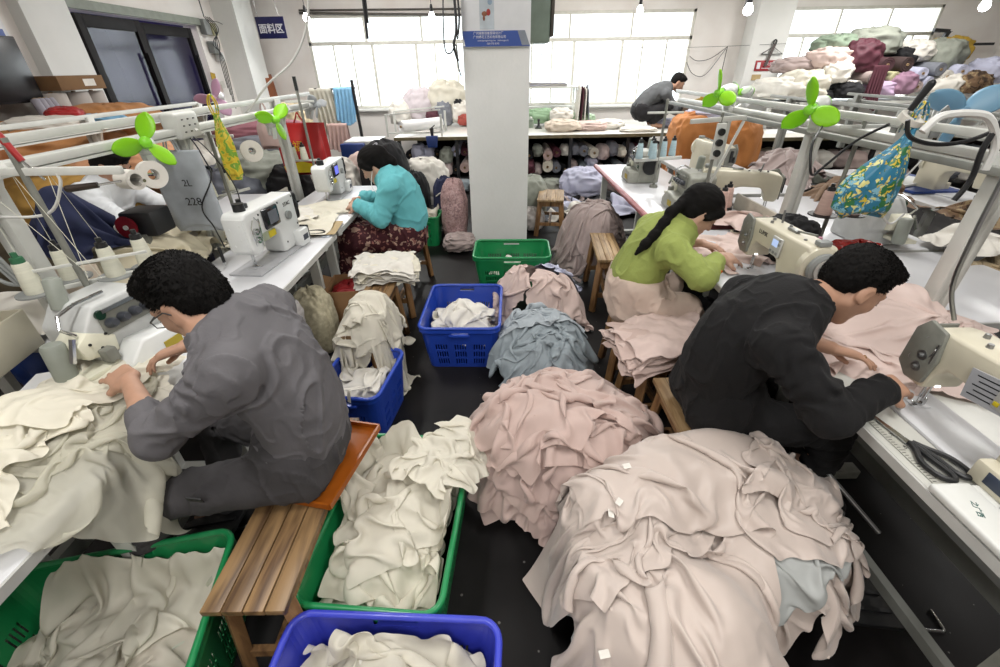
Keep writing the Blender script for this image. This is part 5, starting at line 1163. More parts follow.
# --- stack of blush pieces on the small stool
def piece_stack(cx, cy, z, W, D, n, ms, label, group, seed, dz=.011, droop=.10, rz=0):
    """flat cut pieces, each with its own ragged outline, sagging past the seat they lie on"""
    for i in range(n):
        nu, nv = 34, 26; u, v = np.meshgrid(np.linspace(-1, 1, nu), np.linspace(-1, 1, nv), indexing='ij'); sd = seed+i*13
        jx = 1+.07*vnoise(v*1.2+9, v*0+i, sd, 2.2)+.03*vnoise(v*1.2+9, v*0+i, sd+1, 7); jy = 1+.09*vnoise(u*1.2+9, u*0+i, sd+2, 2.2)+.04*vnoise(u*1.2+9, u*0+i, sd+3, 7)
        x = u*W/2*jx; y = v*D/2*jy; a = rz+.16*math.sin(i*2.7+seed); r = np.maximum(np.abs(u), np.abs(v)); ed = np.clip((np.sqrt(u*u+v*v)-.62), 0, 1)
        zz = z+dz*i+.012*vnoise(u*1.5+5, v*1.5+5, sd+4, 2.5)*(1+2*ed)+.006*vnoise(u*2+5, v*2+5, sd+5, 6)-droop*ed**1.5*(1-.45*i/n)
        P = np.stack([cx+.012*math.sin(i*4.1)+x*math.cos(a)-y*math.sin(a), cy+.012*math.cos(i*3.3)+x*math.sin(a)+y*math.cos(a), zz], -1)
        o = grid_mesh('cloth_piece', P, ms[i % len(ms)], solid=.0015); tag(o, label, 'cloth piece', group)
piece_stack(.84, 1.87, .455, .50, .36, 9, [palepink, mat('cloth_blush_piece', '#cdb5ac', .75, var=.04, trans=.1)], 'blush cloth piece with raw edges in the flat stack on the small stool', 'flat stack of blush cloth pieces', 30, rz=.15)
# --- cream chiffon over the bench by the table, and the pile of cream pieces
F7 = Field(-1.4, -.2, 1.7, 2.9, lambda x, y: np.maximum(boxf(x, y, -.90, -.70, 2.02, 2.78, .455, .05), .10*np.exp(-(((x+.77)/.11)**2+((y-2.2)/.16)**2)**2)+boxf(x, y, -.86, -.68, 2.06, 2.4, .46, .05)))
for i, (cx, cy, rot, w_, h_) in enumerate(((-.78, 2.15, .6, 1.1, .7), (-.70, 2.20, 1.9, 1.0, .6), (-.80, 2.2, 2.8, .9, .7))):
    cloth('chiffon_garment', ('cream chiffon garment hanging off both sides of the bench', 'cream chiffon garment trailing toward the blue basket', 'cream chiffon garment gathered on top of the bench')[i], 'garment', chiff, w_, h_, cx, cy, rot, F7, None, F7, n=54, squeeze=(.42, .42), z0=.04, steps=50, seed=101+i, noise=.13, fric=.75, bend=.18, warp=.06)
piece_stack(-.80, 2.86, .462, .42, .36, 10, [chiff2, offw], 'cream cloth piece in the loose flat stack on the bench end by the floral skirt', 'loose stack of cream cloth pieces', 130, dz=.010, droop=.06, rz=.2)
# --- cream garment across the near table, pouring over its edge
def tabA(x, y): return .752*sstep(-1.02, -1.10, x)*1.0 if False else np.where(x < -1.09, .762, .762-.762*sstep(-1.09, -1.03, x))
F9 = Field(-2.0, -.7, .3, 1.7, lambda x, y: tabA(x, y)+(x < -1.09)*(.07*np.exp(-(((x+1.40)/.22)**2+((y-.82)/.22)**2))+.035*np.abs(vnoise(x+5, y+5, 9, 7))))
for i, (cx, cy, rot, w_, h_, sq, l) in enumerate(((-1.43, .96, .9, 1.2, .95, (.52, .52), 'cream chiffon garment spread under the overlock machine'), (-1.22, .86, 2.4, .9, .8, (.5, .5), 'cream chiffon garment pouring over the table edge'), (-1.48, .78, .2, 1.0, .8, (.5, .5), 'cream chiffon garment at the near end of the table'), (-1.38, 1.12, 1.5, .6, .45, (.8, .7), 'cream chiffon length being fed to the overlock machine'))):
    cloth('chiffon_garment', l, 'garment', (chiff, sheer, chiff2, chiff2)[i], w_, h_, cx, cy, rot, F9, None, F9, n=50, squeeze=sq, z0=.04, steps=40, seed=141+i, noise=.12, fric=.85, bend=.22, warp=.07, drag=.92)
# --- cloth inside the baskets
def in_basket(cx, cy, W, D, rz, top, base, layers, m_, labels, seed, spill=None, wf=1.25):
    c, s = math.cos(-rz), math.sin(-rz)
    def hf(x, y):
        u = c*(x-cx)-s*(y-cy); v = s*(x-cx)+c*(y-cy); r = np.maximum(np.abs(u)/(W/2-.035), np.abs(v)/(D/2-.035))
        ins = base+(top-base)*np.exp(-(((u)/(W*.36))**2+((v)/(D*.36))**2)**1.5)+.035*vnoise(x, y, seed, 6)
        return np.where(r < 1, np.maximum(ins, .04), np.where(r < 1.12, np.maximum(ins, top*0+.345 if spill else ins+(r-1)*3), .0 if not spill else .25))
    Fd = Field(cx-W*.8-.1, cx+W*.8+.1, cy-D*.8-.1, cy+D*.8+.1, hf, .012)
    for i in range(layers):
        a = rz+(0, PI/2, .6, 2.2)[i % 4]; ox, oy = ((.0, .0), (.05, -.08), (-.05, .1), (.03, .03))[i % 4]
        if i < 2: ox = oy = 0
        P = drape(W*wf*1.25, D*wf*1.2, int(W*wf*75), int(D*wf*75), cx+ox, cy+oy, a if i % 2 == 0 else rz, Fd, squeeze=(.5, .52), z0=.03, steps=40, seed=seed+i, noise=.12, fric=.85, bend=.2, warp=.05, drag=.9)
        # keep inside the walls unless it spills
        u = c*(P[..., 0]-cx)-s*(P[..., 1]-cy); v = s*(P[..., 0]-cx)+c*(P[..., 1]-cy)
        if not spill:
            tp = .86+.14*np.clip(P[..., 2]/.33, 0, 1)
            lu = W/2*tp-.02; lv = D/2*tp-.02; u = np.clip(u, -lu, lu); v = np.clip(v, -lv, lv)
            P[..., 0] = cx+c*u+s*v; P[..., 1] = cy-s*u+c*v
        Fd.add(P); o = grid_mesh('cloth_load', P, m_[i % len(m_)]); tag(o, labels[i], 'garment')
    return Fd
in_basket(-.395, 1.02, .46, .70, R(-5), .31, .14, 3, [chiff, chiff2, chiff], ['cream chiffon garment lining the green basket by the front bench', 'cream chiffon garment folded within the green basket by the front bench', 'cream chiffon garment piled highest in the green basket by the front bench'], 200)
F10 = Field(-.75, .05, .6, 1.7, lambda x, y: .345*(1-.25*sstep(-.16, -.05, x))+.04*np.exp(-(((x+.3)/.2)**2+((y-1.1)/.3)**2)))
cloth('chiffon_garment', 'cream chiffon garment spilling over the rim of the middle green basket', 'garment', chiff, .7, .45, -.20, 1.24, .9, F10, None, F10, n=46, squeeze=(.52, .55), z0=.04, steps=30, seed=215, noise=.09, fric=.85, bend=.2, warp=.05, drag=.9)
in_basket(-1.20, .62, .66, .46, R(12), .18, .10, 3, [mat('chiffon_sage', '#d9dacb', .75, trans=.2), mat('chiffon_sand', '#dcd4c5', .75, trans=.2), chiff], ['sage-cream chiffon garment low in the big green basket', 'sand-coloured garment across the big green basket', 'pale chiffon garment on top in the big green basket'], 230)
in_basket(-.33, .43, .60, .42, R(-3), .30, .16, 2, [offw, chiff], ['off-white cloth low in the violet-blue basket', 'off-white cloth on top in the violet-blue basket'], 250)
in_basket(-.755, 1.88, .34, .44, R(-8), .26, .12, 2, [offw, offw], ['off-white cloth low in the strapped blue basket', 'off-white cloth on top in the strapped blue basket'], 260)
in_basket(-.245, 2.60, .50, .62, R(-2), .27, .12, 2, [chiff, offw], ['cream cloth low in the large slotted blue basket', 'cream cloth heaped in the large slotted blue basket'], 270, wf=1.0)
in_basket(.12, 3.70, .66, .44, R(-2), .16, .08, 1, [offw], ['few off-white scraps in the green basket at the pillar'], 280, wf=.7)
in_basket(-.79, 4.75, .30, .30, R(-3), .33, .2, 1, [chiff], ['cream cloth topping the far green basket'], 285)
mb = MB()
for dx in (0, .05):
    P_ = smooth_path([(-.80+dx, 1.64, .30), (-.79+dx, 1.655, .36), (-.76+dx, 1.70, .335), (-.74+dx, 1.80, .27)], 6)
    for a_, b_ in zip(P_, P_[1:]): mb.bar(a_, b_, .022, .003)
o = mb.build('white_strap', offw); tag(o, 'white cotton strap looped over the rim of the small blue basket', 'strap')
# --- cloth on the tables
def flat(z, bx=0, by=0, rx=.2, ry=.2, h=.0, seed=1, am=.015): return lambda x, y: z+h*np.exp(-(((x-bx)/rx)**2+((y-by)/ry)**2)**1.5)+am*vnoise(x, y, seed, 7)
def lay(label, m_, w_, h_, cx, cy, rot, hf, seed, sq=(.6, .6), name='cloth_length', cat='cloth', n=34, **k):
    kk = dict(squeeze=sq, z0=.03, steps=36, seed=seed, noise=.06, fric=.75, bend=.25, warp=.06, drag=.92); kk.update(k)
    return cloth(name, label, cat, m_, w_, h_, cx, cy, rot, hf, None, None, n=n, **kk)
pk = mat('cloth_table_blush', '#e0cbc3', .7, var=.02, trans=.12)
lay('blush cloth sheet the man in black is sewing', pk, 1.0, .8, 1.52, 1.38, -.5, flat(.755, 1.6, 1.5, .22, .2, .10, 3), 301, (.75, .75), n=48)
lay('blush cloth bunched against the lamp post behind the man in black', pk, .8, .6, 1.66, 1.58, .4, flat(.76, 1.66, 1.6, .15, .15, .14, 4), 302, (.5, .55), n=44)
lay('blush cloth piece under the hands of the woman in green', pk, .8, .6, 1.42, 2.42, .3, flat(.755, seed=5), 303, (.8, .8))
lay('blush scraps scattered behind the machine of the woman in green', palepink, .6, .5, 1.66, 2.85, .9, flat(.765, 1.66, 2.85, .1, .1, .06, 6, .03), 304, (.5, .5))
cr = mat('cloth_cream_heavy', '#d9d0b6', .75, var=.05, trans=.08)
lay('cream cloth heaped beyond the dark-haired man, nearer of two', cr, 1.1, .9, -2.0, 2.25, .2, flat(.76, -2.0, 2.25, .25, .3, .18, 7, .03), 305, (.55, .6))
lay('cream cloth heaped beyond the dark-haired man, further of two', cr, 1.0, .8, -2.12, 2.68, .9, flat(.76, -2.1, 2.65, .25, .25, .16, 8, .03), 306, (.55, .55))
lay('cream cloth draped over the back corner of the lockstitch table', chiff2, .7, .5, -1.58, 2.78, .4, flat(.76, -1.6, 2.8, .12, .1, .2, 9), 307, (.5, .5))
lay('flat cream pieces beside the machine with the dark screen', chiff2, .42, .5, -1.36, 3.0, .1, flat(.765, seed=10, am=.008), 308, (.9, .9))
lay('flat cream pieces under the needle of the blue-screened machine', chiff2, .45, .4, -1.35, 3.42, .5, flat(.765, seed=11, am=.01), 309, (.85, .85))
lay('cream pieces at the back of the teal woman\'s table', offw, .4, .4, -1.55, 3.2, .5, flat(.765, seed=12, am=.015), 310, (.8, .8))
lay('brown paper pattern under the cream pieces', mat('pattern_paper', '#b09a72', .8), .4, .3, -1.30, 2.93, .1, flat(.757, seed=13, am=0), 311, (.98, .98), noise=.0, warp=0, z0=.004)
lay('navy jacket draped on the lamp frame near the aisle start', navy, .5, .7, -2.1, 2.1, 1.2, flat(.95, -2.1, 2.1, .1, .14, .3, 14), 312, (.5, .6), name='navy_jacket', cat='jacket')
lay('crumpled white cloth by the near end of the first row', offw, .6, .5, -2.1, 1.65, .4, flat(.78, -2.1, 1.65, .15, .15, .1, 15), 313, (.55, .55))
lay('sheet of brown camouflage cloth on the table beyond the second aisle', pattern('camouflage', ['#3b2c20', '#6b543e', '#8d7a5c', '#a5947a'], 9, .9), 1.1, 1.0, 3.45, 2.7, .2, flat(.78, 3.5, 2.7, .3, .3, .12, 16, .04), 314, (.6, .7))
lay('pale camouflage cloth nearest the frame edge', pattern('camouflage_pale', ['#7c6c55', '#a8977a', '#c4b597', '#8f8069'], 11, .9), .9, .8, 2.95, 2.05, .2, flat(.70, 2.95, 2.05, .3, .3, .1, 17, .04), 315, (.7, .7))
lay('white cloth folded beside the pale camouflage cloth', offw, .6, .4, 2.75, 2.35, .1, flat(.78, 2.75, 2.35, .2, .15, .05, 18), 316, (.7, .7))
lay('brown cloth heaped behind the flowered bag', mat('cloth_brown', '#7b6552', .85, var=.1), 1.2, .9, 2.9, 3.5, .2, flat(.72, 2.9, 3.5, .3, .3, .14, 19, .04), 317, (.6, .6))
lay('grey-pink cloth piled between the second and third rows', rosegrey, 1.2, .9, 2.8, 4.4, .8, flat(.72, 2.8, 4.4, .3, .35, .2, 20, .05), 318, (.6, .6))
for i, (x, y, m_) in enumerate(((.75, 6.1, lav), (.45, 5.7, greyc), (1.4, 6.3, blackc), (1.0, 5.6, offw), (1.7, 5.9, lav), (.9, 6.6, rosegrey))):
    lay(('lavender sheet on the floor before the cutting table', 'grey scrap of cloth behind the pillar', 'black cloth on the floor before the cutting table', 'off-white sheet on the floor near the far stool', 'pale lavender sheet under the red-edged table', 'rose-grey cloth at the foot of the cutting table')[i], m_, .9, .8, x, y, i*.9, lambda a, b: .02+.04*np.abs(vnoise(a, b, 4, 4)), 330+i, (.65, .65), n=20, noise=.12)
# ================================================================== lamp frames over the tables
def post_frame(label, x, ys, y0, y1, z0=.7, zt=1.5, lm=None, wide=.0):
    t = thing('lamp_frame', label, 'frame', (x, (y0+y1)/2, 0)); yc = (y0+y1)/2; lm = lm or framew
    for y in ys:
        mb = MB(); mb.box((-.022, y-yc, (z0+zt)/2), (.028, .06, zt-z0), bev=.003); mb.box((.022, y-yc, (z0+zt)/2), (.028, .06, zt-z0), bev=.003); mb.box((0, y-yc, (z0+zt)/2), (.03, .035, zt-z0))
        mb.build('post', lm, t)
    mb = MB(); mb.box((0, 0, zt), (.03, y1-y0, .03), bev=.003); mb.build('top_rail', lm, t)
    mb = MB(); mb.box((.05, 0, zt-.075), (.06, y1-y0, .032), bev=.004); mb.box((.06, 0, zt-.10), (.05, y1-y0, .01)); tr = mb.build('lamp_trough', lm, t)
    n = max(1, int((y1-y0)/1.25))
    mb = MB(); mb.box((-.05, 0, zt-.10), (.035, y1-y0, .028), bev=.003); mb.build('cable_tray', frameg, t)
    for y in ys:
        mb = MB(); mb.bar((0, y-yc, zt-.25), (.06, y-yc, zt-.1), .02); mb.bar((0, y-yc, zt-.12), (.10, y-yc+.0, zt-.06), .025, .05); mb.build('bracket', lm, t)
    return t
post_frame('white lamp frame over the first row, with green clip fans on it', -1.78, (1.56, 2.66, 3.95), .55, 4.7)
post_frame('white lamp frame over the aisle-side row near the flowered bag', 1.80, (1.58, 2.66, 3.75), .60, 4.9, zt=1.46)
post_frame('white lamp frame beyond the worker in white', -3.05, (2.2, 3.6, 5.0), 1.6, 5.4, zt=1.42)
post_frame('grey lamp frame over the second aisle, behind the blue fan', 3.15, (2.2, 3.7, 5.2), 1.7, 5.6, zt=1.36, lm=frameg)
post_frame('grey lamp frame over the third row, below the heaped fabric', 4.6, (3.2, 4.8, 6.2), 2.8, 6.4, zt=1.32, lm=frameg)

# ================================================================== fans
fan('green clip fan on the first row frame, nearest the man in grey', (-1.58, 2.12, 1.43), R(42), R(-12), limeg, hub=limed, r=.13, spin=1.2)
fan('green clip fan on the first row frame, near the red bag', (-1.60, 3.50, 1.39), R(45), R(-8), limeg, hub=limed, r=.14, spin=.75)
fan('pink fan standing beyond the first row', (-2.40, 4.2, 1.50), R(10), R(5), pinkf, hub=pinkf, r=.16, spin=1.1)
fan('green clip fan above the black-haired woman', (1.50, 3.32, 1.52), R(-62), R(6), limeg, hub=limed, r=.14, spin=1.7)
fan('green clip fan above the black bag, largest of the green ones', (1.56, 2.40, 1.49), R(-52), R(8), limeg, hub=limed, r=.145, spin=1.75)
fan('pale blue fan with broad blades behind the frame rail', (2.12, 2.18, 1.49), R(-15), R(10), bluef, hub=bluef, r=.17, spin=.55)
fan('pale fan at the far end of the first row', (-1.62, 4.45, 1.42), R(60), 0, mat('fan_grey', '#bfc3c6', .4, trans=.2), r=.11, spin=.2)
fan('small green-hubbed fan by the white column', (2.05, 4.15, 1.48), R(-60), 0, mat('fan_pale', '#c9d6c4', .4, trans=.2), hub=limed, r=.11, spin=.3)

# ================================================================== thread stands and cones
def stand(label, x, y, arms, z1=1.53, z0=.75, group=None, leany=0):
    t = thing('thread_stand', label, 'thread stand', (x, y, z0), 0, group)
    mb = MB(); mb.cone((0, 0, 0), (0, leany, z1-z0), .011, seg=12); mb.build('pole', gunm, t)
    mb = MB(); mb.cone((0, 0, 0), (0, 0, .02), .035, seg=20); mb.build('base', gunm, t)
    for (a, b, r_) in arms:
        mb = MB(); mb.bar(a, b, r_, r_*1.4, bev=.002); mb.build('arm', framew, t)
    return t
st = stand('tall thread stand carrying four cream cones beside the man in grey', -1.56, 1.50, [((-.55, -.01, .68), (.32, .01, .675), .018), ((-.16, -.06, .26), (.16, .14, .275), .012), ((-.14, -.08, .35), (.2, .1, .36), .008)])
for i, (x, y) in enumerate(((-.125, -.065), (-.10, .06), (.056, .08), (.122, .17))):
    mb = MB(); mb.cone((x, y, .268), (x, y, .274), .062, .062, seg=28); mb.build('cone_plate', greyp, st)
for i, (x, y, l, c) in enumerate(((-1.685, 1.435, 'cream thread cone with a green tip on the tall stand', mat('tip_green', '#2f6a48', .5)), (-1.66, 1.56, 'cream thread cone on the tall stand, beside the green-tipped one', None), (-1.504, 1.58, 'cream thread cone on the tall stand, third along', None), (-1.438, 1.67, 'cream thread cone behind the black hair of the man in grey', None))):
    cone_thread(l, (x, y, 1.024), cap=c, h=.12, r=.032)
for k_, pts in enumerate((((-1.68, 1.44, 1.17), (-1.75, 1.5, 1.43), (-1.45, 1.42, 1.10)), ((-1.50, 1.58, 1.17), (-1.48, 1.5, 1.43), (-1.44, 1.40, 1.08)), ((-1.66, 1.56, 1.17), (-1.6, 1.5, 1.43), (-1.43, 1.44, 1.07)))):
    mb = MB(); mb.tube(pts, .0009, seg=5); o = mb.build('sewing_thread', thread); tag(o, 'thin cream thread running up from a cone to the eyelets of the tall stand', 'thread', 'threads on the tall stand')
st = stand('thread stand with two cream cones near the yellow bag', -1.80, 2.97, [((-.1, -.1, .235), (.05, .18, .24), .012), ((-.15, 0, .6), (.15, 0, .6), .012)], z1=1.42)
for y, p in ((2.87, 0), (3.07, 1)):
    mb = MB(); mb.cone((-.05+.01*p, y-2.97, .24), (-.05+.01*p, y-2.97, .246), .055, seg=24); mb.build('cone_plate', greyp, st)
    cone_thread('cream thread cone with a dark tip, near the yellow bag' if p else 'cream thread cone just in front of its twin by the yellow bag', (-1.85+.01*p, y, 1.0), h=.12, r=.032)
st = stand('thread stand rising beside the red bag with two small cones', -1.64, 4.10, [((-.2, -.02, .26), (.04, 0, .26), .012), ((-.12, 0, .72), (.12, 0, .72), .012)], z1=1.57)
mb = MB(); mb.cone((0, 0, .80), (0, 0, .9), .014, seg=12); mb.build('grip', dark, st)
for i, x in enumerate((-1.79, -1.70)): cone_thread('small cream cone before the red bag, beside its twin', (x, 4.08, 1.02), h=.11, r=.032, group='two small cones before the red bag')
st = stand('thread stand with pale blue cones on the red-edged table', 1.40, 3.98, [((-.22, -.05, .24), (.22, .05, .24), .02), ((-.15, .0, .6), (.15, 0, .6), .012)], z1=1.45)
for i, (x, y) in enumerate(((1.22, 3.94), (1.33, 3.92), (1.36, 4.05), (1.45, 4.02), (1.54, 4.05))): cone_thread('pale blue thread cone on the stand above the red-edged table', (x, y, 1.005), threadb, h=.13, r=.03, group='pale blue cones on one stand')
st = stand('thread frame with a black socket strip, behind the black-haired woman', 1.47, 3.12, [((-.2, .0, .62), (.16, 0, .64), .02), ((-.02, 0, .1), (.15, 0, .62), .012)], z1=1.42)
mb = MB(); mb.box((0, -.025, .50), (.06, .02, .22), bev=.004)
ss = mb.build('socket_strip', framew, st)
for i in range(3):
    mb = MB(); mb.cone((0, -.034, .43+.065*i), (0, -.055, .43+.065*i), .022, seg=16); mb.build('plug', dark, ss)
for i, (x, y) in enumerate(((1.47, 2.93), (1.63, 3.1), (1.55, 3.0))): cone_thread('pale pink thread cone behind the head of the black-haired woman', (x, y, .82), threadp, h=.14, r=.04, group='pale pink cones behind the black-haired woman')
for (x, y) in ((1.47, 2.93), (1.63, 3.1), (1.55, 3.0)):
    mb = MB(); mb.cone((0, 0, 0), (0, 0, .06), .045, .05, seg=20); o = mb.build('cone_dish', dark); o.location = (x, y, .758); tag(o, 'black dish under a pale pink thread cone', 'dish', 'black dishes under pink cones')
st = stand('thread stand with two pink cones on black plates under the flowered bag', 1.86, 2.40, [((-.1, -.06, .22), (.1, -.04, .22), .012), ((-.12, 0, .66), (.12, 0, .66), .012)], z1=1.44)
for i, x in enumerate((1.785, 1.94)):
    mb = MB(); mb.cone((x-1.86, -.05, .224), (x-1.86, -.05, .23), .07, seg=28); mb.build('cone_plate', dark, st)
    cone_thread('pale pink cone on a black plate, %s' % ('nearer the black bag' if i == 0 else 'under the flowered bag'), (x, 2.35, .982), threadp, h=.13, r=.04)
cone_thread('bright pink thread cone beside the cream machine of the woman in green', (1.50, 1.93, .88), mat('thread_rose', '#c98aa6', .8, bump=.3, bscale=200, stretch=(1, 1, 12)), cap=mat('rose_cap', '#d79ab4', .5), h=.09, r=.038)
mb = MB(); mb.box((0, 0, .065), (.08, .08, .13), bev=.004); o = mb.build('parts_box', cream); o.location = (1.50, 1.93, .75); tag(o, 'small cream box under the bright pink cone', 'box')
# elastic tape reels
def reel(label, loc, rot, m_=None, r=.055, w_=.03, group=None):
    t = thing('tape_reel', label, 'reel', loc, 0, group); t.rotation_euler = rot
    mb = MB(); mb.lathe([(.022, -w_/2), (r, -w_/2), (r, w_/2), (.022, w_/2), (.022, -w_/2)], seg=32, smooth=True); mb.build('tape', m_ or offw, t)
    mb = MB(); mb.lathe([(.021, -w_/2-.006), (r*.5, -w_/2-.006), (r*.5, -w_/2), (.021, -w_/2)], seg=24); mb.cone((0, 0, -w_), (0, 0, w_*1.1), .006); mb.build('spindle', chrome, t); return t
reel('white elastic reel hanging below the nearest green fan', (-1.35, 1.66, 1.365), (R(90), 0, R(70)), w_=.07, r=.035)
reel('larger white tape reel behind the elastic reel', (-1.46, 1.92, 1.33), (R(85), 0, R(60)), r=.055)
reel('white tape reel hanging under the first row frame near the yellow bag', (-1.58, 3.0, 1.255), (R(80), 0, R(40)), r=.065)
reel('white ring of tape around the black hook, above the flowered bag', (1.62, 1.86, 1.50), (R(25), R(10), 0), r=.045, w_=.022)
# long screwdrivers / hooks
def tool(label, a, b, c, m_, r=.012):
    t = thing('screwdriver', label, 'tool', (0, 0, 0)); t.location = a; d = Vector(b)-Vector(a); e = Vector(c)-Vector(a)
    mb = MB(); mb.cone((0, 0, 0), d, r, r*.8, seg=12); mb.ball((0, 0, 0), r, 10); mb.build('handle', m_, t); mb = MB(); mb.cone(d, e, .004); mb.build('blade', chrome, t)
tool('red-handled screwdriver stuck on top of the tall thread stand', (-1.57, 1.5, 1.54), (-1.54, 1.5, 1.46), (-1.50, 1.5, 1.40), red)
tool('dark wooden-handled screwdriver pointing at the elastic reel', (-1.44, 1.5, 1.37), (-1.36, 1.53, 1.375), (-1.30, 1.56, 1.38), mat('handle_brown', '#2e2119', .4))
tool('long black hook rising through the ring of tape', (1.62, 1.84, 1.62), (1.60, 1.86, 1.53), (1.60, 1.87, 1.45), dark, .014)
tool('black seam cutter standing on the cream cloth by the dark-screened machine', (-1.55, 2.30, .86), (-1.55, 2.30, .78), (-1.55, 2.30, .76), dark, .01)

# ================================================================== hanging bags
def bag(label, loc, W, Hh, D, m_, seed, name='hanging_bag', handles=True, strip=None, taper=.35, cat='bag', skew=0, full=.5):
    t = thing(name, label, cat, loc); n, k = 26, 24; P = np.zeros((n, k, 3)); rs = np.random.RandomState(seed)
    for i in range(n):
        a = 2*PI*i/n
        for j in range(k):
            f = j/(k-1); s = (1-taper)+taper*math.sin(min(1, (1-f)*1.2)*PI/2) if taper >= 0 else 1
            w_ = W/2*(taper+(1-taper)*sstep(0, full, 1-f)) ; d_ = D/2*(.25+.75*sstep(0, .6, 1-f)); bot = min(1, f/.0001+1)
            if j == 0: w_ = W/2*.9; d_ = D/2*.6
            q = abs(math.cos(a))**.7*np.sign(math.cos(a)); r_ = abs(math.sin(a))**.8*np.sign(math.sin(a))
            fo = 1+.12*math.sin(a*6+seed+f*2)*(.3+f)+.06*math.sin(a*11+f*3)
            P[i, j] = (w_*q*fo-skew*w_, d_*r_*fo, -Hh*(1-f)+(.02*math.sin(a*3) if j == 0 else 0))
    o = grid_mesh('sack', P, m_, t, closed=True, solid=.002); 
    mb = MB(); mb.faces([P[i, 0] for i in range(n)], [tuple(range(n))]); mb.build('base', m_, t)
    if handles:
        mb = MB()
        for s in (-1, 1): mb.tube(smooth_path([(-W*.12, s*.01, -.01), (-.02, s*.01, .05), (0, s*.005, .09), (.02, s*.01, .05), (W*.12, s*.01, -.01)]), .004, seg=6)
        mb.build('handle', m_, t)
    if strip: strip(t, W, Hh, D)
    return t
flower = print_cloth('flower_print', '#2c7391', ['#2f7040', '#7fb3c4', '#d9d48a', '#d2b738', '#255a38'], 17, .45, .42)
bag('flower-printed plastic bag in blue, green and yellow hanging from the frame', (1.63, 1.84, 1.47), .22, .33, .12, flower, 3, taper=.08, skew=.75, full=.75)
bag('red and yellow shopping bag hanging at the end of the first row', (-1.90, 4.62, 1.26), .46, .46, .22, mat('bag_red', '#b0201f', .4, var=.06), 5, taper=.95, strip=lambda t, W, Hh, D: [MB().faces([(-W*.36, -D*.66, -Hh*.93), (W*.36, -D*.66, -Hh*.93), (W*.40, -D*.66, -Hh*.80), (0, -D*.67, -Hh*.70), (-W*.40, -D*.66, -Hh*.80)], [(0, 1, 2, 3, 4)]).build('yellow_band', yellow, t), text_mesh('福', .10, yellow, 'printed_character', t, (0, -D*.68, -Hh*.42), (R(90), 0, 0))])
bag('yellow and green plastic bag rolled long, hanging below the first row frame', (-1.56, 2.70, 1.50), .09, .34, .07, pattern('bag_yellow', ['#c9ab2b', '#d8bf3a', '#7aa53a', '#d9c76a', '#b58e1c'], 14, .35), 7, taper=.3)
bag('white plastic garment bag with scribbled numbers hanging from the first row frame', (-1.74, 2.50, 1.34), .30, .42, .05, mat('bag_white', '#d3d9df', .45, trans=.25, alpha=.9), 9, taper=.9, strip=lambda t, W, Hh, D: [text_mesh('228', .06, dark, 'scribbled_number', t, (.05, -D*1.1, -.26), (R(90), 0, 0)), text_mesh('2L', .05, dark, 'scribbled_size', t, (.05, -D*1.1, -.16), (R(90), 0, 0))])
bag('pink cloth pouch hanging behind the worker in white', (-2.2, 4.6, 1.35), .2, .3, .1, blush2, 11, taper=.5)

# ================================================================== crumpled bundles, sacks and rolls
def bundle(name, label, cat, m_, c, r, rot=0, seed=1, amp=.16, n=52, group=None, f=4.2, flatb=True, tilt=0, sq=.75):
    th = np.linspace(0, 2*PI, n+1)[:-1]; ph = np.linspace(.02, PI-.02, n//2+2); T, Pp = np.meshgrid(th, ph, indexing='ij')
    sx = np.sign(np.sin(Pp)*np.cos(T))*np.abs(np.sin(Pp)*np.cos(T))**sq; sy = np.sign(np.sin(Pp)*np.sin(T))*np.abs(np.sin(Pp)*np.sin(T))**sq; sz = np.sign(np.cos(Pp))*np.abs(np.cos(Pp))**sq
    w1 = n3(sx, sy, sz, seed, f*.6); a = n3(sx+.6*w1, sy+.5*w1, sz*1.2, seed+1, f); b = n3(sx+.4*a, sy-.4*a, sz, seed+2, f*2.3)
    rr = 1+amp*((1-2.4*np.abs(a))*.8+(1-2.4*np.abs(b))*.4)
    P = np.stack([sx*rr*r[0], sy*rr*r[1], sz*rr*r[2]], -1)
    if flatb: P[..., 2] = np.maximum(P[..., 2], -r[2]*.82)
    M = np.array(Matrix.Rotation(rot, 3, 'Z') @ Matrix.Rotation(tilt, 3, 'Y')); P = P@M.T
    o = grid_mesh(name, P, m_, closed=True); o.location = Vector(o.location)+Vector(c); tag(o, label, cat, group); return o
def roll(name, label, a, b, r, m_, end=None, group=None, cat='fabric roll'):
    a = Vector(a); b = Vector(b); t = thing(name, label, cat, a, 0, group); d = b-a; L = d.length; ax = d.normalized()
    mb = MB(); mb.lathe([(.018, .004), (r*.45, .0), (r*.5, .006), (r*.75, -.004), (r*.8, .004), (r*.97, 0), (r, .01), (r*1.02, L*.3), (r*.98, L*.6), (r, L-.01), (r*.95, L), (.018, L-.003)], (0, 0, 0), ax, 20); mb.build('cloth', m_, t)
    mb = MB(); mb.lathe([(.018, L+.01), (.018, -.012), (.014, -.012), (.014, L+.01)], (0, 0, 0), ax, 12); mb.build('core', mat('card_core', '#a58a66', .8), t); return t
PAL = [offw, lav, greyc, palepink, rosegrey, blackc, greyblue, maroon, olivec, blush2, chiff, mat('cloth_dusty', '#b7a7a4', .8, var=.06)]
rnd = random.Random(4)
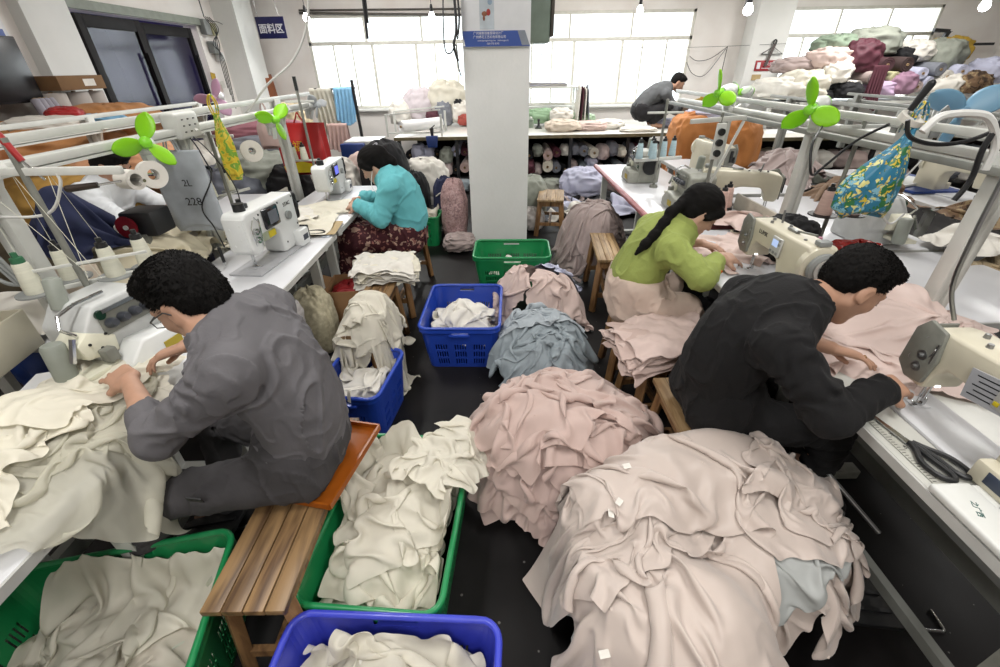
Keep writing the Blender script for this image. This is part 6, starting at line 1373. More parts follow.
# storage on the shelf under the cutting table
gname = 'rolled and bundled fabric stored under the cutting table'
for i in range(58):
    x = -1.45+4.2*((i % 29)+.5)/29; row = i//29; r_ = rnd.uniform(.05, .085); z = .22+r_+row*.22+rnd.uniform(-.02, .05)
    m_ = rnd.choice(PAL+[blackc, blackc, greyc, maroon]); y = 7.25+rnd.uniform(-.1, .1)
    if rnd.random() < .5: roll('fabric_roll', 'roll end of fabric stored under the cutting table', (x, y, z), (x+rnd.uniform(-.15, .15), y+1.1, z+.02), r_, m_, group=gname)
    else: bundle('fabric_bundle', 'crumpled bundle of fabric stored under the cutting table', 'fabric bundle', m_, (x, y+.12, z), (r_*1.25, .2, r_*1.4), seed=i*3, n=22, amp=.25, group=gname+' loosely')
for i in range(16):
    x = -1.4+4.2*i/15; m_ = rnd.choice(PAL+[blackc, greyc]); bundle('fabric_bundle', 'loose cloth spilling before the shelf of the cutting table', 'fabric bundle', m_, (x, 7.0+rnd.uniform(-.1, .1), .09), (.16, .14, .09), seed=i*5+900, n=22, amp=.25, group='cloth on the floor before the cutting table')
mb = MB(); mb.box((.7, 8.6, .45), (4.3, .04, .6)); o = mb.build('dark_backdrop', mat('backdrop_shade', '#2b2622', .9)); tag(o, 'dark backdrop added for the shade at the back of the space under the cutting table', 'board')  # dark sheet stands in for the shade behind the stored rolls
# same below the far table
for i in range(40):
    x = 3.5+4.9*((i % 20)+.5)/20; row = i//20; z = .20+row*.23+rnd.uniform(-.02, .05); m_ = rnd.choice(PAL+[blackc, blackc, maroon, MATS['camouflage']])
    bundle('fabric_bundle', 'crumpled bundle stored under the far table', 'fabric bundle', m_, (x, 6.85, z), (.15, .2, .12), seed=i*7+300, n=20, amp=.25, group='bundles stored under the far table')
mb = MB(); mb.box((6.0, 7.3, .42), (5, .04, .6)); o = mb.build('dark_backdrop', MATS['backdrop_shade']); tag(o, 'dark backdrop added for the shade at the back of the space under the far table', 'board')  # same dark sheet, shade put behind these bundles by its colour
# heap on the sill side of the cutting table, left of the pillar
for i, (x, y, z, r3, m_, l) in enumerate(((-1.35, 8.75, 1.08, (.30, .2, .28), mat('cloth_pale_lilac', '#cfc5c9', .75, var=.06, trans=.1), 'pale lilac printed cloth heaped before the first window'), (-.86, 8.7, 1.22, (.32, .22, .26), chiff, 'cream cloth heaped highest before the first window'), (-.92, 8.5, .98, (.15, .14, .20), greyc, 'grey cloth hanging out of the window heap'), (-1.10, 8.45, .96, (.12, .12, .10), maroon, 'maroon roll end in the window heap'), (-.60, 8.55, 1.0, (.2, .16, .18), offw, 'off-white cloth in the window heap beside the pillar'), (-.42, 8.6, .98, (.18, .16, .16), chiff, 'ivory cloth at the pillar end of the window heap'), (-.50, 8.35, .90, (.16, .1, .09), mat('cloth_brick', '#a04a40', .8), 'brick-red cloth peeping from the window heap'), (-.66, 8.5, 1.12, (.07, .07, .10), blackc, 'black cloth wedged in the window heap'), (-1.7, 8.7, 1.0, (.2, .2, .2), offw, 'off-white bundle at the outer end of the window heap'))):
    bundle('fabric_bundle', l, 'fabric bundle', m_, (x, y, z), r3, seed=400+i, amp=.2, n=44)
roll('paper_roll', 'big white roll of paper lying on the end of the cutting table', (-1.45, 7.25, .93), (-.90, 7.75, .93), .085, mat('paper_white', '#e1e1e1', .6, var=.02), cat='paper roll')
t = thing('roll_cradle', 'white metal cradle holding the paper roll', 'rack', (-1.45, 7.5, .8))
mb = MB()
for x in (-.2, .62): mb.bar((x, -.3, 0), (x, -.3, .3), .03); mb.bar((x, .3, 0), (x, .3, .3), .03)
mb.build('upright', framew, t); mb = MB(); mb.bar((-.2, -.3, .3), (.62, -.3, .36), .02); mb.bar((-.2, .3, .3), (.62, .3, .36), .02); mb.bar((-.2, -.3, .05), (.62, -.3, .05), .02); mb.build('rail', framew, t)
t = thing('spreader', 'white cloth spreader with blue end boxes beside the cutting table', 'machine', (-1.95, 7.0, .0))
mb = MB(); mb.box((0, 0, .78), (.5, .5, .05), bev=.006); mb.box((0, 0, .70), (.44, .42, .1), bev=.006); mb.build('bed', framew, t); mb = MB(); mb.box((-.12, -.28, .68), (.34, .1, .2), bev=.01); mb.build('blue_box', mat('deep_blue', '#1e3a7a', .5), t)
mb = MB()
for a in (-.2, .2):
    for b_ in (-.2, .2): mb.bar((a, b_, 0), (a, b_, .66), .04)
mb.build('leg', dark, t)
t = thing('cloth_cutter', 'small blue and black cutting machine on the edge of the cutting table', 'cutter', (-.35-.62, 7.12, .80))
mb = MB(); mb.prism([(-.07, -.14), (.07, -.14), (.09, .02), (-.09, .02)], -.08, -.04, bev=.006); mb.build('body', MATS['deep_blue'], t); mb = MB(); mb.box((0, 0, .005), (.16, .12, .01)); mb.cone((0, 0, .01), (0, 0, .12), .02, .03); mb.bar((-.03, 0, .1), (.05, 0, .16), .015); mb.build('motor', dark, t)
# rack with sheer cloth and a blue length
t = thing('cloth_rack', 'dark pole rack with sheer cream and sky-blue cloth over it', 'rack', (-2.4, 7.6, 0))
mb = MB(); mb.bar((.25, 0, 0), (.22, 0, 1.55), .04); mb.bar((-.35, 0, 0), (-.35, 0, 1.45), .04); mb.build('post', dark, t); mb = MB(); mb.cone((-.4, 0, 1.42), (.26, 0, 1.45), .018); mb.build('rail', steel, t)
def hang(name, label, m_, x0, x1, y, z0, z1, seed, amp=.03, cat='cloth', waves=5, dx=.0, both=True, rail_r=.02):
    nu, nv = 40, 26; P = np.zeros((nu, nv*2 if both else nv, 3))
    for i in range(nu):
        u = i/(nu-1); ph = u*waves*2*PI+seed
        for j in range(P.shape[1]):
            s = 1 if j < nv else -1; v = (nv-1-j)/(nv-1) if j < nv else (j-nv)/(nv-1)
            off = rail_r+.01+amp*v*(1+math.sin(ph+v*2)) ; L = (z1-z0)*(1+.08*math.sin(u*5+seed)) * (1 if s > 0 else .8)
            P[i, j] = (x0+(x1-x0)*u+dx*v+.02*math.sin(ph*2)*v, y-s*off*(1 if v > 0 else .3), z1+rail_r-v*L)
    o = grid_mesh(name, P, m_, solid=.002); tag(o, label, cat); return o
hang('sheer_cloth', 'sheer cream cloth draped over the pole rack', mat('sheer_cream', '#d2cfc2', .7, trans=.3), -2.85, -2.52, 7.6, .80, 1.43, 2, dx=.1)
hang('blue_cloth', 'sky-blue cloth draped over the pole rack', ltblue, -2.48, -2.2, 7.6, .95, 1.44, 5)
hang('rose_cloth', 'dusty rose cloth hanging low from the pole rack', mat('cloth_dusty_rose', '#b39690', .8), -2.66, -2.34, 7.5, .55, .95, 4)
bundle('fabric_bundle', 'beige cloth heaped beside the pole rack', 'fabric bundle', mat('cloth_beige', '#cdbf9f', .8, var=.1), (-3.05, 7.3, 1.0), (.22, .2, .26), seed=431, amp=.2)
bundle('fabric_bundle', 'cream cloth stacked low beside the pole rack', 'fabric bundle', chiff, (-2.95, 7.0, .55), (.3, .3, .4), seed=432, amp=.2)
# floor bundles behind the woman in teal
for i, (x, y, z, r3, m_, l, am) in enumerate(((-1.35, 5.5, .55, (.28, .3, .42), blackc, 'large black sack behind the head of the woman in teal', .08), (-.98, 5.9, .40, (.32, .26, .28), offw, 'white bundle behind the teal hoodie', .18), (-.98, 5.25, .34, (.17, .2, .33), blackc, 'black bag with white drawstring behind the teal hoodie', .1), (-.62, 5.15, .32, (.13, .16, .30), navy, 'dark blue sack standing beside the printed rose bag', .1), (-.48, 4.80, .33, (.14, .2, .33), pattern('print_rose', ['#8a6f70', '#a98a88', '#b79b98', '#7a6264'], 30, .8), 'dusty rose printed sack against the pillar', .12), (-.42, 4.45, .10, (.16, .14, .09), rosegrey, 'rose-grey scraps at the foot of the pillar', .2), (-1.62, 5.7, .5, (.25, .25, .3), palepink, 'pale pink bundle behind the blue-screened machine', .18), (-1.95, 5.3, .45, (.3, .3, .35), offw, 'off-white bundle under the red bag', .18), (-.80, 5.0, .10, (.12, .14, .11), palepink, 'pale roll-like bundle before the black bag', .1),
                                                  (.42, 5.55, .27, (.2, .3, .26), olivec, 'sage-grey sack behind the pillar', .1), (.42, 5.15, .13, (.13, .2, .12), mat('plastic_wrap', '#bdb7b3', .3, var=.1), 'plastic-wrapped bundle on the floor beside the pillar', .15), (1.25, 6.6, .2, (.3, .25, .2), lav, 'lavender bundle under the cutting table edge', .2), (1.9, 6.7, .2, (.3, .25, .2), rosegrey, 'rose-grey bundle before the cutting table', .2), (2.3, 6.5, .25, (.3, .25, .25), blackc, 'black bundle before the cutting table', .2))):
    bundle('fabric_sack' if 'sack' in l or 'bag' in l else 'fabric_bundle', l, 'fabric bundle', m_, (x, y, z), r3, seed=440+i, amp=am, n=48)
mb = MB(); mb.tube(smooth_path([(-.98, 5.04, .62), (-.9, 5.0, .5), (-.84, 4.98, .35), (-.80, 5.02, .28)]), .006, seg=6); mb.tube(smooth_path([(-.70, 5.0, .45), (-.62, 4.95, .5), (-.58, 4.96, .4), (-.66, 4.93, .3)]), .006, seg=6); o = mb.build('drawstring', offw); tag(o, 'white drawstring on the dark sacks behind the teal hoodie', 'cord')
# back-left heaps
for i, (x, y, z, r3, m_, l) in enumerate(((-2.75, 5.6, .86, (.55, .35, .18), greyc, 'grey cloth spread on the heap beyond the white garment bag'), (-2.9, 5.9, 1.02, (.55, .3, .14), rosec, 'dark rose cloth at the back of the heap beyond the first row'), (-2.7, 5.15, .68, (.5, .35, .25), olivec, 'sage cloth in folds at the front of the heap beyond the first row'), (-2.3, 5.0, .5, (.25, .25, .3), blackc, 'black cloth at the end of the heap under the red bag'),
                                                  (-3.7, 3.9, 1.12, (.5, .5, .26), tanb, 'large tan sack piled by the wall beneath the dark cabinet'), (-3.3, 3.4, .86, (.45, .45, .26), mat('sack_ochre', '#a8813c', .8, var=.1), 'ochre sack under the tan sack'), (-3.0, 3.75, 1.02, (.42, .4, .2), mat('sack_peach', '#c08d68', .75, var=.08), 'peach-coloured sack beside the tan sack'), (-3.9, 3.2, 1.1, (.4, .4, .24), mat('sack_brown', '#9c6238', .8, var=.1), 'brown sack nearest the wall in the pile'), (-3.5, 4.4, 1.30, (.4, .35, .16), tanb, 'tan sack highest on the pile below the cardboard box'), (-3.5, 3.95, 1.40, (.14, .12, .07), red, 'small red packet on top of the tan sacks'), (-3.38, 4.1, 1.36, (.24, .14, .05), ltblue, 'pale blue cloth strip lying over the tan sacks'), (-3.55, 3.8, 1.36, (.26, .2, .06), offw, 'white plastic wrapping on top of the tan sacks'),
                                                  (-3.6, 3.6, .4, (.6, .6, .4), mat('sack_dim', '#6f6552', .9, var=.1), 'dull brown sack at the bottom of the pile by the wall'), (-2.9, 4.6, .5, (.5, .4, .35), mat('cloth_slate', '#53565f', .9), 'slate cloth bundle behind the worker in white'), (-3.3, 5.0, .75, (.35, .3, .3), offw, 'off-white bundle between the sacks and the grey heap'), (-2.7, 2.3, .3, (.3, .3, .28), MATS['deep_blue'], 'deep blue bundle on the floor behind the second row'))):
    bundle('fabric_sack' if 'sack' in l else 'fabric_bundle', l, 'sack' if 'sack' in l else 'fabric bundle', m_, (x, y, z), r3, seed=470+i, amp=.13, n=52, rot=i*.6)
# fabric on the sorting table by the orange pile
orange = mat('sack_orange', '#bd7a3f', .75, var=.1, scale=3, bump=.2)
for i, (x, y, z, r3, m_, l) in enumerate(((2.55, 6.1, .74, (.30, .3, .40), orange, 'tall orange-tan woven sack before the squatting man'), (2.98, 5.9, .76, (.26, .3, .36), orange, 'orange-tan woven sack beside its taller twin'), (2.42, 5.75, .35, (.25, .25, .3), mat('sack_orange2', '#a86a3a', .8, var=.1), 'orange-brown sack low in front of the twin sacks'), (2.75, 6.15, 1.13, (.3, .22, .07), lav, 'grey-lilac cloth lying on top of the orange sacks'))):
    bundle('woven_sack', l, 'sack', m_, (x, y, z), r3, seed=500+i, amp=.1, n=52, rot=i*.7, sq=.6)
# things on the cutting table
for i, (x, y, z, r3, m_, l) in enumerate(((1.05, 7.55, .87, (.26, .2, .09), mat('cloth_oat', '#d0c3b3', .8, var=.05), 'oat-coloured cloth heap on the cutting table nearest the pillar'), (1.5, 7.6, .86, (.24, .18, .07), palepink, 'pale pink cloth on the cutting table'), (1.85, 7.8, .86, (.22, .18, .07), offw, 'off-white cloth on the cutting table near the squatting man'), (.75, 8.3, .94, (.28, .14, .12), mat('bag_green', '#8fae8c', .5, var=.08), 'pale green bag on the cutting table behind the pillar'), (1.45, 8.4, .90, (.25, .14, .08), mat('bag_green2', '#a3bb9c', .5, var=.08), 'flatter pale green bag under the second window'), (2.2, 7.35, .83, (.26, .14, .035), offw, 'flat white cloth under the edge of the squatting man'), (1.1, 8.1, .98, (.18, .14, .10), offw, 'white cloth standing behind the oat heap'), (2.75, 7.9, .86, (.2, .2, .06), lav, 'lilac cloth by the hands of the squatting man'))):
    bundle('fabric_bundle', l, 'fabric bundle', m_, (x, y, z), r3, seed=520+i, amp=.22, n=44)
t = thing('spray_bottle', 'small dark bottle on the cutting table beside the pillar', 'bottle', (.70, 7.9, .80)); mb = MB(); mb.lathe([(0, 0), (.05, 0), (.05, .02), (.02, .05), (.015, .1), (.022, .11), (.022, .14), (0, .145)], seg=16); mb.build('body', dark, t); mb = MB(); mb.cone((0, 0, .0), (0, 0, .015), .06); mb.build('base', mat('bottle_green', '#3d4a3c', .5), t)
t = thing('plastic_can', 'grey-green can beside the dark bottle', 'can', (.58, 8.05, .80)); mb = MB(); mb.lathe([(0, 0), (.05, 0), (.05, .12), (.03, .14), (0, .14)], seg=20); mb.build('body', mat('can_greygreen', '#7f8b7c', .5), t); mb = MB(); mb.cone((0, 0, .14), (0, 0, .165), .022); mb.build('cap', white, t)
# shelf beside the pillar with flat stacks
t = thing('wall_shelf', 'white shelf before the second window carrying folded sheets', 'shelf', (.95, 8.9, 1.36)); mb = MB(); mb.box((0, 0, 0), (1.05, .42, .03), bev=.004); mb.build('board', framew, t)
mb = MB()
for x in (-.48, .48): mb.box((x, -.15, -.28), (.03, .03, .54)); mb.box((x, .15, -.28), (.03, .03, .54))
mb.build('upright', framew, t)
for i in range(5):
    P = drape(.8, .34, 30, 14, .85+.03*math.sin(i), 8.88, .05*math.sin(i*2), lambda x, y: 1.378+.012*i+0*x, squeeze=(.97, .97), z0=.004, steps=6, seed=i, noise=.012, warp=.01, thick=.004)
    o = grid_mesh('folded_sheet', P, lav if i % 2 else offw, sub=0, solid=.008); tag(o, 'folded pale sheet in the stack on the shelf by the second window', 'sheet', 'folded sheets on the window shelf')
t = thing('coat_hanger', 'hanger carrying the striped clothes beside the window shelf', 'hanger', (1.50, 8.35, 1.44)); mb = MB(); mb.tube(smooth_path([(0, 0, .10), (.0, .015, .12), (0, .03, .1), (0, 0, .07), (0, 0, .04)]), .003, seg=6); mb.tube([(0, -.2, -.04), (0, 0, .04), (0, .2, -.04), (0, -.2, -.04)], .004, seg=6); mb.build('wire', dark, t)
for i, m_ in enumerate((offw, maroon, offw, greyc)):
    mb = MB(); x = 1.41+.045*i; P = np.zeros((14, 10, 3))
    for a in range(14):
        for b_ in range(10): u = a/13; v = b_/9; P[a, b_] = (x+.012*math.sin(u*9+v*2+i)+.03*v*(i-1.5), 8.35+(u-.5)*(.30+.12*v), 1.42-.04*abs(u-.5)*4-.5*v)
    o = grid_mesh('hanging_garment', P, m_, solid=.012); tag(o, ('white garment on the rack at the end of the window shelf', 'maroon garment between white ones at the window shelf', 'white garment beside the maroon one at the window shelf', 'grey garment last on the rack at the window shelf')[i], 'garment')
# the big heap before the third window: a rack with rolls and bundles
t = thing('storage_rack', 'low white rack before the third window, loaded with fabric', 'rack', (6.1, 8.1, 0)); mb = MB(); mb.box((0, 0, 1.12), (3.6, .9, .04), bev=.004); mb.build('board', framew, t)
for x in (-1.75, -.6, .6, 1.75):
    mb = MB(); mb.box((x, -.4, .55), (.05, .05, 1.1)); mb.box((x, .4, .55), (.05, .05, 1.1)); mb.build('post', framew, t)
heap = [(4.65, 8.1, 1.30, (.22, .5, .16), offw, 'cream roll-like sack at the low end of the window heap on the rack'), (4.95, 8.0, 1.36, (.3, .4, .2), chiff, 'ivory sack beside the cream one on the rack'), (5.05, 8.0, 1.22, (.35, .35, .1), blackc, 'black cloth squeezed under the ivory sack'), (5.3, 8.1, 1.70, (.28, .3, .16), palepink, 'pale pink cloth high on the rack heap'), (5.35, 7.9, 1.52, (.2, .25, .16), offw, 'white cloth hanging from the rack heap'), (5.0, 8.3, 1.62, (.4, .25, .12), rosegrey, 'rose-grey cloth on the slope of the rack heap'), (5.75, 8.1, 1.72, (.28, .3, .24), maroon, 'maroon cloth hanging down the middle of the rack heap'), (6.05, 8.3, 1.92, (.36, .3, .2), olivec, 'sage-green cloth crowning the rack heap'), (5.6, 8.4, 1.90, (.4, .3, .14), mat('cloth_moss', '#7f8f7c', .8, var=.1), 'moss-green cloth behind the crown of the rack heap'), (5.55, 7.8, 1.28, (.2, .25, .12), blackc, 'black bundle at the foot of the maroon cloth'), (6.1, 7.9, 1.28, (.25, .25, .13), mat('cloth_orchid', '#bda4c0', .8), 'pale orchid bundle at the bottom of the rack heap'), (6.35, 7.85, 1.36, (.2, .25, .17), mat('cloth_mauve', '#8f6e82', .8), 'mauve bundle at the bottom of the rack heap'), (6.75, 8.3, 1.78, (.28, .3, .16), offw, 'white cloth beside the crown of the rack heap'), (7.15, 8.2, 1.72, (.28, .3, .22), olivec, 'grey-green cloth near the mustard bag'), (7.5, 8.5, 1.78, (.3, .2, .2), mustard, 'mustard yellow bag at the end of the rack heap'), (7.1, 7.9, 1.32, (.25, .25, .17), offw, 'white bundle under the grey-green cloth'), (7.45, 7.8, 1.35, (.25, .25, .16), MATS['camouflage'], 'camouflage bundle near the end of the rack'), (7.75, 7.9, 1.5, (.22, .25, .18), lav, 'lavender bundle at the end of the rack'), (6.55, 8.25, 1.70, (.16, .25, .15), blackc, 'black roll-like bundle by the crown of the heap')]
for i, (x, y, z, r3, m_, l) in enumerate(heap): bundle('fabric_bundle', l, 'fabric bundle', m_, (x, y, z), r3, seed=600+i, amp=.2, n=44, rot=rnd.uniform(-.4, .4))
for i, (x, z, r_, m_) in enumerate(((5.85, 1.45, .09, rosegrey), (6.0, 1.62, .1, mat('cloth_wine', '#3e2227', .8)), (6.3, 1.62, .1, mat('cloth_coffee', '#3a2a28', .8)), (6.6, 1.5, .08, lav), (6.75, 1.38, .08, lav), (6.85, 1.55, .09, greyc), (7.0, 1.45, .09, offw), (7.2, 1.52, .09, lav), (6.6, 1.32, .08, rosegrey), (6.9, 1.30, .08, offw), (7.3, 1.35, .08, greyc), (5.65, 1.34, .08, offw), (6.2, 1.45, .08, mat('cloth_straw', '#b7b48e', .8)))):
    roll('fabric_roll', 'roll of fabric lying end-on within the window rack heap', (x, 7.72, z), (x+rnd.uniform(-.1, .1), 8.5, z+.03), r_, m_, group='rolls lying end-on within the rack heap')
hang('maroon_cloth', 'length of maroon cloth hanging off the rack front', maroon, 5.72, 5.95, 7.62, 1.05, 1.62, 3, both=False, rail_r=.0)
# ================================================================== hanging bulbs
bulb_e = emit('bulb_glow', '#ffffff', 22)
for i, (x, y, z) in enumerate(((-2.46, 7, 2.27), (-.82, 7, 2.26), (1.90, 7, 2.29), (2.37, 5, 2.11), (4.58, 5, 2.11))):
    t = thing('hanging_bulb', ('lit bulb by the blue hanging sign', 'lit bulb just before the pillar wires', 'lit bulb over the second window', 'lit bulb near the white column', 'lit bulb in the top corner beyond the third window')[i], 'lamp', (x, y, z))
    mb = MB(); mb.tube([(0, 0, .12), (0, 0, ZC-z-.001)], .004, seg=6); mb.build('cord', dark, t)
    mb = MB(); mb.lathe([(0, .13), (.012, .13), (.02, .1), (.022, .05), (.0, .05)], seg=16); mb.build('socket', dark, t)
    mb = MB(); mb.lathe([(.018, .05), (.03, .03), (.042, 0), (.04, -.02), (.025, -.04), (0, -.047)], seg=20); mb.build('bulb', bulb_e, t)
def cable(label, pts, r, m_, name='cable', n=6):
    mb = MB(); mb.tube(smooth_path(pts, n), r, seg=7); o = mb.build(name, m_); tag(o, label, 'cable'); return o
wh = mat('cable_white', '#dcdcd8', .5)
cable('thick white cable swooping from the ceiling to the first row frame', [(-1.10, 3.3, 3.09), (-1.12, 3.3, 2.2), (-1.16, 3.3, 1.95), (-1.30, 3.3, 1.75), (-1.50, 3.3, 1.62), (-1.66, 3.35, 1.50), (-1.78, 3.45, 1.44)], .007, wh)
cable('black wires bundled down the side of the pillar', [(-.33, 4.62, 3.05), (-.34, 4.58, 2.4), (-.33, 4.56, 2.0), (-.36, 4.55, 1.86), (-.33, 4.55, 1.74)], .012, dark)
cable('thin black wire looping beside the pillar', [(-.36, 4.6, 3.05), (-.42, 4.56, 2.3), (-.44, 4.52, 1.86), (-.39, 4.52, 1.80), (-.34, 4.54, 1.86), (-.33, 4.56, 1.70), (-.31, 4.57, 1.62)], .006, dark)
cable('second black wire down the pillar edge', [(-.31, 4.6, 3.05), (-.335, 4.58, 2.5), (-.30, 4.56, 2.1), (-.325, 4.56, 1.9)], .009, dark)
cable('black cable looping down before the flowered bag', [(1.70, 2.05, 1.46), (1.66, 2.15, 1.38), (1.60, 2.2, 1.27), (1.55, 2.2, 1.22), (1.52, 2.2, 1.27), (1.53, 2.25, 1.36), (1.62, 2.35, 1.43)], .006, dark)
cable('white air hose arched above the blue fan', [(1.36, 1.5, 1.50), (1.40, 1.5, 1.545), (1.50, 1.5, 1.55), (1.56, 1.5, 1.53), (1.62, 1.5, 1.46), (1.63, 1.5, 1.38)], .012, MATS['cable_white'])
cable('black cable sagging under the frame rail by the blue fan', [(1.34, 1.55, 1.53), (1.37, 1.55, 1.48), (1.46, 1.55, 1.455), (1.56, 1.55, 1.46), (1.64, 1.55, 1.49)], .007, dark)
cable('short black hose down the double post by the blue fan', [(1.60, 1.5, 1.53), (1.585, 1.5, 1.45), (1.60, 1.5, 1.35), (1.58, 1.5, 1.28)], .009, dark)
cable('grey flexible conduit falling to the worn cream machine', [(1.20, 1.1, 1.70), (1.245, 1.1, 1.5), (1.262, 1.1, 1.3), (1.285, 1.1, 1.15), (1.325, 1.08, 1.05)], .006, steel)
cable('white cord looping between the frame and the small overlock machine', [(1.9, 2.2, 1.40), (1.86, 2.15, 1.25), (1.84, 2.1, 1.12), (1.9, 2.05, 1.02), (2.0, 2.1, 1.05)], .005, wh)
cable('white cord with an inline switch hanging below the frame rail', [(1.98, 2.2, 1.38), (1.95, 2.2, 1.28), (1.955, 2.2, 1.2), (2.0, 2.2, 1.19), (2.05, 2.2, 1.27), (2.1, 2.2, 1.36)], .004, wh)
cable('white wire arm from the tall thread stand', [(-1.98, 1.5, 1.36), (-1.85, 1.5, 1.30), (-1.72, 1.5, 1.28), (-1.55, 1.5, 1.29), (-1.46, 1.5, 1.38), (-1.45, 1.5, 1.42)], .005, wh)
for i in range(3): cable('grey cables hanging in loops from the double post at the photo edge', [(-1.84+.02*i, 1.45, 1.3), (-1.80+.02*i, 1.45, 1.15), (-1.76+.015*i, 1.45, 1.05), (-1.82, 1.45, 1.08), (-1.86+.02*i, 1.46, 1.25)], .006, greyp).__setitem__('group', 'looped grey cables')
cable('dark cable drooping from the white power box', [(-1.74, 2.6, 1.46), (-1.68, 2.6, 1.38), (-1.62, 2.55, 1.30), (-1.58, 2.5, 1.20), (-1.66, 2.45, 1.05), (-1.60, 2.4, .95), (-1.55, 2.35, .85)], .004, dark)
cable('black cable sweeping past the white garment bag', [(-1.74, 2.66, 1.42), (-1.62, 2.6, 1.34), (-1.56, 2.62, 1.2), (-1.58, 2.7, 1.05), (-1.62, 2.7, .9)], .0035, dark)
for i, (a, b_) in enumerate((((2.6, 6.2, 1.7), (3.4, 9.2, 1.95)), ((3.4, 9.25, 1.95), (2.7, 9.2, 1.75)))):
    pass
cable('thin wire strung from wall to column under the bulbs', [(2.3, 9.35, 1.95), (3.6, 9.3, 1.93), (5.0, 8.98, 1.95), (6.2, 9.3, 2.0), (8.2, 9.35, 2.1)], .003, dark)
cable('black wire drooping on the wall between the windows', [(3.55, 9.35, 1.80), (3.7, 9.33, 1.72), (3.95, 9.33, 1.76), (4.2, 9.33, 1.93)], .005, dark)
cable('second black wire drooping lower between the windows', [(3.52, 9.35, 1.70), (3.66, 9.33, 1.52), (3.9, 9.33, 1.50), (4.18, 9.33, 1.90)], .005, dark)
cable('pair of thin rods falling from the wire to the frame', [(4.2, 9.33, 1.93), (4.0, 8.9, 1.3), (3.9, 8.7, 1.05)], .006, dark)
# black conduit pipes hanging before the first window
mb = MB(); mb.cone((-1.66, 7, ZC), (-1.70, 7, 2.03), .018); mb.cone((-1.63, 7, ZC), (-1.665, 7, 2.2), .012); o = mb.build('hanging_pipe', dark); tag(o, 'black pipe hanging from the ceiling before the first window', 'pipe')
mb = MB(); mb.cone((-3.4, 9.375, 2.53), (-.4, 9.375, 2.46), .02); mb.cone((-3.4, 9.38, 2.57), (-.4, 9.38, 2.55), .014); o = mb.build('conduit', mat('conduit_dark', '#56524c', .6)); tag(o, 'dark conduit along the head of the first window', 'pipe')
# hanging scale rod (top right of the second window)
cable('short black bracket under the ceiling above the squatting man', [(3.3, 7.0, 2.45), (3.28, 7.0, 2.30)], .03, dark)
# ================================================================== signs and wall things
t = thing('area_sign', 'dark blue hanging sign with white Chinese characters by the corner', 'sign', (-3.58, 8.5, 2.27)); t.rotation_euler = (0, 0, R(-3))
mb = MB(); mb.box((0, 0, 0), (.46, .012, .29), bev=.003); mb.build('board', mat('sign_navy', '#1f2155', .4), t)
text_mesh('面料区', .135, mat('sign_white', '#e8e8ee', .5), 'lettering', t, (0, -.008, -.02), (R(90), 0, 0), bold=.003)
mb = MB(); mb.cone((-.18, 0, .14), (-.2, 0, ZC-2.275), .003, seg=6); mb.cone((.16, 0, .14), (.1, 0, ZC-2.275), .003, seg=6); mb.build('wire', steel, t)
t = thing('column_board', 'white notice board with a blue strip on the pillar', 'sign', (.014, 4.605, 2.1))
mb = MB(); mb.box((0, 0, .05), (.6, .012, .62), bev=.002); mb.build('board', mat('board_white', '#e3e4e6', .4, var=.02), t)
mb = MB(); mb.prism([(-.295, -.255), (.295, -.255), (.25, -.14), (-.295, -.14)], -.0095, -.006); mb.build('blue_strip', mat('strip_blue', '#2f4e9a', .4, var=.03), t)
mb = MB(); mb.prism([(.225, -.248), (.293, -.248), (.25, -.141), (.185, -.141)], -.0110, -.0096); mb.build('grey_corner', mat('strip_grey', '#8a919c', .4), t)
mb = MB(); mb.prism([(-.295, -.25), (-.275, -.25), (-.295, -.17)], -.0110, -.0096); mb.build('white_corner', MATS['board_white'], t)
tw = MATS['sign_white']
text_mesh('广州缝制设备服装设计厂', .024, tw, 'lettering', t, (-.07, -.0105, -.158), (R(90), 0, 0)); text_mesh('广州绣花工艺机电有限公司', .024, tw, 'lettering', t, (-.06, -.0105, -.186), (R(90), 0, 0))
text_mesh('www.springsewing.com   www.sngsn.cn', .017, tw, 'lettering', t, (-.03, -.0105, -.211), (R(90), 0, 0)); text_mesh('020-770-8098', .019, tw, 'lettering', t, (-.03, -.0105, -.234), (R(90), 0, 0))
mb = MB(); mb.box((-.08, -.0075, .0), (.125, .003, .26)); ph = mb.build('picture', mat('picture_pale', '#c4cdd4', .5), t)
mb = MB(); mb.cone((-.052, -.008, .06), (-.052, -.011, .06), .02, seg=20); mb.build('picture_balloon', mat('balloon_blue', '#93a9bd', .5), ph)
mb = MB(); mb.ball((-.066, -.011, -.01), (.018, .003, .024), 12); mb.build('picture_red_ball', mat('ball_red', '#a83a34', .5), ph)
mb = MB(); mb.ball((-.10, -.011, -.02), (.024, .003, .018), 12); mb.ball((-.105, -.011, -.05), (.01, .003, .02), 10); mb.build('picture_brown_blob', mat('blob_brown', '#8f5c44', .6), ph)
t = thing('electric_box', 'grey-green electrical box fixed high on the side of the pillar', 'cabinet', (.47, 4.95, 2.3)); mb = MB(); mb.box((-.06, 0, .1), (.18, .36, 1.05), bev=.006); mb.build('body', mat('box_greygreen', '#7e8c80', .45, var=.06), t); mb = MB(); mb.box((.05, 0, .12), (.03, .38, 1.0), bev=.004); mb.build('door', mat('box_door', '#4c463f', .5), t)
cable('thin wire looping under the grey-green box', [(.36, 4.9, 1.87), (.40, 4.88, 1.80), (.46, 4.88, 1.79), (.50, 4.9, 1.88)], .003, dark)
t = thing('wall_cabinet', 'black metal cabinet mounted on the wall over the tan sacks', 'cabinet', (-4.34, 4.1, 1.73)); mb = MB(); mb.box((0, 0, 0), (.30, 1.0, .50), bev=.006); mb.build('body', mat('cabinet_black', '#232225', .35, var=.3, scale=5), t)
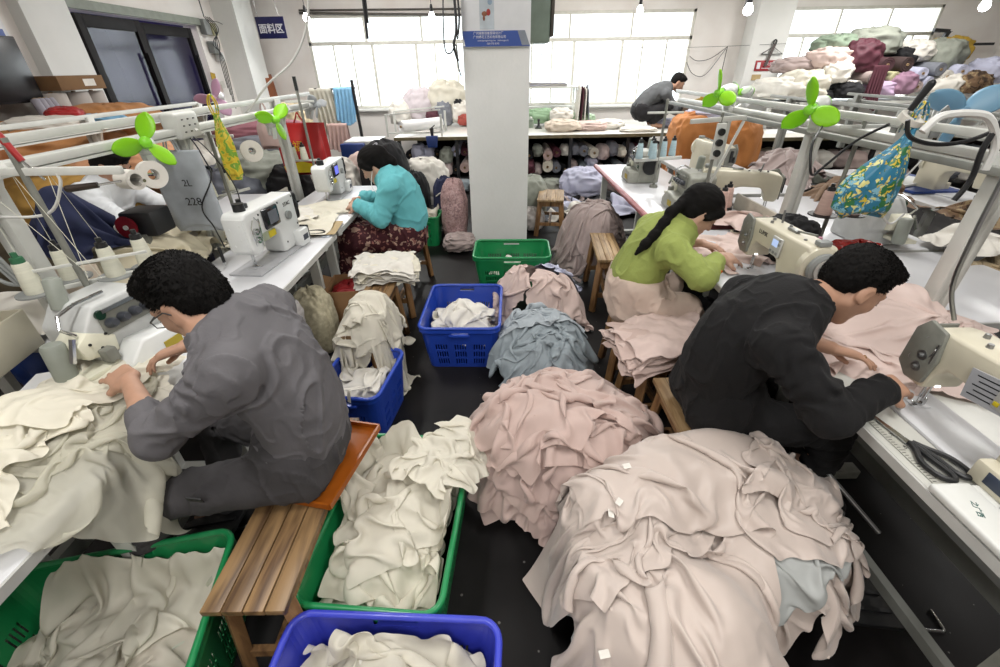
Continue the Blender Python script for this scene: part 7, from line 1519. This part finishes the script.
for s in (-1, 1):
    mb = MB(); mb.box((.155, s*.25, 0), (.012, .47, .47), bev=.003); d_ = mb.build('door', mat('cabinet_door', '#1e1d21', .3, var=.4, scale=7), t); mb = MB(); mb.box((.165, s*.05, -.03), (.012, .02, .07), bev=.002); mb.build('door_handle', steel, d_)
t = thing('wall_poster', 'pale poster with a blue strip above the black cabinet', 'poster', (-4.485, 4.4, 2.2)); mb = MB(); mb.box((0, 0, 0), (.012, .95, .5)); mb.build('sheet', MATS['board_white'], t); mb = MB(); mb.box((.007, 0, -.19), (.003, .88, .08)); mb.build('blue_strip', MATS['strip_blue'], t)
t = thing('cardboard_box', 'flat brown cardboard box on top of the grey tubes by the wall', 'box', (-4.2, 4.95, 1.56)); mb = MB(); mb.box((0, 0, .06), (.28, .55, .12), bev=.004); mb.build('carton', mat('cardboard', '#80603f', .85, var=.06), t); mb = MB(); mb.box((.142, .08, .06), (.003, .14, .06)); mb.build('label_sticker', tagm, t)
for i, (y, r_) in enumerate(((4.72, .11), (4.98, .115), (5.2, .1))):
    roll('paper_tube', 'wide grey-white paper tube standing by the wall under the carton, one of three', (-4.18, y, .05), (-4.22, y, 1.54), r_, mat('tube_grey', '#b4aca6', .8, var=.03), cat='paper tube', group='wide paper tubes standing by the wall')
for i in range(4): roll('cloth_tube', 'thin grey tube leaning among others behind the tan sacks', (-3.95+.02*i, 4.35+.07*i, .9), (-4.15, 4.45+.05*i, 1.5), .035, mat('tube_lilac', '#9a96a0', .7), cat='tube', group='thin grey tubes leaning by the wall')
# tangle of wires and little boxes on the wall beyond the doors
t = thing('meter_box', 'small meters and tangled wires on the wall beyond the glass doors', 'meter', (-4.44, 8.2, 2.15))
for (dy, dz, w_, h_, m_) in ((-.05, .12, .16, .2, greyp), (.12, .1, .14, .16, mat('meter_yellow', '#a9a57c', .5)), (0, -.14, .12, .16, greyp), (.12, -.26, .12, .12, white)):
    mb = MB(); mb.box((0, dy, dz), (.09, w_, h_), bev=.01); mb.build('housing', m_, t)
mb = MB()
for k_ in range(4): mb.tube(smooth_path([(.05, -.1+.05*k_, .25), (.09, .05*k_, .1), (.06, .1-.06*k_, -.1), (.08, -.05+.04*k_, -.3), (.04, .02*k_, -.7-.1*k_)]), .006, seg=6)
mb.tube(smooth_path([(.05, 0, .2), (.05, .3, .2), (.05, .65, .12)]), .005, seg=6); mb.tube([(.03, -.05, .25), (.03, -.06, ZC-2.16)], .008, seg=6); mb.build('wire', dark, t)
for i, (y, z, m_) in enumerate(((8.05, 1.62, mustard), (8.15, 1.45, palepink), (8.25, 1.5, offw), (8.1, 1.32, offw))):
    mb = MB(); mb.box((0, 0, 0), (.006, .12, .1)); o = mb.build('wall_note', m_); o.location = (-4.495, y, z); o.rotation_euler = (R(8*i-10), 0, 0); tag(o, ('mustard note stuck on the wall below the meters', 'pale pink note on the wall below the mustard one', 'white note on the wall beside the pink one', 'lowest white note on the wall below the meters')[i], 'note')
mb = MB(); mb.box((0, 0, .82), (.04, .3, 1.62), bev=.004); o = mb.build('wooden_board', mat('board_rust', '#8b4f2c', .7)); o.location = (-4.05, 9.2, 0); o.rotation_euler = (0, R(-4), 0); tag(o, 'rust-brown board leaning in the far corner', 'board')
# things on the back column
t = thing('coat_hanger', 'black hanger with a dark tie on the white column, above the red plate', 'hanger', (4.86, 9.0, 1.92)); mb = MB(); mb.tube(smooth_path([(0, 0, .02), (-.02, 0, .05), (0, 0, .09), (.03, 0, .07), (.02, 0, .0), (0, 0, -.02)]), .012, seg=7); mb.tube([(-.19, 0, -.12), (0, 0, -.01), (.19, 0, -.12), (-.19, 0, -.12)], .007, seg=6); mb.build('frame', dark, t)
mb = MB(); mb.box((-.03, -.012, -.14), (.045, .01, .34), rot=(0, R(12), 0)); mb.build('tie', mat('tie_grey', '#5d5452', .8), t)
t = thing('red_plate', 'red sign plate with white writing on the white column', 'sign', (4.80, 9.02, 1.63)); mb = MB(); mb.box((0, 0, 0), (.34, .01, .16), bev=.002); mb.build('board', mat('plate_red', '#a8323a', .5), t); text_mesh('灭火器', .055, tw, 'lettering', t, (.05, -.007, .02), (R(90), 0, 0)); mb = MB(); mb.box((.05, -.006, -.04), (.2, .002, .01)); mb.box((-.11, -.006, 0), (.06, .002, .1)); mb.build('mark', tw, t)
mb = MB(); mb.box((0, 0, 0), (.16, .006, .09)); o = mb.build('wall_note', mat('note_kraft', '#c4ab7c', .7)); o.location = (4.70, 9.02, 1.45); tag(o, 'kraft paper note under the red plate on the white column', 'note')
t = thing('pipe_bracket', 'black bracket pipe on the wall beyond the third window', 'pipe', (8.0, 9.2, 1.9)); mb = MB(); mb.bar((-.3, 0, -.5), (0, 0, .2), .06); mb.bar((0, 0, .2), (-.28, 0, .22), .05); mb.bar((-.05, 0, .0), (.9, 0, .0), .04); mb.build('tube', dark, t)
# ================================================================== odds and ends
t = thing('power_box', 'white power box on the first row frame behind the nearest fan', 'power box', (-1.72, 2.62, 1.45)); mb = MB(); mb.box((0, 0, 0), (.09, .20, .13), bev=.018, seg=3); mb.build('housing', framew, t)
mb = MB()
for a in range(3):
    for b_ in range(3): mb.box((.0465, -.05+.05*a, -.03+.03*b_), (.004, .012, .006))
mb.build('vent_slot', dark, t)
t = thing('motor_box', 'black motor with a red disc beyond the first row', 'motor', (-1.88, 2.25, 1.02)); mb = MB(); mb.box((0, .06, 0), (.17, .16, .13), bev=.015); mb.build('housing', dark, t); mb = MB(); mb.lathe([(0, 0), (.02, 0), (.05, .008), (.055, .02), (0, .02)], (-.03, -.04, 0), (0, -1, .1), 24); mb.build('disc', mat('disc_red', '#7d1420', .4), t); mb = MB(); mb.cone((-.03, -.06, .0), (-.03, -.068, .001), .012); mb.build('hub', white, t)
mb = MB(); mb.box((0, 0, -.135), (.05, .05, .17)); mb.build('stand', gunm, t)
for i, (x, y, w_, d_, h_, rz_, m_, l) in enumerate(((-1.96, 1.32, .22, .36, .16, .2, cream, 'cream plastic bin at the near end of the first row'), (-1.95, 1.78, .3, .02, .22, .3, mat('board_cream', '#d5c6b4', .7), 'cream board standing behind the overlock machine'), (1.66, 1.9, .02, .6, .12, -.1, mat('board_bone', '#cfc9bb', .5), 'bone-coloured divider between the sewing tables'), (1.78, 2.9, .02, .7, .12, 0, MATS['board_bone'], 'bone-coloured divider beyond the pink cones'), (-1.75, 3.3, .02, .8, .12, 0, MATS['board_bone'], 'bone-coloured divider behind the woman in teal'))):
    t = thing('plastic_bin' if 'bin' in l else 'divider', l, 'bin' if 'bin' in l else 'divider', (x, y, .752), rz_)
    if 'bin' in l:
        mb = MB(); 
        for s in (-1, 1): mb.box((s*w_/2, 0, h_/2), (.01, d_, h_), bev=.003); mb.box((0, s*d_/2, h_/2), (w_, .01, h_), bev=.003)
        mb.box((0, 0, .006), (w_, d_, .012)); mb.build('tub', m_, t); mb = MB(); mb.box((0, 0, .04), (w_-.03, d_-.03, .05)); mb.build('scraps', offw, t)
    else:
        mb = MB(); mb.box((0, 0, h_/2), (w_, d_, h_), bev=.004); mb.build('panel', m_, t); mb = MB(); mb.box((0, 0, .004), (w_+.04, max(d_*.3, .04), .008)); mb.build('base', m_, t)
pp = mat('paper', '#dcdcdc', .7, var=.02)
for i, (x, y, r_) in enumerate(((-1.62, 1.22, .3), (-1.60, 1.14, -.4), (-1.64, 1.06, .8))):
    mb = MB(); mb.box((0, 0, .001+.0015*i), (.15, .21, .0014)); mb.box((0, .02, .002+.0015*i), (.1, .004, .0004)); mb.box((0, -.02, .002+.0015*i), (.1, .004, .0004)); o = mb.build('paper_sheet', pp); o.location = (x, y, .752+.003*i); o.rotation_euler = (0, 0, r_); tag(o, 'printed paper sheet lying beside the cream bin', 'paper', 'papers beside the cream bin')
# cardboard box and sack between the tables
t = thing('cardboard_box', 'open cardboard box with red cloth inside under the teal woman\'s table', 'box', (-1.06, 2.78, 0), R(5)); mb = MB(); W_, D_, H_ = .26, .30, .42
for s in (-1, 1): mb.box((s*W_/2, 0, H_/2), (.006, D_, H_)); mb.box((0, s*D_/2, H_/2), (W_, .006, H_))
mb.box((0, 0, .004), (W_, D_, .008)); mb.build('carton', mat('cardboard_warm', '#9a7550', .85, var=.05), t); mb = MB()
mb.box((-W_/2-.05, 0, H_-.01), (.1, D_, .005), rot=(0, R(20), 0)); mb.build('flap', MATS['cardboard_warm'], t)
bundle('red_cloth', 'red cloth inside the open cardboard box', 'cloth', mat('cloth_red', '#9b2024', .6, var=.1), (-1.06, 2.78, .34), (.11, .13, .07), seed=700, amp=.2)
bundle('net_sack', 'cream net sack standing beside the cardboard box', 'sack', mat('net_cream', '#bdb59a', .8, var=.15, scale=40), (-1.18, 2.42, .28), (.12, .12, .26), seed=701, amp=.12)
bundle('plastic_bag', 'knotted white plastic bag hanging under the lockstitch table', 'bag', mat('plastic_white', '#cbc6c6', .35, trans=.2), (-1.20, 2.14, .50), (.07, .08, .10), seed=702, amp=.2, flatb=False)
bundle('black_bag', 'black fabric bag slumped behind the cream machine', 'bag', blackc, (1.60, 2.30, .86), (.13, .13, .12), seed=703, amp=.15)
bundle('red_bag', 'dark red translucent plastic bag under the flowered bag', 'bag', mat('plastic_red', '#a3261f', .25, trans=.3, var=.15), (1.86, 2.12, .82), (.14, .10, .075), seed=704, amp=.2)
bundle('red_bag', 'bright red plastic bag between the cream machine and the black-sweater man', 'bag', mat('plastic_red2', '#c9291f', .25, trans=.35, var=.12), (1.46, 1.72, .85), (.11, .13, .10), seed=705, amp=.22)
t = thing('bobbin_rack', 'row of dark bobbins on the table behind the woman in green', 'bobbins', (1.62, 2.72, .752)); mb = MB(); mb.box((0, 0, .005), (.2, .06, .01)); mb.build('tray', cream, t)
for i in range(5):
    mb = MB(); mb.lathe([(0, 0), (.018, 0), (.018, .004), (.012, .006), (.012, .026), (.018, .028), (.018, .032), (0, .032)], (-.075+.037*i, 0, .01), (0, 0, 1), 16); mb.build('bobbin', dark, t)
t = thing('portable_iron', 'steam machine with a round dark drum before the squatting man', 'machine', (2.98, 7.55, .8)); mb = MB(); mb.cone((0, .1, .26), (0, -.05, .26), .13, seg=28); mb.box((0, .03, .06), (.3, .26, .12), bev=.01); mb.build('body', dark, t); mb = MB(); mb.cone((0, -.05, .26), (0, -.07, .26), .09, seg=24); mb.build('face', mat('drum_brown', '#6d5b4c', .5), t); mb = MB(); mb.bar((-.1, 0, .36), (.2, 0, .42), .03); mb.cone((.2, 0, .38), (.2, 0, .48), .03); mb.build('arm', mustard, t)
t = thing('open_laptop', 'dark folded screen beside the steam machine', 'laptop', (3.22, 7.35, .8)); mb = MB(); mb.box((0, 0, .01), (.28, .2, .02), bev=.003); mb.build('base', dark, t); mb = MB(); mb.box((0, .1, .12), (.28, .012, .2), rot=(R(-15), 0, 0), bev=.003); mb.build('lid', mat('lid_grey', '#7d8089', .4), t)
# blue folders and white boards on the table beyond the second aisle
for i, (x, y, z, m_, l) in enumerate(((3.6, 3.75, .757, MATS['deep_blue'], 'deep blue folder on the table beyond the second aisle'), (3.7, 4.15, .757, MATS['deep_blue'], 'deep blue folder further down the table beyond the second aisle'), (3.55, 3.95, .778, white, 'white board resting on the blue folders'))):
    mb = MB(); mb.box((0, 0, .01), (.42, .32, .018), bev=.003); mb.box((0, -.17, .01), (.42, .02, .02), bev=.002); o = mb.build('folder', m_); o.location = (x, y, z); o.rotation_euler = (0, 0, .2*i); tag(o, l, 'folder')
# the far tables get simple repeating machines
p1 = lockstitch('cream machine on the table beyond the second aisle, among the blue folders', (3.7, 3.35, .752), R(100), 'cream')
t = thing('machine_stand', 'white bracket head on the frame by the black bag', 'bracket', (1.86, 2.1, 1.40)); mb = MB(); mb.prism([(-.05, -.03), (.08, -.03), (.08, .05), (.0, .09), (-.05, .05)], -.03, .03, bev=.006); mb.build('casting', framew, t); mb = MB(); mb.prism([(.05, .0), (.09, .0), (.10, .10), (.07, .13), (.045, .10)], -.04, -.03, bev=.003); mb.build('perforated_plate', greyp, t)
# ruler, scissors and drawer on the near table
t = thing('scissors', 'black-handled tailor scissors lying open on the ruled table', 'scissors', (1.172, .90, .756), R(100))
mb = MB(); mb.prism([(-.02, -.008), (.15, -.003), (.15, .001), (-.02, .010)], 0, .004, plane='XY'); mb.prism([(-.02, .004), (.15, .002), (.145, .006), (-.02, .016)], .003, .007, plane='XY'); mb.build('blade', chrome, t)
for s in (-1, 1):
    mb = MB(); mb.tube(smooth_path([(-.02, s*.004, .006), (-.05, s*.018, .008), (-.09, s*.045, .008), (-.135, s*.045, .008), (-.155, s*.022, .008), (-.135, s*.008, .008), (-.08, s*.008, .008), (-.03, s*.002, .007)]), .0075, seg=8); mb.build('handle', dark, t)
t = thing('edge_ruler', 'printed centimetre ruler along the edge of the near table', 'ruler', (1.145, .86, .7525)); mb = MB(); mb.box((0, 0, .0005), (.034, .62, .001)); mb.build('strip', mat('ruler_strip', '#bdbcb2', .5), t)
mb = MB()
for i in range(60): mb.box((-.009 if i % 5 else -.006, -.30+.01*i, .0012), (.010 if i % 5 else .018, .0016, .0006))
for i in range(12): text_mb(mb, str(15+i*5), .015, Matrix.Translation((.010, -.29+.05*i, .0013)) @ Matrix.Rotation(R(-90), 4, 'Z'), .0003)
mb.build('tick_marks', dark, t)
t = thing('table_drawer', 'white plastic tray with green handwriting hooked on the near table', 'tray', (1.20, .60, .752)); mb = MB(); mb.box((-.055, 0, .012), (.10, .26, .024), bev=.008, seg=3); mb.box((.03, .0, .006), (.08, .26, .012), bev=.004); mb.box((.07, 0, .018), (.012, .26, .036), bev=.004); mb.build('shell', mat('drawer_white', '#d9dad6', .35, var=.02), t)
inkm = mat('ink_green', '#1f5a52', .6); text_mesh('乡你心', .030, inkm, 'handwriting', t, (-.065, -.06, .0245), (0, 0, R(-115)), bold=.0006); text_mesh('之广西', .016, inkm, 'handwriting', t, (-.06, .05, .0245), (0, 0, R(-115)))
mb = MB(); mb.cone((.03, .04, .02), (.03, -.06, .02), .012); mb.cone((.03, .06, .02), (.03, .05, .02), .022); mb.build('bobbin_case', chrome, t)
# stray paper and a silver chain on the floor
mb = MB(); mb.faces([(-.02, -.012, .002), (.015, -.018, .004), (.024, .004, .002), (.004, .02, .006), (-.014, .014, .002)], [(0, 1, 2, 3, 4)]); o = mb.build('paper_scrap', pp); o.location = (1.146, .755, 0); s_ = o.modifiers.new('s', 'SOLIDIFY'); s_.thickness = .001; tag(o, 'small torn scrap of paper on the black floor near the table', 'paper scrap')
pts = smooth_path([(1.439, .853, .004), (1.42, .80, .004), (1.418, .765, .004), (1.429, .731, .004), (1.462, .722, .004), (1.498, .718, .004), (1.522, .717, .004), (1.53, .74, .004), (1.535, .782, .004)], 8)
mb = MB()
for i, p in enumerate(pts): mb.ball((p[0], p[1], .0066), .0066, 8)
mb.tube(pts, .0012, seg=5); o = mb.build('bead_chain', chrome); tag(o, 'thin silver bead chain lying on the floor under the near table', 'chain')
mb = MB(); mb.tube(smooth_path([(1.16, 1.22, .5), (1.22, 1.18, .48), (1.26, 1.22, .47), (1.2, 1.28, .48), (1.16, 1.22, .5)]), .008, seg=6); mb.cone((1.15, 1.3, .45), (1.38, .95, .22), .008); o = mb.build('knee_lever', steel); tag(o, 'steel knee lever rod below the near table', 'lever')
# scarf-like white tape by the woman in green
mb = MB(); P_ = smooth_path([(1.30, 1.80, .79), (1.20, 1.76, .78), (1.10, 1.76, .76), (1.08, 1.79, .68), (1.09, 1.84, .60), (1.10, 1.80, .66), (1.16, 1.72, .77), (1.24, 1.68, .76)], 5)
for a_, b_ in zip(P_, P_[1:]): mb.bar(a_, b_, .022, .003)
o = mb.build('white_tape', offw); tag(o, 'white cotton tape looped over the table edge by the cream machine', 'tape')
# label plates on the front edge of the lockstitch table
mb = MB(); mb.box((0, 0, 0), (.1, .05, .002)); mb.box((.0, 0, .0012), (.07, .012, .001)); o = mb.build('edge_label', mat('label_pale', '#c9d4e2', .5)); o.location = (-1.14, 2.82, .7535); o.rotation_euler = (0, 0, R(80)); tag(o, 'pale blue label on the corner of the lockstitch table', 'label')
for y, tx in ((1.02, '20 25 30'), (.78, '40 45')):
    pass
t = thing('coiled_cord', 'black coiled cord on the table behind the dark-screened machine', 'cord', (-1.22, 2.83, .756)); mb = MB()
for k_ in range(4): mb.tube([(.045*math.cos(a)*(1+.1*k_), .03*math.sin(a)*(1+.1*k_), .004+.004*k_) for a in [2*PI*i/20 for i in range(20)]], .004, seg=6, closed=True)
mb.build('coil', dark, t)

# taped notes on the worn machine
t = thing('taped_note', 'handwritten sheet taped on the arm of the worn cream machine', 'note', (1.262, .84, .965)); mb = MB(); mb.box((0, 0, 0), (.003, .15, .085), rot=(R(-8), 0, 0)); mb.build('sheet', mat('note_grey', '#a9abb0', .6, var=.05), t)
mb = MB()
for i in range(5): mb.box((-.0022, 0, .03-.014*i), (.0006, .12-.02*(i % 2), .003), rot=(R(-8), 0, 0))
mb.build('handwriting', dark, t)
